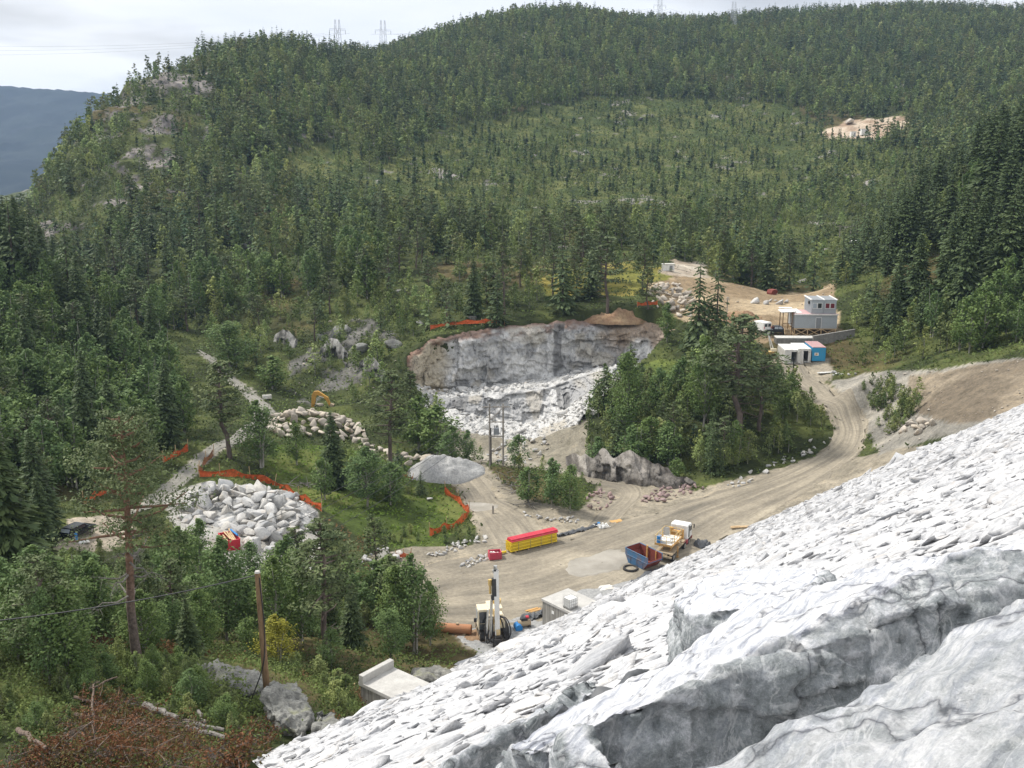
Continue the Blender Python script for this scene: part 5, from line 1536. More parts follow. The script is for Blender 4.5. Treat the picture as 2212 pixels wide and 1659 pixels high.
def dam_stones():
    rng = np.random.default_rng(21)
    pts = []
    for (d0, d1, cell) in ((2.5, 14, .40), (14, 50, .44), (50, 240, .66)):
        s = np.arange(-60, 215, cell); p = np.arange(-1.6, 160, cell)
        S, P = np.meshgrid(s, p)
        S = S + rng.uniform(-.45, .45, S.shape) * cell; P = P + rng.uniform(-.45, .45, S.shape) * cell
        x = (S - P) * .70711; y = (S + P) * .70711
        d = np.hypot(x, y)
        z = dam_z(x, y)
        u, v = project(x, y, z)
        ok = (d >= d0) & (d < d1) & (y > 1.2) & (u > -500) & (u < np.where(d < 45, 5200, 2900)) & (v > 250) & (v < 2600) & (np.asarray(ground(x, y)) < z + .5)
        ok |= (d >= d0) & (d < d1) & (y > 1.2) & (y < 23) & (u > -500) & (u < 5200) & (v < 2600)
        pts.append(np.stack((S[ok], P[ok], d[ok], np.full(ok.sum(), cell)), 1))
    pts = np.vstack(pts)
    foot = FOOT
    inside_ = np.zeros(len(pts), bool)
    px_, py__ = (pts[:, 0] - pts[:, 1]) * .70711, (pts[:, 0] + pts[:, 1]) * .70711
    inside_ |= (np.hypot(px_ - 6.2, py__ - 97.5) < 4.2) | (np.hypot(px_ + 8.5, py__ - 65.8) < 2.6)
    for f in foot: inside_ |= in_poly(f, pts[:, 0], pts[:, 1])
    pts = pts[~inside_]
    r = pts[:, 3] * rng.lognormal(-.50, .55, len(pts)) * 1.08
    big = rng.uniform(size=len(pts)) < np.where(pts[:, 2] < 45, .05, .015)
    r[big] *= rng.uniform(1.6, 2.4, big.sum())
    r = np.where(pts[:, 2] < 6, np.minimum(r, .42), r)
    u, v = project((pts[:, 0] - pts[:, 1]) * .70711, (pts[:, 0] + pts[:, 1]) * .70711, dam_z((pts[:, 0] - pts[:, 1]) * .70711, (pts[:, 0] + pts[:, 1]) * .70711))
    inframe = (u > 0) & (u < 2212) & (v < 1659)
    order = np.argsort(-np.where(inframe, r / pts[:, 2], 0))
    solo = np.zeros(len(pts), bool); solo[order[:290]] = True
    Q = Vector(DN).to_track_quat('Z', 'Y').to_matrix(); Qn = np.array(Q)
    Vs, Fs, k = [], [], 0
    for i in range(len(pts)):
        s, p, d, cell = pts[i]
        flat = rng.uniform(.30, .58) if rng.random() < .92 else rng.uniform(.5, .9)
        c = sp_to(s, p, -.24 * r[i] + rng.normal(0, .025) - .05)
        if solo[i]:
            o = rock("dam_stone", "pale angular stone lying in the rockfill face of the dam", "dam stone", "stones of the dam face", "dam_stone", c, r[i], rng, 3 if d < 14 else 2, .12, flat, DN)
        else:
            V, F = BLD[2 if d < 45 else 1][int(rng.integers(10))]
            a = rng.uniform(0, 6.28); ca_, sa = math.cos(a), math.sin(a)
            t1, t2 = rng.normal(0, .16, 2)
            R = Qn @ np.array(((ca_, -sa, 0), (sa, ca_, 0), (0, 0, 1))) @ np.array(((1, 0, t2), (0, 1, t1), (-t2, -t1, 1)))
            Vs.append((V * rng.uniform(.85, 1.15, 3) * r[i] * np.array((1, 1, flat))) @ R.T + c); Fs.append(F + k); k += len(V)
    V = np.vstack(Vs); F = np.vstack(Fs)
    o = link_mesh("dam_rubble", np_mesh("dam_rubble", V, F), M["dam_stone"]); o["kind"] = "stuff"
    print("DAM STONES", len(pts), "faces", len(F))
dam_stones()

# ---- heaps of quarried blocks
def heap(outline, n, r0, r1, hmax, mat, label, group, y0, y1, seed, name="boulder", cat="boulder", sub=2, layers=True, edge=60.0):
    rng = np.random.default_rng(seed)
    us = [q[0] for q in outline]; vs = [q[1] for q in outline]
    got = []
    tries = 0
    while len(got) < n and tries < n * 60:
        tries += 1
        u, v = rng.uniform(min(us), max(us)), rng.uniform(min(vs), max(vs))
        if not in_poly(outline, np.array([u]), np.array([v]))[0]: continue
        # how deep inside the outline, in picture points
        dmin = min(math.hypot(u - (a[0] + (b[0] - a[0]) * t), (v - (a[1] + (b[1] - a[1]) * t)) * 1.6) for a, b in zip(outline, outline[1:] + outline[:1]) for t in np.linspace(0, 1, 8))
        m = min(1, dmin / edge)
        r = rng.uniform(r0, r1) * (1.0 if rng.random() < .75 else 1.25)
        p = hit(u, v, y0, y1)
        z = p[2] + hmax * m ** .8
        c = np.array((p[0], p[1], z))
        if any(np.linalg.norm(c - g[0]) < (r + g[1]) * .62 for g in got): continue
        got.append((c, r))
    for c, r in got:
        rock(name, label, cat, group, mat, c + np.array((0, 0, .12 * r)), r, rng, sub, .5, rng.uniform(.75, 1.1))
    return got
def mound(name, label, u, v, rx, ry, h, mat, y0, y1, seed, rz=0.0, cat="mound", kind=None, lump=.12, level=None):
    c = hit(u, v, y0, y1)
    nr, na = 26, 64
    t = np.linspace(0, 1, nr)[:, None]; a = np.linspace(0, 2 * math.pi, na + 1)[None]
    k = 1 + .18 * fbm(np.cos(a) * 1.3, np.sin(a) * 1.3, octaves=3, seed=seed)
    x = t * np.cos(a) * rx * k; y = t * np.sin(a) * ry * k
    X = c[0] + x * math.cos(rz) - y * math.sin(rz); Y = c[1] + x * math.sin(rz) + y * math.cos(rz)
    prof = np.clip(1 - t ** 2.1, 0, 1)
    Z = (ground(X, Y) if level is None else c[2] + level + 0 * X) + h * prof * (1 + .35 * fbm(X / 2.2, Y / 2.2, octaves=3, seed=seed + 1)) + lump * fbm(X / .6, Y / .6, octaves=3, seed=seed + 2) - .25 * (t > .97)
    V = np.stack((X, Y, Z), -1).reshape(-1, 3)
    o = link_mesh(name, np_mesh(name, V, grid_faces(nr, na + 1), None, True), M[mat])
    if kind: o["kind"] = kind
    return tag(o, label, cat)
mound("rubble_mound", "grey white rubble bed under the big heap of white blocks", 565, 1120, 7.0, 6.5, 1.8, "gravel", 100, 150, 3)
heap([(385, 1120), (400, 1078), (450, 1058), (560, 1062), (640, 1080), (660, 1120), (640, 1165), (580, 1195), (535, 1190), (520, 1160), (470, 1130), (420, 1140)], 175, .85, 1.55, 2.4, "pile_stone",
     "big pale block in the heap of quarried rock on the left work area", "blocks of the white heap", 100, 150, 5, sub=3, edge=55)
heap([(620, 1075), (690, 1115), (690, 1150), (640, 1165), (600, 1140)], 30, .28, .6, 1.0, "pile_stone", "small blue grey stone at the right end of the white heap", "small stones beside the white heap", 100, 150, 6, name="stone", cat="stone", edge=40)
rng_ = np.random.default_rng(8)
for (u, v, r, lab) in ((585, 1168, 1.5, "largest squared grey block at the front of the white heap"), (540, 1190, 1.3, "leaning grey block below the largest one of the white heap")):
    p = hit(u, v, 100, 150); rock("boulder", lab, "boulder", None, "pile_stone", p + np.array((0, 0, r * .55)), r, rng_, 3, .2, .9)
heap([(580, 935), (590, 905), (630, 890), (690, 895), (740, 905), (790, 935), (780, 960), (700, 945), (620, 950)], 88, .65, 1.35, 2.2, "tan_stone",
     "tan and white block in the heap beside the yellow digger arm", "blocks of the tan heap", 150, 210, 7, edge=40)
heap([(760, 940), (800, 960), (860, 985), (930, 990), (925, 1005), (850, 1005), (780, 980)], 26, .5, 1.1, .5, "tan_stone",
     "pale block in the row between the tan heap and the gravel mound", "row of blocks by the gravel mound", 140, 190, 8, edge=20)
heap([(1385, 650), (1420, 615), (1470, 612), (1500, 650), (1490, 690), (1440, 680)], 70, .55, 1.05, 1.3, "tan_stone",
     "white stone in the spill of rock at the edge of the works terrace", "stones spilt at the works terrace", 195, 260, 9, name="stone", cat="stone", sub=2, edge=30)
heap([(1262, 1075), (1300, 1058), (1330, 1075), (1310, 1100), (1270, 1108)], 24, .25, .55, .8, "red_stone", "reddish stone in the small heap by the loop track", "reddish stones by the loop track", 125, 165, 10, name="stone", cat="stone", edge=20)
heap([(1385, 1085), (1420, 1055), (1500, 1048), (1520, 1056), (1440, 1090)], 44, .22, .6, .5, "red_stone", "reddish stone in the strip under the rock cliff", "reddish stones under the rock cliff", 125, 165, 11, name="stone", cat="stone", edge=16)
heap([(925, 1198), (985, 1172), (1050, 1160), (1055, 1170), (990, 1190), (940, 1206)], 30, .2, .5, .2, "pile_stone", "white stone in the row along the yard edge below the meadow", "stones along the yard edge", 110, 140, 12, name="stone", cat="stone", edge=10)
heap([(985, 1225), (1050, 1195), (1065, 1205), (1000, 1232)], 26, .15, .42, .15, "pile_stone", "small stone in the strip beside the red crate", "stones beside the red crate", 110, 140, 13, name="stone", cat="stone", edge=10)
heap([(1560, 1045), (1700, 985), (1795, 925), (1800, 945), (1720, 1000), (1580, 1058)], 32, .2, .55, .1, "pile_stone", "pale stone on the inner verge of the haul road bend", "stones on the haul road verge", 130, 190, 14, name="stone", cat="stone", edge=12)
heap([(1950, 930), (1965, 905), (2040, 905), (2010, 925), (1970, 945)], 14, .6, 1.1, .3, "tan_stone", "buff boulder at the toe of the dam below the brown slope", "buff boulders at the dam toe", 120, 165, 15, edge=12)
heap([(1120, 1105), (1190, 1120), (1250, 1118), (1250, 1130), (1160, 1128)], 22, .18, .4, .2, "pile_stone", "pale stone along the strip north of the yard", "stones along the loop strip", 120, 150, 16, name="stone", cat="stone", edge=10)
heap([(770, 1215), (830, 1180), (880, 1195), (880, 1225), (800, 1240)], 24, .3, .8, .3, "pile_stone", "pale stone around the big mottled boulder at the yard corner", "stones at the yard corner", 105, 135, 17, name="stone", cat="stone", edge=14)
heap([(1790, 800), (1850, 806), (1850, 815), (1800, 812)], 7, .3, .6, .1, "pile_stone", "white stone at the top edge of the gravel slope", "white stones on the gravel slope", 150, 185, 18, name="stone", cat="stone", edge=10)
p = hit(830, 1222, 105, 135); rock("boulder", "big mottled boulder standing at the left corner of the yard", "boulder", None, "moss_stone", p + np.array((0, 0, .9)), 1.75, rng_, 3, .2, 1.0)
p = hit(926, 1082, 115, 150); rock("boulder", "grey boulder lying in the grass under the young spruce", "boulder", None, "pile_stone", p + np.array((0, 0, .3)), .8, rng_, 2, .2, .8)
for (u, v, r) in ((1630, 655, 1.5), (1655, 657, 1.0), (1685, 658, 1.2), (1700, 655, .9), (1665, 652, .8)):
    p = hit(u, v, 200, 270); rock("boulder", "pale boulder in the row at the back of the works terrace", "boulder", "boulders behind the works terrace", "pile_stone", p + np.array((0, 0, .4)), r, rng_, 2, .3, .8)
# rock knobs on the hill and in the gorge
for i, (u, v, r, y0) in enumerate(((735, 720, 3.6, 200), (700, 735, 2.6, 200), (770, 760, 3.0, 200), (850, 750, 2.4, 200), (1020, 690, 1.6, 205), (905, 700, 1.4, 205), (560, 730, 2.6, 200), (1380, 260, 2.6, 400), (1265, 330, 2.4, 400), (1470, 340, 2.4, 400), (1000, 380, 2.2, 380), (760, 180, 5.0, 400), (690, 185, 4.0, 400), (530, 540, 3.2, 250), (505, 555, 2.4, 250), (1730, 610, 1.8, 230), (870, 630, 2.0, 220), (1070, 640, 1.8, 220))):
    p = hit(u, v, y0, 1000)
    rock("boulder", ("mossy rock knob in the gorge left of the quarry" if i < 7 else "grey rock showing between the trees of the hillside"), "boulder", ("rock knobs in the gorge" if i < 7 else "rocks on the hillside"), "moss_stone", p + np.array((0, 0, r * .15)), r, rng_, 3, .3, .8)
heap([(1050, 985), (1110, 940), (1180, 950), (1160, 1000), (1090, 1004)], 36, .3, .75, .4, "pile_stone", "white block in the rubble lying in front of the lower quarry wall", "rubble blocks before the quarry", 150, 195, 26, name="stone", cat="stone", edge=20)
mound("gravel_mound", "pale grey mound of crushed gravel beside the pit track", 962, 1022, 6.6, 4.6, 2.4, "gravel", 130, 180, 20)
mound("soil_heap", "tan soil heap on the rim of the quarry", 1325, 690, 7.6, 3.6, 2.5, "sandy_soil", 222, 250, 22, level=-.4)
mound("soil_heap", "low brown soil heap with stones beside the parked van", 1590, 690, 5.5, 3.5, 1.6, "sandy_soil", 190, 240, 23)
mound("sand_patch", "yellow sand spill at the feet of the drill rig", 1030, 1372, 2.6, 1.8, .25, "sandy_soil", 90, 120, 24)

def quarry_rubble():
    rng = np.random.default_rng(44); Vs, Fs, k = [], [], 0
    for i in rng.choice(len(QUARRY_PTS), 1500):
        p = QUARRY_PTS[i]; r = rng.lognormal(-1.35, .55)
        V, F = BLD[2 if r > .5 else 1][int(rng.integers(10))]
        V = V * r * rng.uniform(.7, 1.2, 3); a = rng.uniform(0, 6.28); ca_, sa = math.cos(a), math.sin(a); t = rng.normal(0, .5)
        R = np.array(((ca_, -sa, 0), (sa, ca_, 0), (0, 0, 1))) @ np.array(((1, 0, 0), (0, math.cos(t), -math.sin(t)), (0, math.sin(t), math.cos(t))))
        Vs.append(V @ R.T + p[:3] + np.array((rng.normal(0, .4), rng.normal(0, .4), .25 * r))); Fs.append(F + k); k += len(V)
    o = link_mesh("quarry_rubble", np_mesh("quarry_rubble", np.vstack(Vs), np.vstack(Fs)), M["pile_stone"]); o["kind"] = "stuff"
quarry_rubble()
def loose_stones():
    """Fist to bucket sized stones strewn over the bare ground."""
    rng = np.random.default_rng(63); Vs, Fs, k = [], [], 0
    for (y0, y1, cell) in ((92, 130, .9), (130, 205, 1.15), (205, 300, 1.7)):
        P = scatter(y0, y1, cell, int(y0) + 3); x, y = P[:, 0], P[:, 1]; mk = masks(x, y, 4.0)
        w = np.zeros(len(x))
        for kk, q in (("yard", .16), ("site", .2), ("slope", .5), ("slope_brown", .6), ("work_left", .5), ("sand", .18), ("pitfront", .5), ("spoil", .6), ("gorge", .25)): w = np.maximum(w, mk[kk] * q)
        for kk in ("road_haul", "road_pit", "road_loop"): w = np.where(mk[kk], w * .22, w)
        w = w * (.5 + np.clip(fbm(x / 7, y / 7, octaves=3, seed=66), -.45, 1.5))
        z = ground(x, y); i = np.nonzero((rng.uniform(size=len(x)) < w) & (dam_z(x, y) < z) & (np.abs(x) < .56 * y) & ~in_poly(carve, x, y))[0]
        for j in i:
            r = min(.55, rng.lognormal(-2.15, .55)) * (1.25 if y[j] > 150 else 1)
            V, F = BLD[1][int(rng.integers(10))]; a = rng.uniform(0, 6.28); ca_, sa = math.cos(a), math.sin(a)
            Vs.append((V * r * rng.uniform(.7, 1.3, 3)) @ np.array(((ca_, sa, 0), (-sa, ca_, 0), (0, 0, 1))) + np.array((x[j], y[j], z[j] + .06 + .2 * r))); Fs.append(F + k); k += len(V)
    o = link_mesh("loose_stones", np_mesh("loose_stones", np.vstack(Vs), np.vstack(Fs)), M["tan_stone"]); o["kind"] = "stuff"
    print("LOOSE", len(Vs))
loose_stones()
# ---- mossy outcrop on the near bank
def outcrop(label, tops, drop, seed, voxel=.09):
    pts = []
    for (u, v, Y) in tops:
        q = py(u, v, Y); pts.append(q)
        g = float(ground(q[0], q[1])); pts.append(np.array((q[0] * 1.0, q[1], min(g, q[2]) - drop)))
    hull_rock("rock_outcrop", np.array(pts), voxel, "moss_stone", .34, None, label, "rock outcrop", None, seed)
outcrop("large lichen covered outcrop behind the wooden pole", [(570, 1480, 51), (640, 1470, 52.5), (670, 1500, 51), (680, 1530, 50), (655, 1590, 47.5), (600, 1555, 48), (560, 1520, 50)], 1.5, 61)
outcrop("flat pale lichen covered rock uphill of the wooden pole", [(410, 1440, 55.5), (470, 1425, 57), (560, 1450, 56), (600, 1480, 54), (520, 1500, 53), (430, 1470, 54)], .8, 62)
outcrop("split grey rock between the lichen outcrop and the dam", [(682, 1525, 49), (722, 1535, 49), (735, 1560, 48), (700, 1585, 47), (678, 1570, 47.5)], 1.5, 63)
outcrop("white rock ledge with two stakes beside the concrete culvert", [(890, 1440, 74), (960, 1435, 75), (985, 1450, 74), (940, 1470, 71), (895, 1465, 71)], .8, 64, .15)
# ------------------------------------------------------------------ helpers for placing
def on(u, v, y0=90, y1=260):
    p = hit(u, v, y0, y1); return (float(p[0]), float(p[1]), float(p[2]))
def aim(p, q):                                  # heading from p to q
    return math.atan2(q[1] - p[1], q[0] - p[0])

def wheel(parent, x, y, r=.5, w=.32, name="wheel"):
    m = MB(); m.cyl((x, y - w / 2, r), (x, y + w / 2, r), r, n=20)
    ty = m.build(name, M["rubber"], parent, bevel=.04)
    s = 1 if y > 0 else -1
    m = MB(); m.cyl((x, y + s * w * .30, r), (x, y + s * (w / 2 + .02), r), r * .58, n=16); m.cyl((x, y + s * w / 2, r), (x, y + s * (w / 2 + .06), r), r * .2, n=10)
    rm = m.build("rim", M["steel"], ty)
    return ty

# ------------------------------------------------------------------ platform truck
def platform_truck():
    a, b = pz(1455, 1212, .25), pz(1493, 1172, .25)
    rot = aim(a, b)
    d = Vector((math.cos(rot), math.sin(rot), 0)); left = Vector((-d.y, d.x, 0))
    base = Vector(a) - d * 1.0 + left * 1.15
    z = float(ground(base.x, base.y)) + .08
    o = thing("platform_truck", "white cab truck carrying a yellow railed work platform beside the blue skip", "truck", (base.x, base.y, z), rot)
    m = MB()
    for s in (-1, 1): m.box((3.9, s * .42, .82), (7.4, .12, .26))
    for x in (.3, 1.8, 3.2, 4.6, 6.0): m.box((x, 0, .82), (.12, .72, .2))
    m.box((.15, 0, .72), (.16, 2.3, .22))
    m.build("chassis", M["mud_metal"], o)
    for x in (1.0, 5.3, 7.0):
        for s in (-1, 1): wheel(o, x, s * 1.02)
    m = MB(); m.box((3.0, 0, 1.06), (5.2, 2.35, .14)); m.box((5.1, -.9, 1.18), (.9, .5, .2)); m.box((1.0, .98, 1.02), (1.5, .42, .06)); m.box((1.0, -.98, 1.02), (1.5, .42, .06)); m.build("deck", M["mud_metal"], o, bevel=.02)
    m = MB()
    for s in (-1, 1):
        m.box((5.3, s * 1.02, 1.12), (1.2, .40, .10)); m.box((5.75, s * 1.02, .86), (.1, .40, .5)); m.box((6.25, s * 1.1, .75), (.7, .16, .55))
    m.build("mudguards", M["truck_red"], o, bevel=.03)
    # cab
    m = MB()
    prof = [(6.25, .95), (8.15, .95), (8.20, 1.65), (7.98, 2.62), (7.75, 2.86), (6.45, 2.95), (6.25, 2.80)]
    m.prism(prof, 'y', -1.13, 1.13)
    cab = m.build("cab", M["white_paint"], o, bevel=.10)
    m = MB(); m.box((8.13, 0, 2.15), (.06, 1.9, .72), ry=rad(-12)); m.build("windscreen", M["glass_dark"], cab, bevel=.02)
    for s in (-1, 1):
        m = MB(); m.box((7.58, s * 1.14, 2.16), (.66, .05, .62)); m.build("side_window", M["glass_dark"], cab, bevel=.02)
        m = MB(); m.box((6.85, s * 1.145, 1.95), (.34, .06, 1.5)); m.build("dark_side_panel", M["black_paint"], cab)
        m = MB(); m.box((8.22, s * 1.36, 2.25), (.14, .12, .52)); m.box((8.12, s * 1.22, 2.5), (.05, .26, .05)); m.build("mirror", M["black_paint"], cab, bevel=.02)
    m = MB(); m.box((8.2, 0, .78), (.22, 2.3, .42)); m.box((7.2, 0, .62), (1.5, 2.1, .18)); m.build("bumper", M["truck_red"], cab, bevel=.03)
    m = MB()
    for s in (-1, 1): m.box((8.32, s * .82, .86), (.04, .32, .18))
    m.build("headlights", M["glass_pale"], cab)
    # machinery behind the cab
    m = MB(); m.box((5.7, .25, 1.7), (.55, 1.3, 1.1)); m.cyl((5.75, -.7, 1.15), (5.75, -.7, 2.5), .12); m.box((5.5, .8, 2.4), (.4, .5, .5)); m.cyl((5.3, .1, 2.3), (4.4, .3, 2.6), .10); m.build("pump_unit", M["platform_orange"], o, bevel=.03)
    m = MB()
    for s in (-1, 1):
        m.box((2.8, s * .62, 1.58), (3.2, .10, .14), ry=rad(14)); m.box((2.8, s * .50, 1.58), (3.2, .10, .14), ry=rad(-14))
    m.cyl((2.8, -.62, 1.58), (2.8, .62, 1.58), .07); m.build("scissor_lift", M["platform_orange"], o)
    pl = MB(); pl.box((2.55, .15, 2.02), (3.6, 2.2, .10))
    plat = pl.build("platform", M["dusty_white"], o)
    m = MB()
    for s in (-1, 1): m.box((2.55, .15 + s * 1.12, 2.0), (3.72, .08, .26))
    for x in (.72, 4.38): m.box((x, .15, 2.0), (.08, 2.32, .26))
    m.build("platform_frame", M["platform_orange"], plat)
    for (x0, y0, x1, y1) in ((.72, -.97, 4.38, -.97), (.72, 1.27, 4.38, 1.27), (.72, -.97, .72, 1.27), (4.38, -.97, 4.38, 1.27)):
        m = MB()
        n = 4 if abs(x1 - x0) > 1 else 3
        for k in range(n + 1):
            x, y = x0 + (x1 - x0) * k / n, y0 + (y1 - y0) * k / n
            m.cyl((x, y, 2.05), (x, y, 3.12), .035, n=6)
        for h in (2.55, 3.12): m.cyl((x0, y0, h), (x1, y1, h), .035, n=6)
        m.build("railing", M["rig_yellow"], plat)
    m = MB(); m.box((3.9, .9, 2.62), (.05, .8, 1.05)); m.build("grey_board", M["concrete"], plat)
    m = MB(); m.cyl((1.05, .85, 2.07), (1.05, .85, 3.0), .30, n=18); m.build("barrel", M["blue_plastic"], plat, bevel=.03)
    m = MB()
    for (x, y, w, l, h, r) in ((1.7, -.1, .7, .9, .38, .3), (2.5, .2, .8, .7, .30, 1.0), (2.0, -.6, .5, .7, .25, -.4), (3.0, -.2, .7, .5, .22, .7), (1.5, .45, .5, .5, .3, .2)): m.box((x, y, 2.07 + h / 2), (l, w, h), rz=r, taper=.8)
    m.build("cement_sacks", M["white_paint"], plat, bevel=.07)
    for s in (-1, 1):
        m = MB(); m.box((2.3, s * 1.22, .85), (.12, .12, 1.3)); m.box((2.3, s * 1.22, .12), (.4, .3, .06)); m.build("outrigger", M["platform_orange"], o)
platform_truck()

# ------------------------------------------------------------------ open steel skip
def skip():
    a, b, c = pz(1353, 1186, 1.95), pz(1401, 1207, 1.95), pz(1429, 1195, 1.95)
    rot = aim(a, b)
    ctr = (a + c) / 2
    o = thing("skip_container", "open blue steel skip with a rusty red inside standing behind the truck", "skip", (ctr[0], ctr[1], float(ground(ctr[0], ctr[1])) + .05), rot)
    L, Wd, H = 3.9, 2.5, 1.85
    out = [(-L / 2 + .62, 0), (L / 2 - .75, 0), (L / 2, .95), (L / 2, H - .15), (-L / 2, H), (-L / 2, 1.1)]
    m = MB()
    for s in (-1, 1): m.prism(out, 'y', s * Wd / 2 - .035, s * Wd / 2 + .035)
    m.build("blue_sides", M["skip_blue"], o)
    m = MB()
    inn = [(-L / 2 + .64, .04), (L / 2 - .77, .04), (L / 2 - .02, .95), (L / 2 - .02, H - .85)]
    for (p, q) in ((out[0], out[1]), (out[1], out[2]), (out[2], (L / 2, H - .75)), (out[5], out[0]), (out[4], out[5])):
        m.prism([p, q, (q[0] * .97, q[1] + .05), (p[0] * .97, p[1] + .05)], 'y', -Wd / 2 + .04, Wd / 2 - .04)
    for s in (-1, 1): m.prism([(x * .96, .05 + z * .955) for x, z in out], 'y', s * (Wd / 2 - .05) - .012, s * (Wd / 2 - .05) + .012)
    m.build("rusty_lining", M["skip_rust"], o)
    m = MB()
    for s in (-1, 1):
        m.tube([(-L / 2, s * (Wd / 2 + .04), H), (L / 2, s * (Wd / 2 + .04), H - .15)], .05); m.tube([(-L / 2, s * (Wd / 2 + .05), 1.1), (L / 2, s * (Wd / 2 + .05), .95)], .045)
        for x in (-1.0, 0.1, 1.1): m.box((x, s * (Wd / 2 + .05), .55), (.09, .05, 1.0))
    m.tube([(-L / 2, -Wd / 2, H), (-L / 2, Wd / 2, H)], .05); m.tube([(L / 2, -Wd / 2, .97), (L / 2, Wd / 2, .97)], .05)
    m.build("rim_ribs", M["skip_blue"], o)
    m = MB(); m.box((-.5, Wd / 2 - .16, 1.15), (.2, .16, 1.75)); m.build("inner_post", M["platform_orange"], o)
    m = MB(); m.box((1.0, Wd / 2 - .14, 1.0), (.1, .1, 1.5)); m.build("inner_post", M["platform_orange"], o)
skip()

# ------------------------------------------------------------------ crawler drill rig
def drill_rig():
    p = pz(1066, 1392, 1.0); z = float(ground(p[0], p[1])) + .12
    o = thing("drill_rig", "yellow crawler drill rig with its black feed mast raised at the toe of the dam", "drill rig", (p[0] - .2, p[1] + 2.6, z), rad(-80), scale=1.22)
    # local x runs forward, towards the dam
    for s in (-1, 1):
        m = MB()
        out = [(-1.5, .12), (-1.2, 0), (1.2, 0), (1.5, .12), (1.62, .42), (1.4, .75), (-1.4, .75), (-1.62, .42)]
        m.prism(out, 'y', s * 1.05 - .2, s * 1.05 + .2)
        tr = m.build("track", M["rubber"], o, bevel=.03)
        m = MB()
        for x in (-1.2, -.4, .4, 1.2): m.cyl((x, s * 1.05 - .23, .36), (x, s * 1.05 + .23, .36), .2, n=12)
        m.build("rollers", M["mud_metal"], tr)
    m = MB(); m.box((-.5, .05, 1.25), (2.8, 1.9, .85)); m.box((-1.1, .35, 1.85), (1.7, 1.25, .55)); m.box((.9, 0, 1.1), (.9, 1.0, .6)); m.box((.35, .55, 1.75), (.7, .6, .5))
    body = m.build("body", M["pale_yellow"], o, bevel=.07)
    m = MB()
    for k in range(6): m.box((-1.1 + .2 * k, .99, 1.3), (.06, .05, .5))
    m.box((.0, -.93, 1.3), (1.5, .06, .3)); m.box((.98, .42, 1.62), (.05, .5, .28)); m.build("vents", M["rig_yellow"], body)
    m = MB(); m.cyl((-1.5, .62, 2.1), (-1.5, .62, 2.4), .42, n=20); m.cyl((-1.5, .62, 2.4), (-1.5, .62, 2.48), .30, n=16); m.build("air_filter", M["rig_yellow"], body, bevel=.04)
    m = MB(); m.prism([(-.1, 1.0), (1.25, 1.0), (1.3, 1.7), (1.1, 2.75), (-.1, 2.75)], 'y', -1.35, -.45); cab = m.build("cab", M["pale_yellow"], o, bevel=.06)
    m = MB(); m.box((1.24, -.9, 2.1), (.06, .72, .95), ry=rad(-10)); m.box((1.29, -.9, 1.3), (.05, .72, .5)); m.build("front_window", M["glass_dark"], cab)
    m = MB(); m.box((.5, -1.36, 2.1), (.9, .04, .85)); m.build("side_window", M["glass_pale"], cab)
    m = MB(); m.box((1.35, -1.62, 2.0), (.1, .24, .34)); m.build("mirror", M["black_paint"], cab)
    m = MB(); m.box((1.0, .15, 1.9), (.36, .34, 1.6), ry=rad(8)); m.box((1.5, .15, 2.5), (1.3, .30, .34), ry=rad(-20)); m.cyl((1.0, .32, 1.4), (1.9, .32, 2.6), .08); m.build("boom", M["rig_yellow"], o, bevel=.03)
    # feed mast, leaning back over the machine
    t = rad(-8)
    def P(a, y, c): return (2.1 + a * math.cos(t) + c * math.sin(t) * -1, y, .1 - a * math.sin(t) * -1 * 0 + c * math.cos(t))
    m = MB(); m.box((1.95, .10, 3.35), (.26, .26, 6.2), ry=t); m.box((2.10, .10, 3.35), (.10, .42, 6.1), ry=t); mast = m.build("feed_mast", M["chrome_rod"], o)
    m = MB(); m.box((1.72, -.08, 5.0), (.42, .34, 1.5), ry=t); m.box((1.62, .02, 6.0), (.22, .22, .9), ry=t); m.box((1.78, -.08, 4.1), (.5, .5, .35), ry=t); m.build("rock_drill", M["black_paint"], mast, bevel=.03)
    m = MB(); m.cyl((1.52, -.38, 5.1), (1.48, -.38, 5.6), .16); m.cyl((1.6, -.38, 4.4), (1.52, -.38, 5.1), .1); m.build("hose_reel", M["rig_yellow"], mast)
    m = MB(); m.cyl((2.12, -.55, .35), (1.75, -.35, 3.9), .055, n=8); m.cyl((2.2, -.42, .35), (1.82, -.25, 3.9), .055, n=8); m.cyl((2.16, -.82, .4), (1.9, -.62, 3.1), .09, n=8); m.build("drill_rods", M["chrome_rod"], mast)
    m = MB(); m.cyl((1.36, .10, 6.35), (1.36, .10, 6.75), .16); m.box((1.42, .10, 6.3), (.3, .5, .2)); m.build("mast_head", M["steel"], mast)
    m = MB(); m.cyl((2.55, .15, .02), (2.45, .15, .75), .48, .40, n=18); m.box((2.4, .15, .9), (.5, .5, .25)); m.build("dust_hood", M["rubber"], mast, bevel=.03)
    m = MB(); m.box((2.35, .15, 1.25), (.3, .32, .5)); m.box((2.1, .2, 2.0), (.3, .4, .35)); m.build("rod_guide", M["rig_yellow"], mast)
    m = MB()
    for (y0, y1, s, r) in ((.8, .2, 1.0, .075), (-.7, .1, 1.1, .075), (.5, .9, .8, .06), (.95, .5, 1.2, .05), (-.2, -.95, .9, .06)):
        pts = [(1.0, y0 * .6, 2.0), (1.7, y0 * 1.1, 1.9 + .2 * s), (2.35, y0 * 1.4, 1.1), (2.5, (y0 + y1) * .6, .3 * s), (2.45, y1, .6), (2.2, y1 * .6, 1.4)]
        q = chaikin(np.array(pts), 3); m.tube([tuple(k) for k in q], r, 6)
    m.build("hoses", M["rubber"], o)
drill_rig()

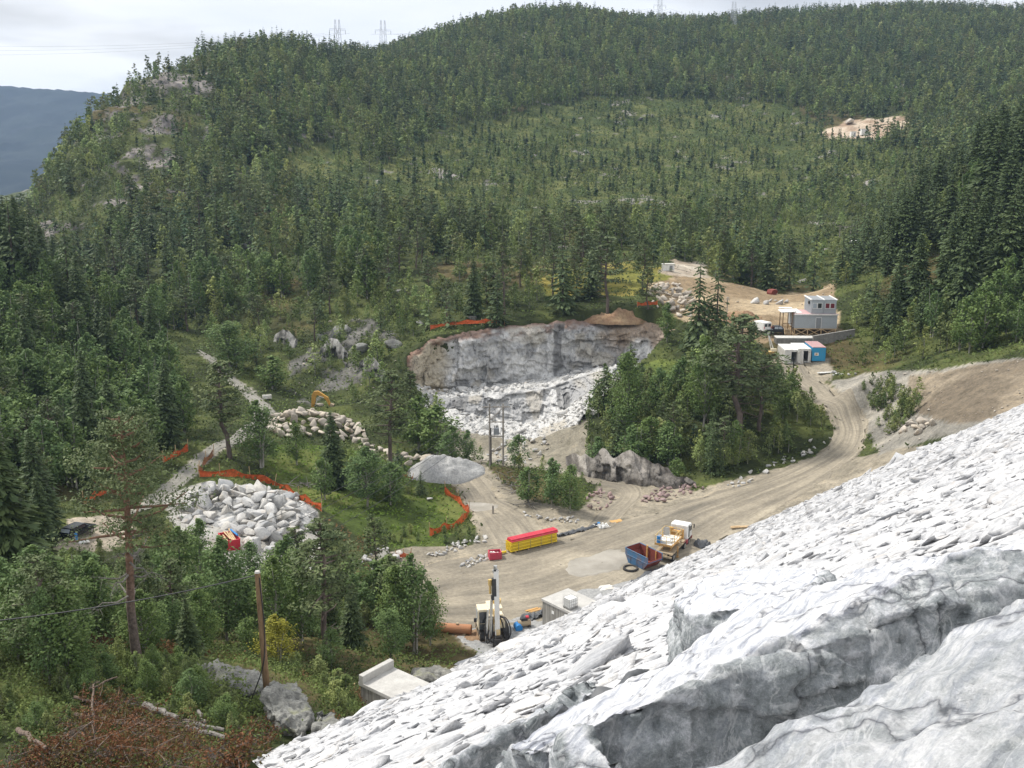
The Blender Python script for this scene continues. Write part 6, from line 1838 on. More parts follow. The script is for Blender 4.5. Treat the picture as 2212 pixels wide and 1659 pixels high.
# ------------------------------------------------------------------ concrete culvert heads in the dam
def culvert(name, label, corner, left_end, back_end, ztop, h, length, parapet):
    c = np.array(corner); w = np.array(back_end) - c; w[2] = 0
    wd_ = float(np.linalg.norm(w)); rot = math.atan2(w[1], w[0])
    o = thing(name, label, "concrete culvert", (c[0], c[1], ztop - h), rot)
    m = MB(); m.box((wd_ / 2, -length / 2, h / 2 - .16), (wd_, length, h - .32)); m.build("walls", M["board_concrete"], o, bevel=.02)
    m = MB(); m.box((wd_ / 2, -length / 2 + .05, h - .14), (wd_ + .16, length + .14, .28)); m.build("roof_slab", M["concrete"], o, bevel=.03)
    if parapet:
        m = MB(); m.box((wd_ / 2, -.16, h + .28), (wd_ + .16, .42, .62)); m.build("parapet", M["concrete"], o, bevel=.04)
    else:
        m = MB(); m.box((.0, -1.6, h - 1.0), (.04, .34, .34)); m.build("notice_plate", M["white_paint"], o)
    return o
c1 = py(1172, 1293, 98.4); culvert("concrete_culvert", "concrete box with a flat roof carrying the caged water tank", c1, None, py(1228, 1271, 100.9), c1[2], 4.0, 9.0, False)
c2 = py(778, 1473, 65.6); culvert("concrete_culvert", "concrete box with a raised end wall half buried in the dam stones", c2, None, py(842, 1440, 67.9), c2[2], 3.6, 7.0, True)

def water_tank():
    p = py(1232, 1318, 98.0); z = c1[2] + .02
    p = pz(1232, 1312, z)
    o = thing("water_tank", "white plastic tank in a metal cage standing on the flat concrete roof", "water tank", (p[0], p[1], z), rad(38))
    m = MB(); m.box((0, 0, .66), (1.05, .95, .95)); m.cyl((0, 0, 1.12), (0, 0, 1.2), .12); tk = m.build("tank", M["white_paint"], o, bevel=.06)
    m = MB()
    for x in (-.57, .57):
        for k in range(5): m.cyl((x, -.5 + .25 * k, .16), (x, -.5 + .25 * k, 1.18), .016, n=5)
        for k in range(4): m.cyl((x, -.52, .2 + .32 * k), (x, .52, .2 + .32 * k), .016, n=5)
    for y in (-.52, .52):
        for k in range(5): m.cyl((-.55 + .275 * k, y, .16), (-.55 + .275 * k, y, 1.18), .016, n=5)
        for k in range(4): m.cyl((-.57, y, .2 + .32 * k), (.57, y, .2 + .32 * k), .016, n=5)
    m.build("cage", M["steel"], o)
    m = MB(); m.box((0, 0, .14), (1.18, 1.05, .05))
    for y in (-.42, 0, .42): m.box((0, y, .06), (1.15, .14, .10))
    m.build("pallet", M["steel"], o)
    m = MB(); m.box((.55, -.02, .62), (.03, .34, .42)); m.build("label_plate", M["black_paint"], tk)
water_tank()

# ------------------------------------------------------------------ pipes, crate, odds and ends of the yard
def pipe_bundle():
    a, b = pz(1096, 1190, .3), pz(1199, 1166, .3)
    rot = aim(a, b); L = 7.0; mid = (a + b) / 2
    o = thing("pipe_bundle", "strapped stack of yellow plastic pipes with red pipes on top at the yard edge", "pipe stack", (mid[0], mid[1], float(ground(mid[0], mid[1])) + .1), rot)
    r = .105
    m = MB()
    for x in (-2.8, -.9, .9, 2.8): m.box((x, 0, .06), (.12, 1.5, .12))
    m.build("battens", M["new_timber"], o)
    def pipe(col, nm):
        m = MB(); m.cyl((-L / 2, 0, 0), (L / 2, 0, 0), r, n=12); m.cyl((L / 2 - .25, 0, 0), (L / 2 + .03, 0, 0), r * 1.12, n=12)
        return m.build(nm, M[col], o, smooth_shade=False)
    py_, pr_ = pipe("pipe_yellow", "yellow_pipe"), pipe("pipe_red", "red_pipe")
    first_y = first_r = True
    for row in range(7):
        for k in range(6):
            red = row >= 6
            src = pr_ if red else py_
            if (red and first_r) or (not red and first_y):
                c = src
                if red: first_r = False
                else: first_y = False
            else:
                c = src.copy(); COL.objects.link(c); c.parent = o
            c.location = ((.12 if red else 0) + RNG.normal(0, .03), -.58 + k * .222 + (.09 if row % 2 else 0), .12 + r + row * .212)
    for k in range(5):
        c = pr_.copy(); COL.objects.link(c); c.parent = o; c.location = (.15, -.46 + k * .222, .12 + r + 7 * .21)
    m = MB()
    for x in (-2.4, -.6, 1.0, 2.6):
        for s in (-.74, .72): m.box((x, s, .70), (.045, .03, 1.3))
    m.build("straps", M["mud_metal"], o)
    p = Vector(a) - Vector((math.cos(rot), math.sin(rot), 0)) * 1.0
    o2 = thing("yellow_pipe", "short yellow pipe length lying between the red crate and the pipe stack", "pipe", (p.x, p.y, float(ground(p.x, p.y)) + .35), rot)
    m = MB(); m.cyl((-.8, 0, 0), (.8, 0, 0), .16, n=12); m.build("tube", M["pipe_yellow"], o2)
pipe_bundle()

def crate(u, v, label, mat, size, rz, y0=90, y1=200, cat="crate", name="crate"):
    p = on(u, v, y0, y1)
    o = thing(name, label, cat, p, rz)
    sx_, sy, sz = size
    m = MB()
    for s in (-1, 1):
        m.box((s * sx_ / 2, 0, sz / 2 + .1), (.06, sy, sz)); m.box((0, s * sy / 2, sz / 2 + .1), (sx_, .06, sz))
    m.box((0, 0, .13), (sx_, sy, .06)); m.build("walls", M[mat], o)
    m = MB()
    for x in (-.5, -.17, .17, .5):
        for s in (-1, 1): m.box((x * sx_, s * (sy / 2 + .04), sz / 2 + .1), (.07, .04, sz))
    for s in (-1, 1): m.box((0, s * sy / 2, sz + .1), (sx_ + .1, .1, .07)); m.box((s * sx_ / 2, 0, sz + .1), (.1, sy + .1, .07))
    m.build("ribs", M[mat], o)
    m = MB()
    for k in range(7): m.box((RNG.uniform(-.35, .35) * sx_, RNG.uniform(-.35, .35) * sy, sz * RNG.uniform(.7, 1.0)), (.35, .3, .25), rz=RNG.uniform(0, 3), taper=.7)
    m.build("contents", M["dusty_white"], o, bevel=.04)
crate(1069, 1207, "red plastic crate filled with pale scrap at the end of the pipe stack", "crate_red", (1.5, 1.1, .9), rad(12))

def tarp(name, label, pts, w, mat="tarp_dark", y0=85, y1=200, lift=.25, seed=0, cat="tarpaulin", on_dam=False):
    """Crumpled sheet lying along a line; a closed body a hand thick."""
    P = np.array([hit(u, v, y0, y1) for u, v in pts]) if not on_dam else np.array(pts)
    P = resample(chaikin(P, 2), 40)
    d = np.gradient(P[:, :2], axis=0); d = d / (np.linalg.norm(d, axis=1, keepdims=True) + 1e-9)
    s = np.stack((-d[:, 1], d[:, 0]), 1)
    nrow = 14; t = np.linspace(-.5, .5, nrow)
    ww = w * (.35 + .65 * np.sin(np.linspace(.25, 2.9, 40))) * (1 + .3 * fbm(np.arange(40) / 6, np.zeros(40), octaves=3, seed=seed))
    X = P[:, None, 0] + s[:, None, 0] * t[None] * ww[:, None]; Y = P[:, None, 1] + s[:, None, 1] * t[None] * ww[:, None]
    g = ground(X, Y) if not on_dam else P[:, None, 2] + 0 * X
    Z = g + .04 + lift * np.abs(fbm(X / .8, Y / .8, octaves=4, seed=seed)) * 1.2 + lift * .8 * (1 - (2 * t[None]) ** 2)
    top = np.stack((X, Y, Z), -1).reshape(-1, 3); bot = top.copy(); bot[:, 2] = (np.asarray(g) - .25 + 0 * X).ravel()
    F = grid_faces(40, nrow); n = len(top)
    ring = list(range(nrow)) + [i * nrow + nrow - 1 for i in range(1, 40)] + [39 * nrow + k for k in range(nrow - 2, -1, -1)] + [i * nrow for i in range(38, 0, -1)]
    R = np.array([(ring[k], ring[(k + 1) % len(ring)], ring[(k + 1) % len(ring)] + n, ring[k] + n) for k in range(len(ring))])
    me = np_mesh(name, np.vstack((top, bot)), np.vstack((F, F[:, ::-1] + n, R)))
    return tag(link_mesh(name, me, M[mat]), label, cat)
tarp("dark_membrane", "long dark grey membrane thrown down between skip and dam", [(1362, 1268), (1385, 1255), (1410, 1240), (1440, 1228)], 1.5, seed=3)
tarp("dark_membrane", "heap of dark torn liner and cables in front of the truck", [(1505, 1183), (1520, 1176), (1532, 1180)], 1.8, lift=.45, seed=4)
tarp("grey_tarpaulin", "grey tarpaulin lying between the blue barrel and the concrete box", [(1128, 1345), (1150, 1335), (1170, 1330)], 1.6, lift=.4, seed=5)
tarp("black_pipe_roll", "black flattened hose roll along the yard edge right of the pipe stack", [(1204, 1160), (1240, 1150), (1275, 1142), (1292, 1136)], .8, lift=.3, seed=6, cat="hose roll")
tarp("dark_membrane", "torn black cloth caught among the stones of the dam face", [sp_to(9.0, 7.6, .30), sp_to(10.0, 8.0, .36), sp_to(11.2, 8.3, .34)], .7, lift=.22, seed=7, on_dam=True)
tarp("wooden_sheet", "orange brown board lying on the verge beyond the white scrap", [(1318, 1128), (1330, 1126), (1342, 1124)], 1.3, "platform_orange", lift=.05, seed=8, cat="board")

def plank_pile(u, v, label, n, L, rz, mat="new_timber", y0=90, y1=220, w=.2, cat="planks", name="plank_pile"):
    p = on(u, v, y0, y1)
    o = thing(name, label, cat, p, rz)
    for k in range(n):
        m = MB(); m.box((RNG.normal(0, .12), (k % 4 - 1.5) * (w + .03) + RNG.normal(0, .03), .08 + .09 * (k // 4)), (L * RNG.uniform(.85, 1.05), w, .06), rz=RNG.normal(0, .04)); m.build("plank", M[mat], o)
plank_pile(1598, 1139, "pale planks lying alone on the haul road edge by the dam", 6, 2.8, rad(8))
plank_pile(1305, 1271, "light wooden board on the grey gravel behind the concrete box", 4, 2.2, rad(20), "dusty_white", w=.3)
plank_pile(1152, 1320, "reddish boards leaning in a heap left of the concrete box", 7, 1.6, rad(30), "platform_orange")
plank_pile(1783, 806, "white painted timber dumped at the top of the gravel slope", 7, 3.0, rad(10), "white_paint", 150, 200)
plank_pile(1812, 808, "small heap of white boards right of the dumped white timber", 4, 1.4, rad(-25), "white_paint", 150, 200)
def pallet_scrap():
    p = on(1303, 1140)
    o = thing("scrap_pallet", "pallet heaped with white pipe scrap at the yard edge", "pallet", p, rad(20))
    m = MB()
    for k in range(6): m.box((0, -.5 + .2 * k, .16), (1.4, .13, .03))
    for x in (-.6, 0, .6): m.box((x, 0, .08), (.1, 1.1, .12))
    m.build("pallet", M["dusty_white"], o)
    m = MB()
    for k in range(14): m.cyl((RNG.uniform(-.9, .9), RNG.uniform(-.6, .6), .2), (RNG.uniform(-.9, .9), RNG.uniform(-.6, .6), RNG.uniform(.25, .7)), .05, n=7)
    for k in range(6): m.box((RNG.uniform(-1.3, .6), RNG.uniform(-.5, .8), .3), (.4, .3, .25), rz=RNG.uniform(0, 3), taper=.7)
    m.build("pipe_scrap", M["white_paint"], o)
    m = MB(); m.cyl((-.4, .6, .1), (-.4, .6, .6), .2); m.build("green_bucket", M["blue_plastic"], o)
pallet_scrap()

def barrel(u, v, label, mat, lying, rz=0.0, r=.3, y0=85, y1=200, dz=0.0):
    p = on(u, v, y0, y1)
    o = thing("barrel", label, "barrel", (p[0], p[1], p[2] + dz), rz)
    m = MB()
    if lying:
        m.cyl((-.45, 0, r), (.45, 0, r), r, n=18)
        b = m.build("drum", M[mat], o, bevel=.03)
        m = MB()
        for x in (-.44, -.15, .15, .44): m.cyl((x - .02, 0, r), (x + .02, 0, r), r * 1.05, n=18)
    else:
        m.cyl((0, 0, 0), (0, 0, .9), r, n=18); b = m.build("drum", M[mat], o, bevel=.03)
        m = MB()
        for z in (.02, .3, .6, .88): m.cyl((0, 0, z - .02), (0, 0, z + .02), r * 1.05, n=18)
    m.build("hoops", M[mat], o)
barrel(1119, 1361, "blue plastic barrel lying on the gravel right of the drill rig", "blue_plastic", True, rad(-75), .38)
def small_compressor():
    p = on(1132, 1356)
    o = thing("compressor", "small dark compressor with a red cap next to the blue barrel", "compressor", p, rad(15))
    m = MB(); m.cyl((-.7, 0, .55), (.7, 0, .55), .35, n=16); m.build("tank", M["mud_metal"], o, bevel=.05)
    m = MB(); m.box((0, 0, 1.0), (.7, .4, .3)); m.build("motor", M["black_paint"], o, bevel=.04)
    m = MB(); m.box((.35, 0, 1.22), (.3, .3, .18)); m.build("cap", M["fabric_red"], o)
    m = MB()
    for x in (-.5, .5): m.cyl((x, -.35, .2), (x, -.27, .2), .2, n=14); m.cyl((x, .27, .2), (x, .35, .2), .2, n=14)
    m.build("wheels", M["rubber"], o)
small_compressor()
def tyre(u, v, label, r=.55):
    p = on(u, v)
    o = thing("tyre", label, "tyre", (p[0], p[1], p[2] + .14), .3)
    m = MB(); n = 28; prof = [(r - .24, -.12), (r - .06, -.15), (r, -.1), (r, .1), (r - .06, .15), (r - .24, .12)]
    vs = [(x * math.cos(2 * math.pi * k / n), x * math.sin(2 * math.pi * k / n), z) for k in range(n) for x, z in prof]
    q = len(prof); fs = [(k * q + j, k * q + (j + 1) % q, ((k + 1) % n) * q + (j + 1) % q, ((k + 1) % n) * q + j) for k in range(n) for j in range(q)]
    m.add(vs, fs); m.build("casing", M["rubber"], o, smooth_shade=True)
tyre(1362, 1230, "old black tyre lying left of the blue skip", .95)
def rusty_tank():
    p = on(980, 1368, 85, 130)
    o = thing("rusty_tank", "rusty orange cylindrical tank lying left of the drill rig", "tank", p, rad(-8))
    m = MB(); m.cyl((-1.9, 0, .55), (1.9, 0, .55), .52, n=20); m.build("shell", M["faded_orange"], o, bevel=.08)
    m = MB()
    for x in (-1.2, 1.2): m.box((x, 0, .12), (.3, 1.1, .24))
    m.build("skids", M["mud_metal"], o)
    m = MB(); m.cyl((.4, 0, 1.05), (.4, 0, 1.2), .16); m.build("hatch", M["mud_metal"], o)
rusty_tank()

# ------------------------------------------------------------------ orange safety netting
def netting(label, pts, h, y0, y1, seed=0, mat="orange_mesh", group=None, name="safety_net", lift=0.0):
    P = np.array([hit(u, v, y0, y1) for u, v in pts])
    base = P[0]
    o = thing(name, label, "safety netting", tuple(base), 0, group)
    n = max(12, int(len(P) * 14)); Q = resample(P, n)
    seg = np.linspace(0, len(P) - 1, n); sag = np.abs(np.sin(math.pi * seg))
    rows = 7; t = np.linspace(0, 1, rows)
    hh = .85 * h * (1 - .42 * sag) * (1 + .10 * fbm(seg * 2.2, seg * 0, octaves=3, seed=seed))
    d = np.gradient(Q[:, :2], axis=0); d = d / (np.linalg.norm(d, axis=1, keepdims=True) + 1e-9)
    off = .12 * fbm(seg[:, None] * 2.5, t[None] * 1.5 + seg[:, None] * 0, octaves=3, seed=seed + 1)
    X = Q[:, None, 0] - d[:, None, 1] * off - base[0]; Y = Q[:, None, 1] + d[:, None, 0] * off - base[1]
    gz = ground(Q[:, 0], Q[:, 1]) + lift
    Z = gz[:, None] - .05 + t[None] * hh[:, None] - base[2]
    fr = np.stack((X, Y, Z), -1).reshape(-1, 3); bk = fr + np.array((.0, .03, .0))
    F = grid_faces(n, rows); k = len(fr)
    ring = list(range(rows)) + [i * rows + rows - 1 for i in range(1, n)] + [(n - 1) * rows + q for q in range(rows - 2, -1, -1)] + [i * rows for i in range(n - 2, 0, -1)]
    R = np.array([(ring[q], ring[(q + 1) % len(ring)], ring[(q + 1) % len(ring)] + k, ring[q] + k) for q in range(len(ring))])
    me = np_mesh("net", np.vstack((fr, bk)), np.vstack((F, F[:, ::-1] + k, R))); me.materials.append(M[mat])
    link_mesh("net", me, None, o)
    for q in P:
        m = MB(); m.box((q[0] - base[0], q[1] - base[1] + .10, float(ground(q[0], q[1])) - base[2] + h * .55), (.09, .09, h * 1.3 + .2), rx=RNG.normal(0, .06), ry=RNG.normal(0, .06)); m.build("post", M["new_timber"], o)
netting("orange netting strung along the left part of the quarry rim", [(930, 736), (985, 724), (1040, 714), (1062, 705), (1090, 708)], 1.25, 218, 260, 1, lift=.5)
netting("short orange netting at the right end of the soil heap on the quarry rim", [(1376, 676), (1398, 682), (1420, 668)], 1.2, 222, 260, 2, lift=.5)
netting("orange netting on the upper side of the old gravel road", [(352, 1000), (380, 987), (406, 974)], 1.5, 125, 170, 3)
netting("orange netting half hidden by the old pine near the parking spot", [(180, 1090), (205, 1077), (230, 1066)], 1.4, 110, 150, 4)
netting("weathered orange netting running beside the old gravel road", [(462, 985), (445, 1000), (430, 1022)], 1.5, 125, 170, 5, "faded_mesh")
netting("long orange netting curving round the back of the white heap", [(430, 1030), (475, 1028), (540, 1034), (595, 1050), (645, 1078), (695, 1106)], 1.5, 115, 165, 6)
netting("bright orange netting along the right edge of the meadow", [(962, 1068), (990, 1085), (1014, 1108), (1000, 1128), (965, 1145), (928, 1160)], 1.6, 112, 160, 7)
netting("small orange netting beside the mottled boulder at the yard corner", [(855, 1205), (872, 1204), (888, 1202)], .9, 105, 140, 8)
netting("scrap of orange netting lying by the gravel mound", [(868, 1028), (880, 1034), (892, 1036)], .8, 125, 170, 9, "faded_mesh")
netting("collapsed rust coloured netting in the shrubs left of the culvert", [(725, 1508), (745, 1498), (765, 1502)], .7, 50, 75, 10, "faded_mesh")

# ------------------------------------------------------------------ poles and wires
def wire(label, a, b, sag, r=.02, group=None, name="power_cable"):
    a, b = Vector(a), Vector(b); pts = []
    for k in range(25):
        t = k / 24; p = a.lerp(b, t); p.z -= sag * 4 * t * (1 - t); pts.append(p)
    m = MB(); m.tube(pts, r, 5)
    return tag(m.build(name, M["black_paint"]), label, "power cable", group)

def twin_pole():
    pa, pb = hit(1058, 1006, 130, 180), hit(1087, 1007, 130, 180)
    H = float(py(1058, 872, pa[1])[2] - pa[2])
    rot = aim(pa, pb); w = float(np.linalg.norm(pb - pa))
    o = thing("utility_pole", "twin wooden pole with a transformer standing below the quarry", "utility pole", tuple(pa), rot)
    for x in (0, w):
        m = MB(); m.cyl((x, 0, -.4), (x, 0, H), .17, .12, n=10); m.build("pole", M["grey_pole_wood"], o)
    m = MB(); m.box((w / 2, -.16, H - .5), (w + 2.4, .16, .16)); m.box((w / 2, -.16, H - 3.0), (w + .5, .12, .16)); m.box((w / 2, -.16, H - 5.4), (w + .4, .2, .18)); m.box((w / 2, -.14, H - 1.7), (.1, .1, w * 1.25), ry=rad(45)); m.build("crossarms", M["grey_pole_wood"], o)
    m = MB(); m.box((w / 2, -.1, H - 4.55), (.9, .7, 1.1)); tr = m.build("transformer", M["grey_roof"], o, bevel=.05)
    m = MB()
    for k in range(3): m.cyl((w / 2 - .25 + .25 * k, -.1, H - 4.0), (w / 2 - .25 + .25 * k, -.1, H - 3.6), .06, n=8)
    m.build("bushings", M["rubber"], tr)
    m = MB()
    for k in range(4): m.cyl((-1.0 + (w + 2) * k / 3, -.16, H - .42), (-1.0 + (w + 2) * k / 3, -.16, H - .1), .07, n=8)
    m.build("insulators", M["glass_pale"], o)
    m = MB(); m.cyl((.25, -.05, -.2), (.2, -.05, H - 4.0), .09, n=6); m.build("cable_duct", M["black_paint"], o)
    top = []
    for k in range(4):
        lx = -1.0 + (w + 2) * k / 3
        top.append((pa[0] + math.cos(rot) * lx, pa[1] + math.sin(rot) * lx, pa[2] + H - .1))
    for k in range(4):
        q = py(560 + 30 * k, 1130 + 18 * k, 92)
        wire("thin power line sagging from the twin pole over the meadow", top[k], q, 1.2, .028, "lines over the meadow")
    q = py(1560, 905, 160); wire("thin power line running from the twin pole into the knoll", top[3], q, 1.5, .03)
twin_pole()

def wooden_pole():
    p = hit(580, 1535, 45, 62); q = py(556, 1237, p[1] - .3)
    o = thing("utility_pole", "leaning brown wooden pole standing on the near bank", "utility pole", tuple(p))
    d = Vector(q - p)
    m = MB(); m.cyl(Vector((0, 0, -.4)), d, .20, .155, n=14); m.build("pole", M["pole_wood"], o)
    m = MB(); m.cyl(d, d + Vector((0, 0, .10)), .165, .13, n=14); m.build("cap", M["concrete"], o)
    for s in (-1, 1):
        m = MB(); m.box((s * .15, -.15, .85), (.08, .05, 1.9)); m.build("guard_strip", M["steel"], o)
    m = MB(); e = d * .97
    pts = chaikin(np.array([e + Vector((.12, -.12, 0)), d * .6 + Vector((.22, -.15, 0)), d * .36 + Vector((.05, -.2, 0)), d * .12 + Vector((-.7, -.25, .2)), Vector((-1.15, -.5, .25))]), 3)
    m.tube([tuple(k) for k in pts], .035, 6)
    pts = chaikin(np.array([d * .13 + Vector((.2, -.2, 0)), Vector((1.2, -.1, 1.3)), Vector((2.0, .2, 1.2))]), 2); m.tube([tuple(k) for k in pts], .025, 6)
    pts = chaikin(np.array([d * .13 + Vector((-.1, -.2, 0)), Vector((-.7, -.3, .7)), Vector((-1.3, -.6, .05))]), 2); m.tube([tuple(k) for k in pts], .025, 6)
    m.build("down_cable", M["black_paint"], o)
    wire("black cable running from the leaning wooden pole out of the left edge of the view", Vector(p) + d * .985, py(-260, 1362, 46), .5, .035)
wooden_pole()

def plain_pole(u, vb, vt, label, y0, y1, r=.14, arm=0.0, mat="pole_wood", twin=0.0):
    p = hit(u, vb, y0, y1); H = float(py(u, vt, p[1])[2] - p[2])
    o = thing("utility_pole", label, "utility pole", tuple(p))
    for x in ((0,) if not twin else (-twin, twin)):
        m = MB(); m.cyl((x, 0, -.3), (x, 0, H), r, r * .75, n=8); m.build("pole", M[mat], o)
    if arm: m = MB(); m.box((0, -.12, H - .25), (arm, .12, .14)); m.build("crossarm", M[mat], o)
plain_pole(1711, 838, 772, "dark stub of a pole at the roadside in front of the white containers", 150, 190, .14, 0, "black_paint")
plain_pole(1568, 720, 645, "slim grey pole behind the knoll at the edge of the works terrace", 190, 225, .12, 1.0, "grey_pole_wood")
plain_pole(1823, 545, 487, "twin wooden pole with a crossarm beside the track up the side valley", 280, 360, .16, 5.4, "grey_pole_wood", 1.7)
plain_pole(1065, 1110, 1092, "short grey bollard stump at the small puddle", 115, 150, .16, 0, "grey_pole_wood")
plain_pole(916, 1462, 1448, "thin stake on the white rock ledge, left one", 60, 85, .05, 0, "new_timber")
plain_pole(952, 1460, 1440, "thin stake on the white rock ledge, right one", 60, 85, .05, 0, "new_timber")

def pylon(u, vb, vt, label, y0=400, wide=.62):
    for dv in range(0, 120, 4):
        p = hit(u, vb + dv, y0, 1090)
        if p[2] < 9000: break
    H = float(py(u, vt, p[1])[2] - p[2])
    o = thing("pylon", label, "pylon", tuple(p - np.array((0, 0, .5))), rad(15), "pylons on the skyline" if False else None)
    r = .08; W0, W1 = H * .12 * wide, H * .07 * wide
    for s in (-1, 1):
        m = MB(); cx_ = s * W0 * .9
        def leg(z): return W0 * .55 * (1 - z / H) + .35
        lv = np.linspace(0, H, 8)
        for a in (-1, 1):
            for b in (-1, 1): m.tube([(cx_ * (1 - .25 * z / H) + a * leg(z), b * leg(z), z) for z in lv], r, 4)
        for i in range(7):
            z0, z1 = lv[i], lv[i + 1]
            for b in (-1, 1):
                m.tube([(cx_ * (1 - .25 * z0 / H) - leg(z0), b * leg(z0), z0), (cx_ * (1 - .25 * z1 / H) + leg(z1), b * leg(z1), z1)], r * .6, 4)
                m.tube([(cx_ * (1 - .25 * z0 / H) + leg(z0), b * leg(z0), z0), (cx_ * (1 - .25 * z1 / H) - leg(z1), b * leg(z1), z1)], r * .6, 4)
        m.build("lattice_mast", M["pylon_steel"], o)
    m = MB(); zc = H * .72
    for dz in (0, 1.0): m.tube([(-H * .36 * wide, 0, zc + dz), (H * .36 * wide, 0, zc + dz)], r, 4)
    for k in range(12):
        x0 = -H * .36 * wide + H * .06 * wide * k; m.tube([(x0, 0, zc + (k % 2)), (x0 + H * .06 * wide, 0, zc + 1 - (k % 2))], r * .6, 4)
    arm = m.build("crossarm", M["pylon_steel"], o)
    m = MB()
    for x in (-.34, 0, .34): m.cyl((x * H * wide, 0, zc), (x * H * wide, 0, zc - 2.2), .14, n=5)
    m.build("insulators", M["grey_roof"], arm)
    return p, H
PYL = [pylon(731, 112, 40, "leftmost lattice pylon, standing among trees on the left skyline"), pylon(829, 110, 42, "second lattice pylon from the left, clear against the sky"),
       pylon(1424, 62, -8, "lattice pylon cut by the top of the picture in the dip of the ridge", 600), pylon(1583, 72, 2, "rightmost lattice pylon on the wooded ridge", 600)]
for k in range(3):
    for (i, j) in ((0, None), (2, 3), (1, 2)):
        p, H = PYL[i]; a = p + np.array(((k - 1) * H * .34, 0, H * .62))
        if j is None: b = py(-200, 95 + 12 * k, 620); sg = 4
        else:
            p2, H2 = PYL[j]; b = p2 + np.array(((k - 1) * H2 * .34, 0, H2 * .62)); sg = 5
        wire("thin high voltage line strung along the skyline pylons", a, b, sg, .035, "high voltage lines")

# ------------------------------------------------------------------ site office, workshop containers, vehicles
def window(parent, x, y, z, w, h, glass, frame="white_paint"):
    m = MB()
    m.box((x - w / 2, y, z), (.07, .09, h + .12)); m.box((x + w / 2, y, z), (.07, .09, h + .12)); m.box((x, y, z + h / 2), (w - .08, .09, .07)); m.box((x, y, z - h / 2), (w - .08, .09, .07))
    f = m.build("window", M[frame], parent)
    m = MB(); m.box((x, y + .01, z), (w - .06, .04, h - .06)); m.build("pane", M[glass], f)

def clad(m, x0, x1, y, z0, z1, step=.28):
    for k in range(int((x1 - x0) / step)): m.box((x0 + step * (k + .5), y, (z0 + z1) / 2), (step * .45, .03, z1 - z0 - .2))

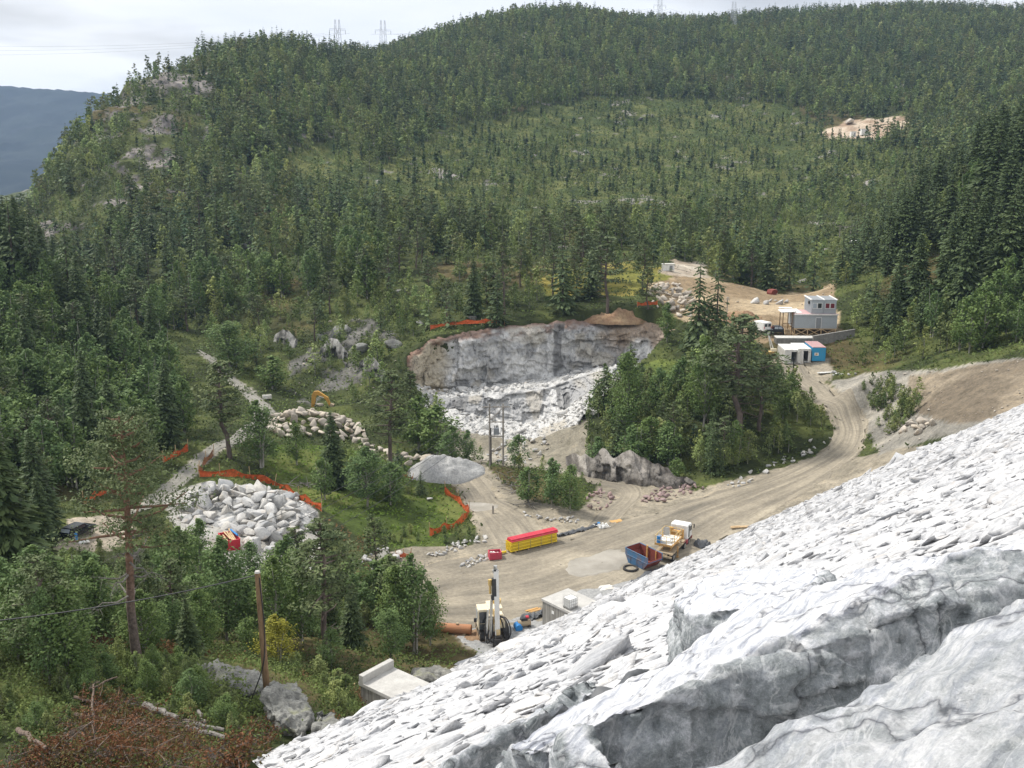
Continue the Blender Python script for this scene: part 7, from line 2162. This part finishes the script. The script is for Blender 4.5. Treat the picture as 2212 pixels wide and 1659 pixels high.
def site_office():
    c = py(1760, 727, 200); z = float(ground(c[0], c[1]))
    o = thing("site_office", "two storey grey cabin office on a timber trestle", "site office", (c[0], c[1], z), rad(-3))
    b0 = 1.45
    m = MB(); m.box((0, 3.05, b0 + 1.42), (8.4, 6.1, 2.75)); clad(m, -4.1, 4.1, -.012, b0 + .1, b0 + 2.75); low = m.build("ground_floor", M["grey_cladding"], o)
    m = MB(); m.box((.55, -.03, b0 + 1.12), (1.0, .06, 2.05)); m.build("door", M["grey_roof"], low)
    m = MB()
    for s in (-1, 1): m.box((.55 + s * .55, -.05, b0 + 1.15), (.07, .08, 2.2))
    m.box((.55, -.05, b0 + 2.24), (1.17, .08, .07)); m.build("door_frame", M["white_paint"], low)
    m = MB(); m.box((0, 3.0, b0 + 2.86), (8.7, 6.5, .12)); m.build("lower_roof", M["pink_roof"], o)
    m = MB()
    for k in range(5): m.box((-4.0 + .35 * k, 3.2 + .2 * k, b0 + 2.99), (.22, 5.6, .14))
    m.box((0, -.22, b0 + 2.86), (8.75, .08, .22)); m.box((4.25, .3, b0 + 1.6), (.12, .12, 2.6)); m.build("roof_edges", M["white_paint"], o)
    u0 = b0 + 2.92
    for k, x in enumerate((.55, 3.05)):
        m = MB(); m.box((x - .25, 3.6, u0 + 1.38), (2.44, 6.0, 2.7)); clad(m, x - 1.45, x + .95, .585, u0 + .1, u0 + 2.6, .3)
        if k == 0:
            for q in range(18): m.box((x - .25 - 1.235, .9 + .3 * q, u0 + 1.38), (.03, .14, 2.5))
        md = m.build("upper_module", M["grey_cladding"], o)
        for q, (dx, gl) in enumerate((((-.55, "glass_pale"), (.42, "glass_dark")) if k == 0 else ((-.55, "red_curtain"), (.45, "red_curtain")))):
            window(md, x - .25 + dx, .55, u0 + 1.65, .85, 1.05, gl)
        m = MB(); m.box((x - .25, 3.6, u0 + 2.79), (2.2, 6.0, .10)); m.build("module_roof", M["grey_roof"], md)
    m = MB()
    for x in (-.98, 1.55, 4.06): m.box((x, 3.55, u0 + 2.86), (.26, 6.2, .2))
    m.build("roof_caps", M["white_paint"], o)
    # trestle
    m = MB()
    for x in (-4.1, -1.5, 1.2, 4.0):
        for y in (.1, 3.0, 5.8): m.box((x, y, b0 / 2 - .3), (.18, .18, b0 + .55))
    for y in (.1, 5.8): m.box((0, y, b0 - .05), (8.6, .16, .18))
    for x0 in (-4.1, -1.5, 1.2): m.box((x0 + 1.33, -.02, b0 / 2 - .05), (2.95, .06, .14), ry=rad(27)); m.box((x0 + 1.33, .06, b0 / 2 - .05), (2.95, .06, .14), ry=rad(-27))
    m.box((-4.1, 3.0, b0 / 2), (.06, 5.6, .14), rx=rad(14)); m.build("trestle", M["new_timber"], o)
    # porch roof on the left
    m = MB(); m.box((-5.4, 2.2, b0 + 3.25), (2.9, 3.4, .16), ry=rad(-3)); m.box((-5.2, 4.6, b0 + 3.5), (2.6, 1.2, .14)); m.build("porch_roof", M["white_paint"], o)
    for (x, y) in ((-6.4, .7), (-4.55, .7), (-6.4, 3.6), (-5.4, .7)):
        m = MB(); m.box((x, y, b0 + .9), (.16, .16, 4.7)); m.build("porch_post", M["pole_wood"], o)
    for q in (.9, .2):
        m = MB(); m.box((-5.5, .6, b0 + q), (2.0, .1, .1)); m.build("porch_rail", M["pole_wood"], o)
    m = MB()
    for k in range(7): m.box((-5.5, -.6 - .22 * k * .5 + .7, b0 - .2 - .2 * k), (1.2, .3, .06))
    for s in (-1, 1): m.box((-5.5 + s * .62, -.1, b0 - .6), (.08, 1.3, .2), rx=rad(55))
    m.build("stairs", M["new_timber"], o)
    m = MB(); m.cyl((-1.26, 2.0, u0 + 2.1), (-1.02, 2.0, u0 + 2.1), .34, n=18); m.build("fan_housing", M["black_paint"], o)
site_office()

def container(name, label, u, v, Y, w, d, h, wall, roof, rz, openings=(), sign=False, base=.18, dx=0.0):
    c = py(u, v, Y); z = float(ground(c[0], c[1]))
    o = thing(name, label, "container", (c[0] + dx, c[1], z + base), rz)
    t = .10
    m = MB()
    m.box((-w / 2 + t / 2, d / 2, h / 2), (t, d - .02, h)); m.box((w / 2 - t / 2, d / 2, h / 2), (t, d - .02, h)); m.box((0, d - t / 2, h / 2), (w - 2 * t - .01, t, h - .01)); m.box((0, d / 2, .08), (w - 2 * t - .01, d - .3, .14))
    for s in (-1, 1):
        for k in range(int(d / .35)): m.box((s * (w / 2 + .012), .3 + .35 * k, h / 2), (.04, .16, h - .3))
    if not openings:
        m.box((0, t / 2, h / 2), (w - 2 * t - .01, t, h - .01))
        for k in range(int(w / .3)): m.box((-w / 2 + .25 + .3 * k, -.012, h / 2), (.12, .03, h - .3))
    body = m.build("walls", M[wall], o)
    for (x0, x1, side) in openings:
        m = MB()
        if x0 > -w / 2 + .2: m.box(((-w / 2 + t + x0) / 2, t / 2, h / 2), (x0 + w / 2 - t, t, h - .02))
        if x1 < w / 2 - .2: m.box(((w / 2 - t + x1) / 2, t / 2, h / 2), (w / 2 - t - x1, t, h - .02))
        m.box(((x0 + x1) / 2, t / 2, h - .15), (x1 - x0 - .01, t, .28)); m.build("front_panels", M[wall], body)
        m = MB(); m.box((x0 - .55 if side < 0 else x1 + .55, -.45, h / 2), (1.15, .06, h - .2), rz=rad(35 * -side)); m.build("door", M[wall], o)
    m = MB(); m.box((0, d / 2, h + .06), (w + .06, d + .06, .12))
    for k in range(int(d / .6)): m.box((0, .4 + .6 * k, h + .135), (w - .2, .22, .03))
    m.build("roof", M[roof], o)
    m = MB()
    for s in (-1, 1): m.box((s * (w / 2 - .04), -.02, h / 2), (.14, .14, h)); 
    m.build("corner_posts", M[wall], o)
    if sign:
        m = MB(); m.box((-.45, -.06, h * .52), (.78, .04, .56)); sg = m.build("sign_board", M["white_paint"], o)
        m = MB(); m.box((-.45, -.09, h * .52), (.34, .03, .26)); m.build("emblem", M["platform_orange"], sg)
    return o
container("shipping_container", "white container with a dark open doorway, left one of the pair", 1708, 785, 187, 2.44, 6.06, 2.55, "dusty_white", "white_paint", rad(-2), ((.05, 1.1, 1),))
container("shipping_container", "white container between the blue one and its white neighbour", 1736, 785, 187, 2.44, 6.06, 2.55, "dusty_white", "white_paint", rad(-2), ((-.15, .75, -1),))
container("shipping_container", "bright blue container with a small white sign and a pinkish roof", 1767.5, 785, 187.2, 2.44, 6.06, 2.6, "container_blue", "pink_roof", rad(-2), (), True)
qz = float(py(1712, 737, 195.5)[2]); gz_ = float(ground(*py(1712, 760, 195.5)[:2]))
container("shipping_container", "light container behind the white pair with a long flat roof", 1718, 760, 195.5, 7.6, 2.4, max(1.2, qz - gz_ - .3), "old_concrete", "dusty_white", rad(-2))

def van():
    p = on(1641, 716, 190, 220)
    o = thing("van", "white van parked at the left end of the works terrace", "van", p, rad(115))
    m = MB(); m.prism([(-2.4, .45), (2.35, .45), (2.4, 1.0), (1.75, 1.2), (1.1, 2.05), (.7, 2.2), (-2.35, 2.25), (-2.45, 1.9)], 'y', -.95, .95); b = m.build("body", M["white_paint"], o, bevel=.10)
    m = MB(); m.box((1.45, 0, 1.62), (.05, 1.6, .95), ry=rad(-38)); m.build("windscreen", M["glass_dark"], b)
    for s in (-1, 1): m = MB(); m.box((.6, s * .955, 1.6), (.8, .03, .6)); m.build("side_window", M["glass_dark"], b)
    m = MB(); m.box((-2.43, .45, 1.65), (.04, .7, .6)); m.box((-2.43, -.45, 1.65), (.04, .7, .6)); m.build("rear_windows", M["glass_dark"], b)
    for x in (-1.5, 1.5):
        for s in (-1, 1): wheel(o, x, s * .85, .34, .22)
    m = MB()
    for s in (-1, 1): m.box((-2.46, s * .85, 1.2), (.04, .14, .4))
    m.build("tail_lights", M["fabric_red"], b)
van()
def pickup():
    p = on(1676, 722, 190, 220)
    o = thing("pickup_truck", "dark pickup truck parked beside the porch of the site office", "pickup truck", p, rad(0))
    m = MB(); m.prism([(-2.6, .5), (2.6, .5), (2.62, .95), (1.3, 1.12), (-2.6, 1.08)], 'y', -.9, .9); b = m.build("body", M["car_black"], o, bevel=.06)
    m = MB(); m.prism([(-.75, 1.1), (1.45, 1.1), (.85, 1.75), (-.6, 1.78)], 'y', -.78, .78); cb = m.build("cabin", M["car_black"], o, bevel=.05)
    for s in (-1, 1):
        m = MB(); m.prism([(-.55, 1.2), (.25, 1.2), (.25, 1.66), (-.48, 1.68)], 'y', s * .785 - .012, s * .785 + .012); m.prism([(.35, 1.2), (1.15, 1.2), (.8, 1.66), (.35, 1.66)], 'y', s * .785 - .012, s * .785 + .012); m.build("side_windows", M["glass_pale"], cb)
    m = MB(); m.box((1.2, 0, 1.44), (.04, 1.35, .62), ry=rad(-43)); m.build("windscreen", M["glass_pale"], cb)
    m = MB(); m.box((-1.65, 0, 1.09), (1.7, 1.55, .05)); m.build("cargo_cover", M["grey_roof"], b)
    for x in (-1.6, 1.65):
        for s in (-1, 1): wheel(o, x, s * .8, .40, .26)
    m = MB()
    for s in (-1, 1): m.box((2.62, s * .65, .82), (.04, .3, .16))
    m.build("headlights", M["glass_pale"], b)
pickup()
def parked_car():
    p = on(168, 1158, 98, 125)
    o = thing("parked_car", "dark car parked in a small clearing left of the old pine", "car", p, rad(70))
    m = MB(); m.prism([(-2.1, .4), (2.1, .4), (2.15, .8), (1.2, .98), (-2.1, 1.0)], 'y', -.85, .85); b = m.build("body", M["car_black"], o, bevel=.08)
    m = MB(); m.prism([(-1.9, 1.0), (1.15, 1.0), (.45, 1.5), (-1.5, 1.52)], 'y', -.72, .72); cb = m.build("cabin", M["car_black"], o, bevel=.06)
    m = MB(); m.box((-1.76, 0, 1.26), (.04, 1.2, .42), ry=rad(38)); m.build("rear_window", M["glass_pale"], cb); m = MB(); m.box((.82, 0, 1.26), (.04, 1.2, .72), ry=rad(-54)); m.build("windscreen", M["glass_pale"], cb)
    for s in (-1, 1): m = MB(); m.box((-.4, s * .73, 1.25), (1.6, .03, .32)); m.build("side_window", M["glass_dark"], cb)
    for x in (-1.3, 1.35):
        for s in (-1, 1): wheel(o, x, s * .76, .32, .2)
parked_car()
barrel(160, 1166, "blue drum standing in front of the parked dark car", "blue_plastic", False, 0, .4, 95, 125)
plank_pile(180, 1172, "white boards lying by the blue drum at the parked car", 5, 1.2, .6, "white_paint", 95, 125)
def fuel_tank():
    p = on(1657, 718, 190, 220)
    o = thing("fuel_tank", "small red fuel tank on a trailer between van and pickup", "fuel tank", p, rad(10))
    m = MB(); m.cyl((-.7, 0, 1.0), (.7, 0, 1.0), .5, n=18); m.build("tank", M["fabric_red"], o, bevel=.06)
    m = MB(); m.box((0, 0, .45), (1.7, 1.0, .12)); m.build("frame", M["mud_metal"], o)
    for s in (-1, 1): wheel(o, 0, s * .55, .28, .18)
fuel_tank()
def red_barrow():
    p = on(1699, 745, 188, 205)
    o = thing("red_box", "small red box behind the flat roof of the workshop containers", "box", (p[0], p[1], p[2]), 0)
    m = MB(); m.box((0, 0, .45), (.75, .6, .8)); m.build("body", M["fabric_red"], o, bevel=.05)
    m = MB(); m.box((0, 0, .9), (.8, .65, .06)); m.build("lid", M["crate_red"], o)
red_barrow()
def retaining_wall():
    a, b = hit(1756, 748, 185, 215), hit(1846, 728, 180, 215)
    d = Vector(b - a); L = Vector((d.x, d.y, 0)).length
    o = thing("retaining_wall", "weathered concrete retaining wall right of the blue container", "wall", tuple(a), math.atan2(d.y, d.x))
    m = MB(); m.prism([(0, -1.0), (L, d.z - 1.0), (L, d.z + 1.4), (0, 1.9)], 'y', 0, .4); m.build("wall", M["old_concrete"], o, bevel=.03)
    m = MB(); m.prism([(-.05, 1.9), (L + .05, d.z + 1.4), (L + .05, d.z + 1.55), (-.05, 2.05)], 'y', -.06, .46); m.build("coping", M["old_concrete"], o)
retaining_wall()
def lift_boom():
    p = on(1664, 768, 180, 200)
    o = thing("lifting_boom", "white jointed lift arm with a yellow basket behind the knoll trees", "lift", p, 0)
    m = MB(); m.box((0, .6, .5), (1.6, 1.2, .5)); m.build("base", M["rig_yellow"], o, bevel=.04)
    m = MB(); m.tube([(.3, .5, .7), (-.6, .4, 4.4)], .10, 6); m.tube([(-.6, .4, 4.4), (.4, -.2, 1.5)], .09, 6); m.build("arm", M["white_paint"], o)
    m = MB(); m.box((.5, -.4, 1.2), (1.1, .6, .5)); m.build("basket", M["pale_yellow"], o, bevel=.04)
lift_boom()
def red_container():
    p = on(496, 1180, 100, 135)
    o = thing("open_container", "red open container with pale planks sticking out in front of the white heap", "container", p, rad(-62))
    m = MB()
    for s in (-1, 1): m.prism([(-1.8, 0), (1.6, 0), (1.9, 1.5), (-1.8, 1.3)], 'y', s * .9 - .05, s * .9 + .05)
    m.box((-1.75, 0, .65), (.1, 1.7, 1.25)); m.box((0, 0, .08), (3.3, 1.68, .1)); m.prism([(1.6, 0), (1.7, 0), (2.0, 1.5), (1.9, 1.5)], 'y', -.84, .84); m.build("shell", M["fabric_red"], o)
    m = MB()
    for k in range(6): m.box((RNG.uniform(-.6, .6), -.6 + .22 * k, 1.0 + RNG.uniform(0, .4)), (3.4, .16, .06), ry=RNG.normal(0, .12), rz=RNG.normal(0, .08))
    m.build("planks", M["new_timber"], o)
    m = MB(); m.cyl((-1.6, .6, 1.5), (1.2, .8, 1.7), .12, n=10); m.build("blue_pipe", M["blue_plastic"], o)
red_container()

def digger_arm():
    p = on(690, 886, 175, 215)
    o = thing("digger_arm", "bent yellow digger arm rising behind the tan heap", "digger arm", (p[0], p[1] + 2.0, p[2]), rad(-4))
    m = MB(); m.prism([(-2.0, 0), (-1.35, 0), (-1.0, 2.1), (-.6, 2.6), (1.0, 1.7), (1.7, .3), (2.0, .35), (1.5, 2.1), (-.5, 3.4), (-1.3, 3.3), (-1.75, 2.6)], 'y', -.28, .28); b = m.build("boom", M["digger_orange"], o, bevel=.06)
    m = MB(); m.cyl((-1.2, -.35, .4), (-.2, -.35, 2.4), .10, n=10); m.cyl((-.2, -.35, 2.4), (.7, -.35, 2.1), .07, n=10); m.build("ram", M["chrome_rod"], b)
    m = MB(); m.prism([(1.5, -.1), (2.4, -.1), (2.6, .7), (1.9, .9)], 'y', -.5, .5); m.build("bucket", M["mud_metal"], o, bevel=.03)
digger_arm()
def small_block(u, v, label, mat, s, y0, y1, cat, name, rz=0.0, roof=None):
    p = on(u, v, y0, y1)
    o = thing(name, label, cat, p, rz)
    m = MB(); m.box((0, 0, s[2] / 2), s); b = m.build("body", M[mat], o, bevel=.04)
    if roof: m = MB(); m.box((0, 0, s[2] + .07), (s[0] + .2, s[1] + .2, .14)); m.build("roof", M[roof], o)
    m = MB(); m.box((s[0] * .2, -s[1] / 2 - .02, s[2] * .45), (s[0] * .25, .05, s[2] * .7)); m.build("door", M["grey_roof"], o)
small_block(1443, 584, "small white trailer hut on the meadow beyond the works terrace", "white_paint", (3.0, 1.4, 1.6), 235, 300, "hut", "trailer_hut", .1, "dusty_white")
small_block(1866, 292, "small white cabin at the far diggings, right one", "white_paint", (3.6, 2.6, 3.2), 440, 660, "cabin", "site_cabin", 0, "dusty_white")
small_block(1842, 296, "small white cabin at the far diggings, left one", "white_paint", (2.6, 2.6, 2.8), 440, 660, "cabin", "site_cabin", 0, "dusty_white")
p = hit(1838, 268, 440, 680); rock("boulder", "large rounded pale boulder at the far diggings on the hillside", "boulder", None, "tan_stone", p + np.array((0, 0, 1.6)), 3.6, rng_, 3, .2, .9)
def far_car():
    p = on(1850, 530, 270, 360)
    o = thing("parked_car", "small white car on the track in the side valley", "car", p, rad(12))
    m = MB(); m.prism([(-2.1, .35), (2.1, .35), (2.1, .85), (1.2, .98), (.6, 1.5), (-1.5, 1.52), (-2.05, .98)], 'y', -.85, .85); b = m.build("body", M["white_paint"], o, bevel=.06)
    m = MB(); m.box((-.4, -.86, 1.22), (1.6, .03, .36)); m.build("side_windows", M["glass_dark"], b)
    for x in (-1.3, 1.3):
        for s in (-1, 1): wheel(o, x, s * .78, .32, .2)
far_car()
def rusty_scoop():
    p = on(1667, 636, 210, 260)
    o = thing("rusty_scoop", "rusty digger scoop left at the back of the works terrace", "scoop", p, .5)
    m = MB(); m.prism([(-.8, 0), (.7, 0), (1.1, .6), (.8, 1.3), (-.6, 1.2), (-.9, .5)], 'y', -.9, .9); m.build("shell", M["skip_rust"], o, bevel=.05)
    m = MB()
    for k in range(5): m.box((1.1, -.75 + .37 * k, .3), (.4, .14, .12))
    m.build("teeth", M["steel"], o)
rusty_scoop()
crate(577, 862, "two small pale blocks on the verge of the old gravel road", "dusty_white", (1.6, .8, .7), .4, 180, 230, "block", "verge_block")

# ------------------------------------------------------------------ felled brush and logs on the near bank
def log(label, a, b, r, group=None, mat="log_bark"):
    pa, pb = hit(a[0], a[1], 30, 70), hit(b[0], b[1], 30, 70)
    pa[2] += a[2] + .35; pb[2] += b[2] + .35
    mid = (pa + pb) / 2
    m = MB(); n = 7; pts = []
    w = RNG.normal(0, .05, (n, 3))
    for k in range(n):
        t = k / (n - 1); pts.append(tuple(pa * (1 - t) + pb * t + w[k] * math.sin(math.pi * t) - mid))
    m.tube(pts, [r * (1 - .35 * k / (n - 1)) for k in range(n)], 9)
    o = m.build("log", M[mat], None, smooth_shade=False); o.location = mid
    return tag(o, label, "log", group)
for (a, b, r, lab) in (((165, 1580, .55), (325, 1600, .45), .14, "long brown log across the middle of the felled brush"), ((165, 1545, .7), (235, 1560, .6), .09, "short brown log sticking out left of the felled brush"),
                       ((315, 1555, .5), (385, 1580, .4), .20, "pale peeled log behind the felled brush"), ((400, 1585, .35), (485, 1600, .25), .15, "uppermost pale log right of the felled brush"),
                       ((405, 1598, .30), (490, 1618, .25), .17, "lower pale log right of the felled brush"), ((45, 1625, .8), (105, 1659, .5), .12, "light brown log poking out at the bottom left corner"),
                       ((200, 1545, 1.2), (260, 1530, 1.5), .06, "bent bare branch rising from the felled brush"), ((205, 1600, .2), (208, 1540, 1.3), .07, "upright bare stub standing in the felled brush"),
                       ((430, 1560, .3), (445, 1590, .4), .10, "forked stump between the pale logs and the lichen outcrop"), ((640, 1440, .2), (665, 1425, .9), .06, "grey dead stick leaning in the thicket behind the wooden pole"),
                       ((1100, 1050, .4), (1150, 1030, .6), .0, "")):
    if r: log(lab, a, b, r, None, "log_bark" if "pale" not in lab else "dead_wood")
def brush_pile():
    rng = np.random.default_rng(31)
    poly = [(130, 1560), (200, 1530), (300, 1560), (380, 1600), (470, 1610), (560, 1560), (600, 1590), (560, 1640), (520, 1659), (500, 1690), (0, 1700), (60, 1640), (150, 1620)]
    us = [q[0] for q in poly]; vs = [q[1] for q in poly]
    Vs, Hs = [], []; m = MB()
    for k in range(2600):
        u, v = rng.uniform(min(us), max(us)), rng.uniform(min(vs), 1700)
        if not in_poly(poly, np.array([u]), np.array([v]))[0]: continue
        p = hit(u, v, 25, 65)
        hgt = rng.uniform(0, 1) ** 1.5 * (1.0 if u < 420 else .55)
        c = p + np.array((0, 0, .1 + hgt * (1.6 if 180 < u < 420 else .8)))
        n = 32
        az = rng.uniform(0, 6.28); d = np.array((math.cos(az), math.sin(az), rng.normal(0, .25)))
        L = rng.uniform(.4, 1.1)
        t = rng.uniform(0, 1, n)[:, None]
        C = c + d * L * t + rng.normal(0, .11, (n, 3))
        T = d + rng.normal(0, .5, (n, 3))
        ll = rng.uniform(.07, .17, n)
        Vs.append(cards(C, rng.normal(0, 1, (n, 3)), ll, ll * .4, T, rng))
        base = np.array((.135, .062, .030)) if rng.random() < .55 else (np.array((.10, .085, .03)) if rng.random() < .6 else np.array((.085, .07, .06)))
        Hs.append(np.repeat(base * rng.uniform(.55, 1.45, (n, 1)), 4, 0))
        if rng.random() < .22:
            e = c + d * L * 1.1; m.tube([tuple(c - d * .2), tuple((c + e) / 2 + rng.normal(0, .05, 3)), tuple(e)], [.026, .018, .007], 4)
    V = np.vstack(Vs); H = np.vstack(Hs)
    me = np_mesh("felled_brush", V, np.arange(len(V)).reshape(-1, 4), {"hue": np.clip(H, .01, .5)})
    o = link_mesh("felled_brush", me, M["dead_needle"]); o["kind"] = "stuff"; o["label"] = "heap of felled brown pine brush on the near bank"; 
    m.build("branches", M["log_bark"], o)
brush_pile()
def dead_sticks():
    rng = np.random.default_rng(12)
    for (cu, cv, su, sv, n, lab, y0, y1) in ((1105, 1055, 28, 26, 26, "tangle of grey dead branches on the brushy strip by the twin pole", 130, 170), (650, 1050, 22, 8, 18, "patch of grey twigs on the meadow behind the white heap", 125, 165), (1140, 1095, 20, 10, 10, "rusty roots and scrap at the foot of the loop strip", 125, 160)):
        p0 = hit(cu, cv, y0, y1)
        m = MB()
        for k in range(n):
            p = hit(cu + rng.normal(0, su * .5), cv + rng.normal(0, sv * .5), y0, y1)
            az = rng.uniform(0, 6.28); L = rng.uniform(.8, 2.4); d = np.array((math.cos(az), math.sin(az), rng.uniform(-.05, .45)))
            a = p - p0 + np.array((0, 0, .2)); m.tube([tuple(a), tuple(a + d * L * .5 + rng.normal(0, .1, 3)), tuple(a + d * L)], [.07, .05, .02], 5)
        m.tube([(-2.2, 0, .3), (0, .2, .45), (2.2, .1, .3)], [.06, .05, .03], 5); o = m.build("dead_branches", M["dead_wood"]); o.location = p0
        tag(o, lab, "dead branches")
    for (a, b) in (((1370, 905), (1330, 935)), ((1470, 880), (1410, 915)), ((1540, 960), (1565, 925)), ((1300, 920), (1350, 905))):
        pa, pb = hit(*a, 140, 200), hit(*b, 140, 200); mid = (pa + pb) / 2
        m = MB(); m.tube([tuple(pa - mid + np.array((0, 0, 1.2))), tuple(pb - mid + np.array((0, 0, 1.6)))], [.12, .05], 6)
        o = m.build("fallen_trunk", M["dead_wood"]); o.location = mid; tag(o, "grey fallen trunk lying in the bushes of the knoll", "fallen trunk", "fallen trunks on the knoll")
dead_sticks()
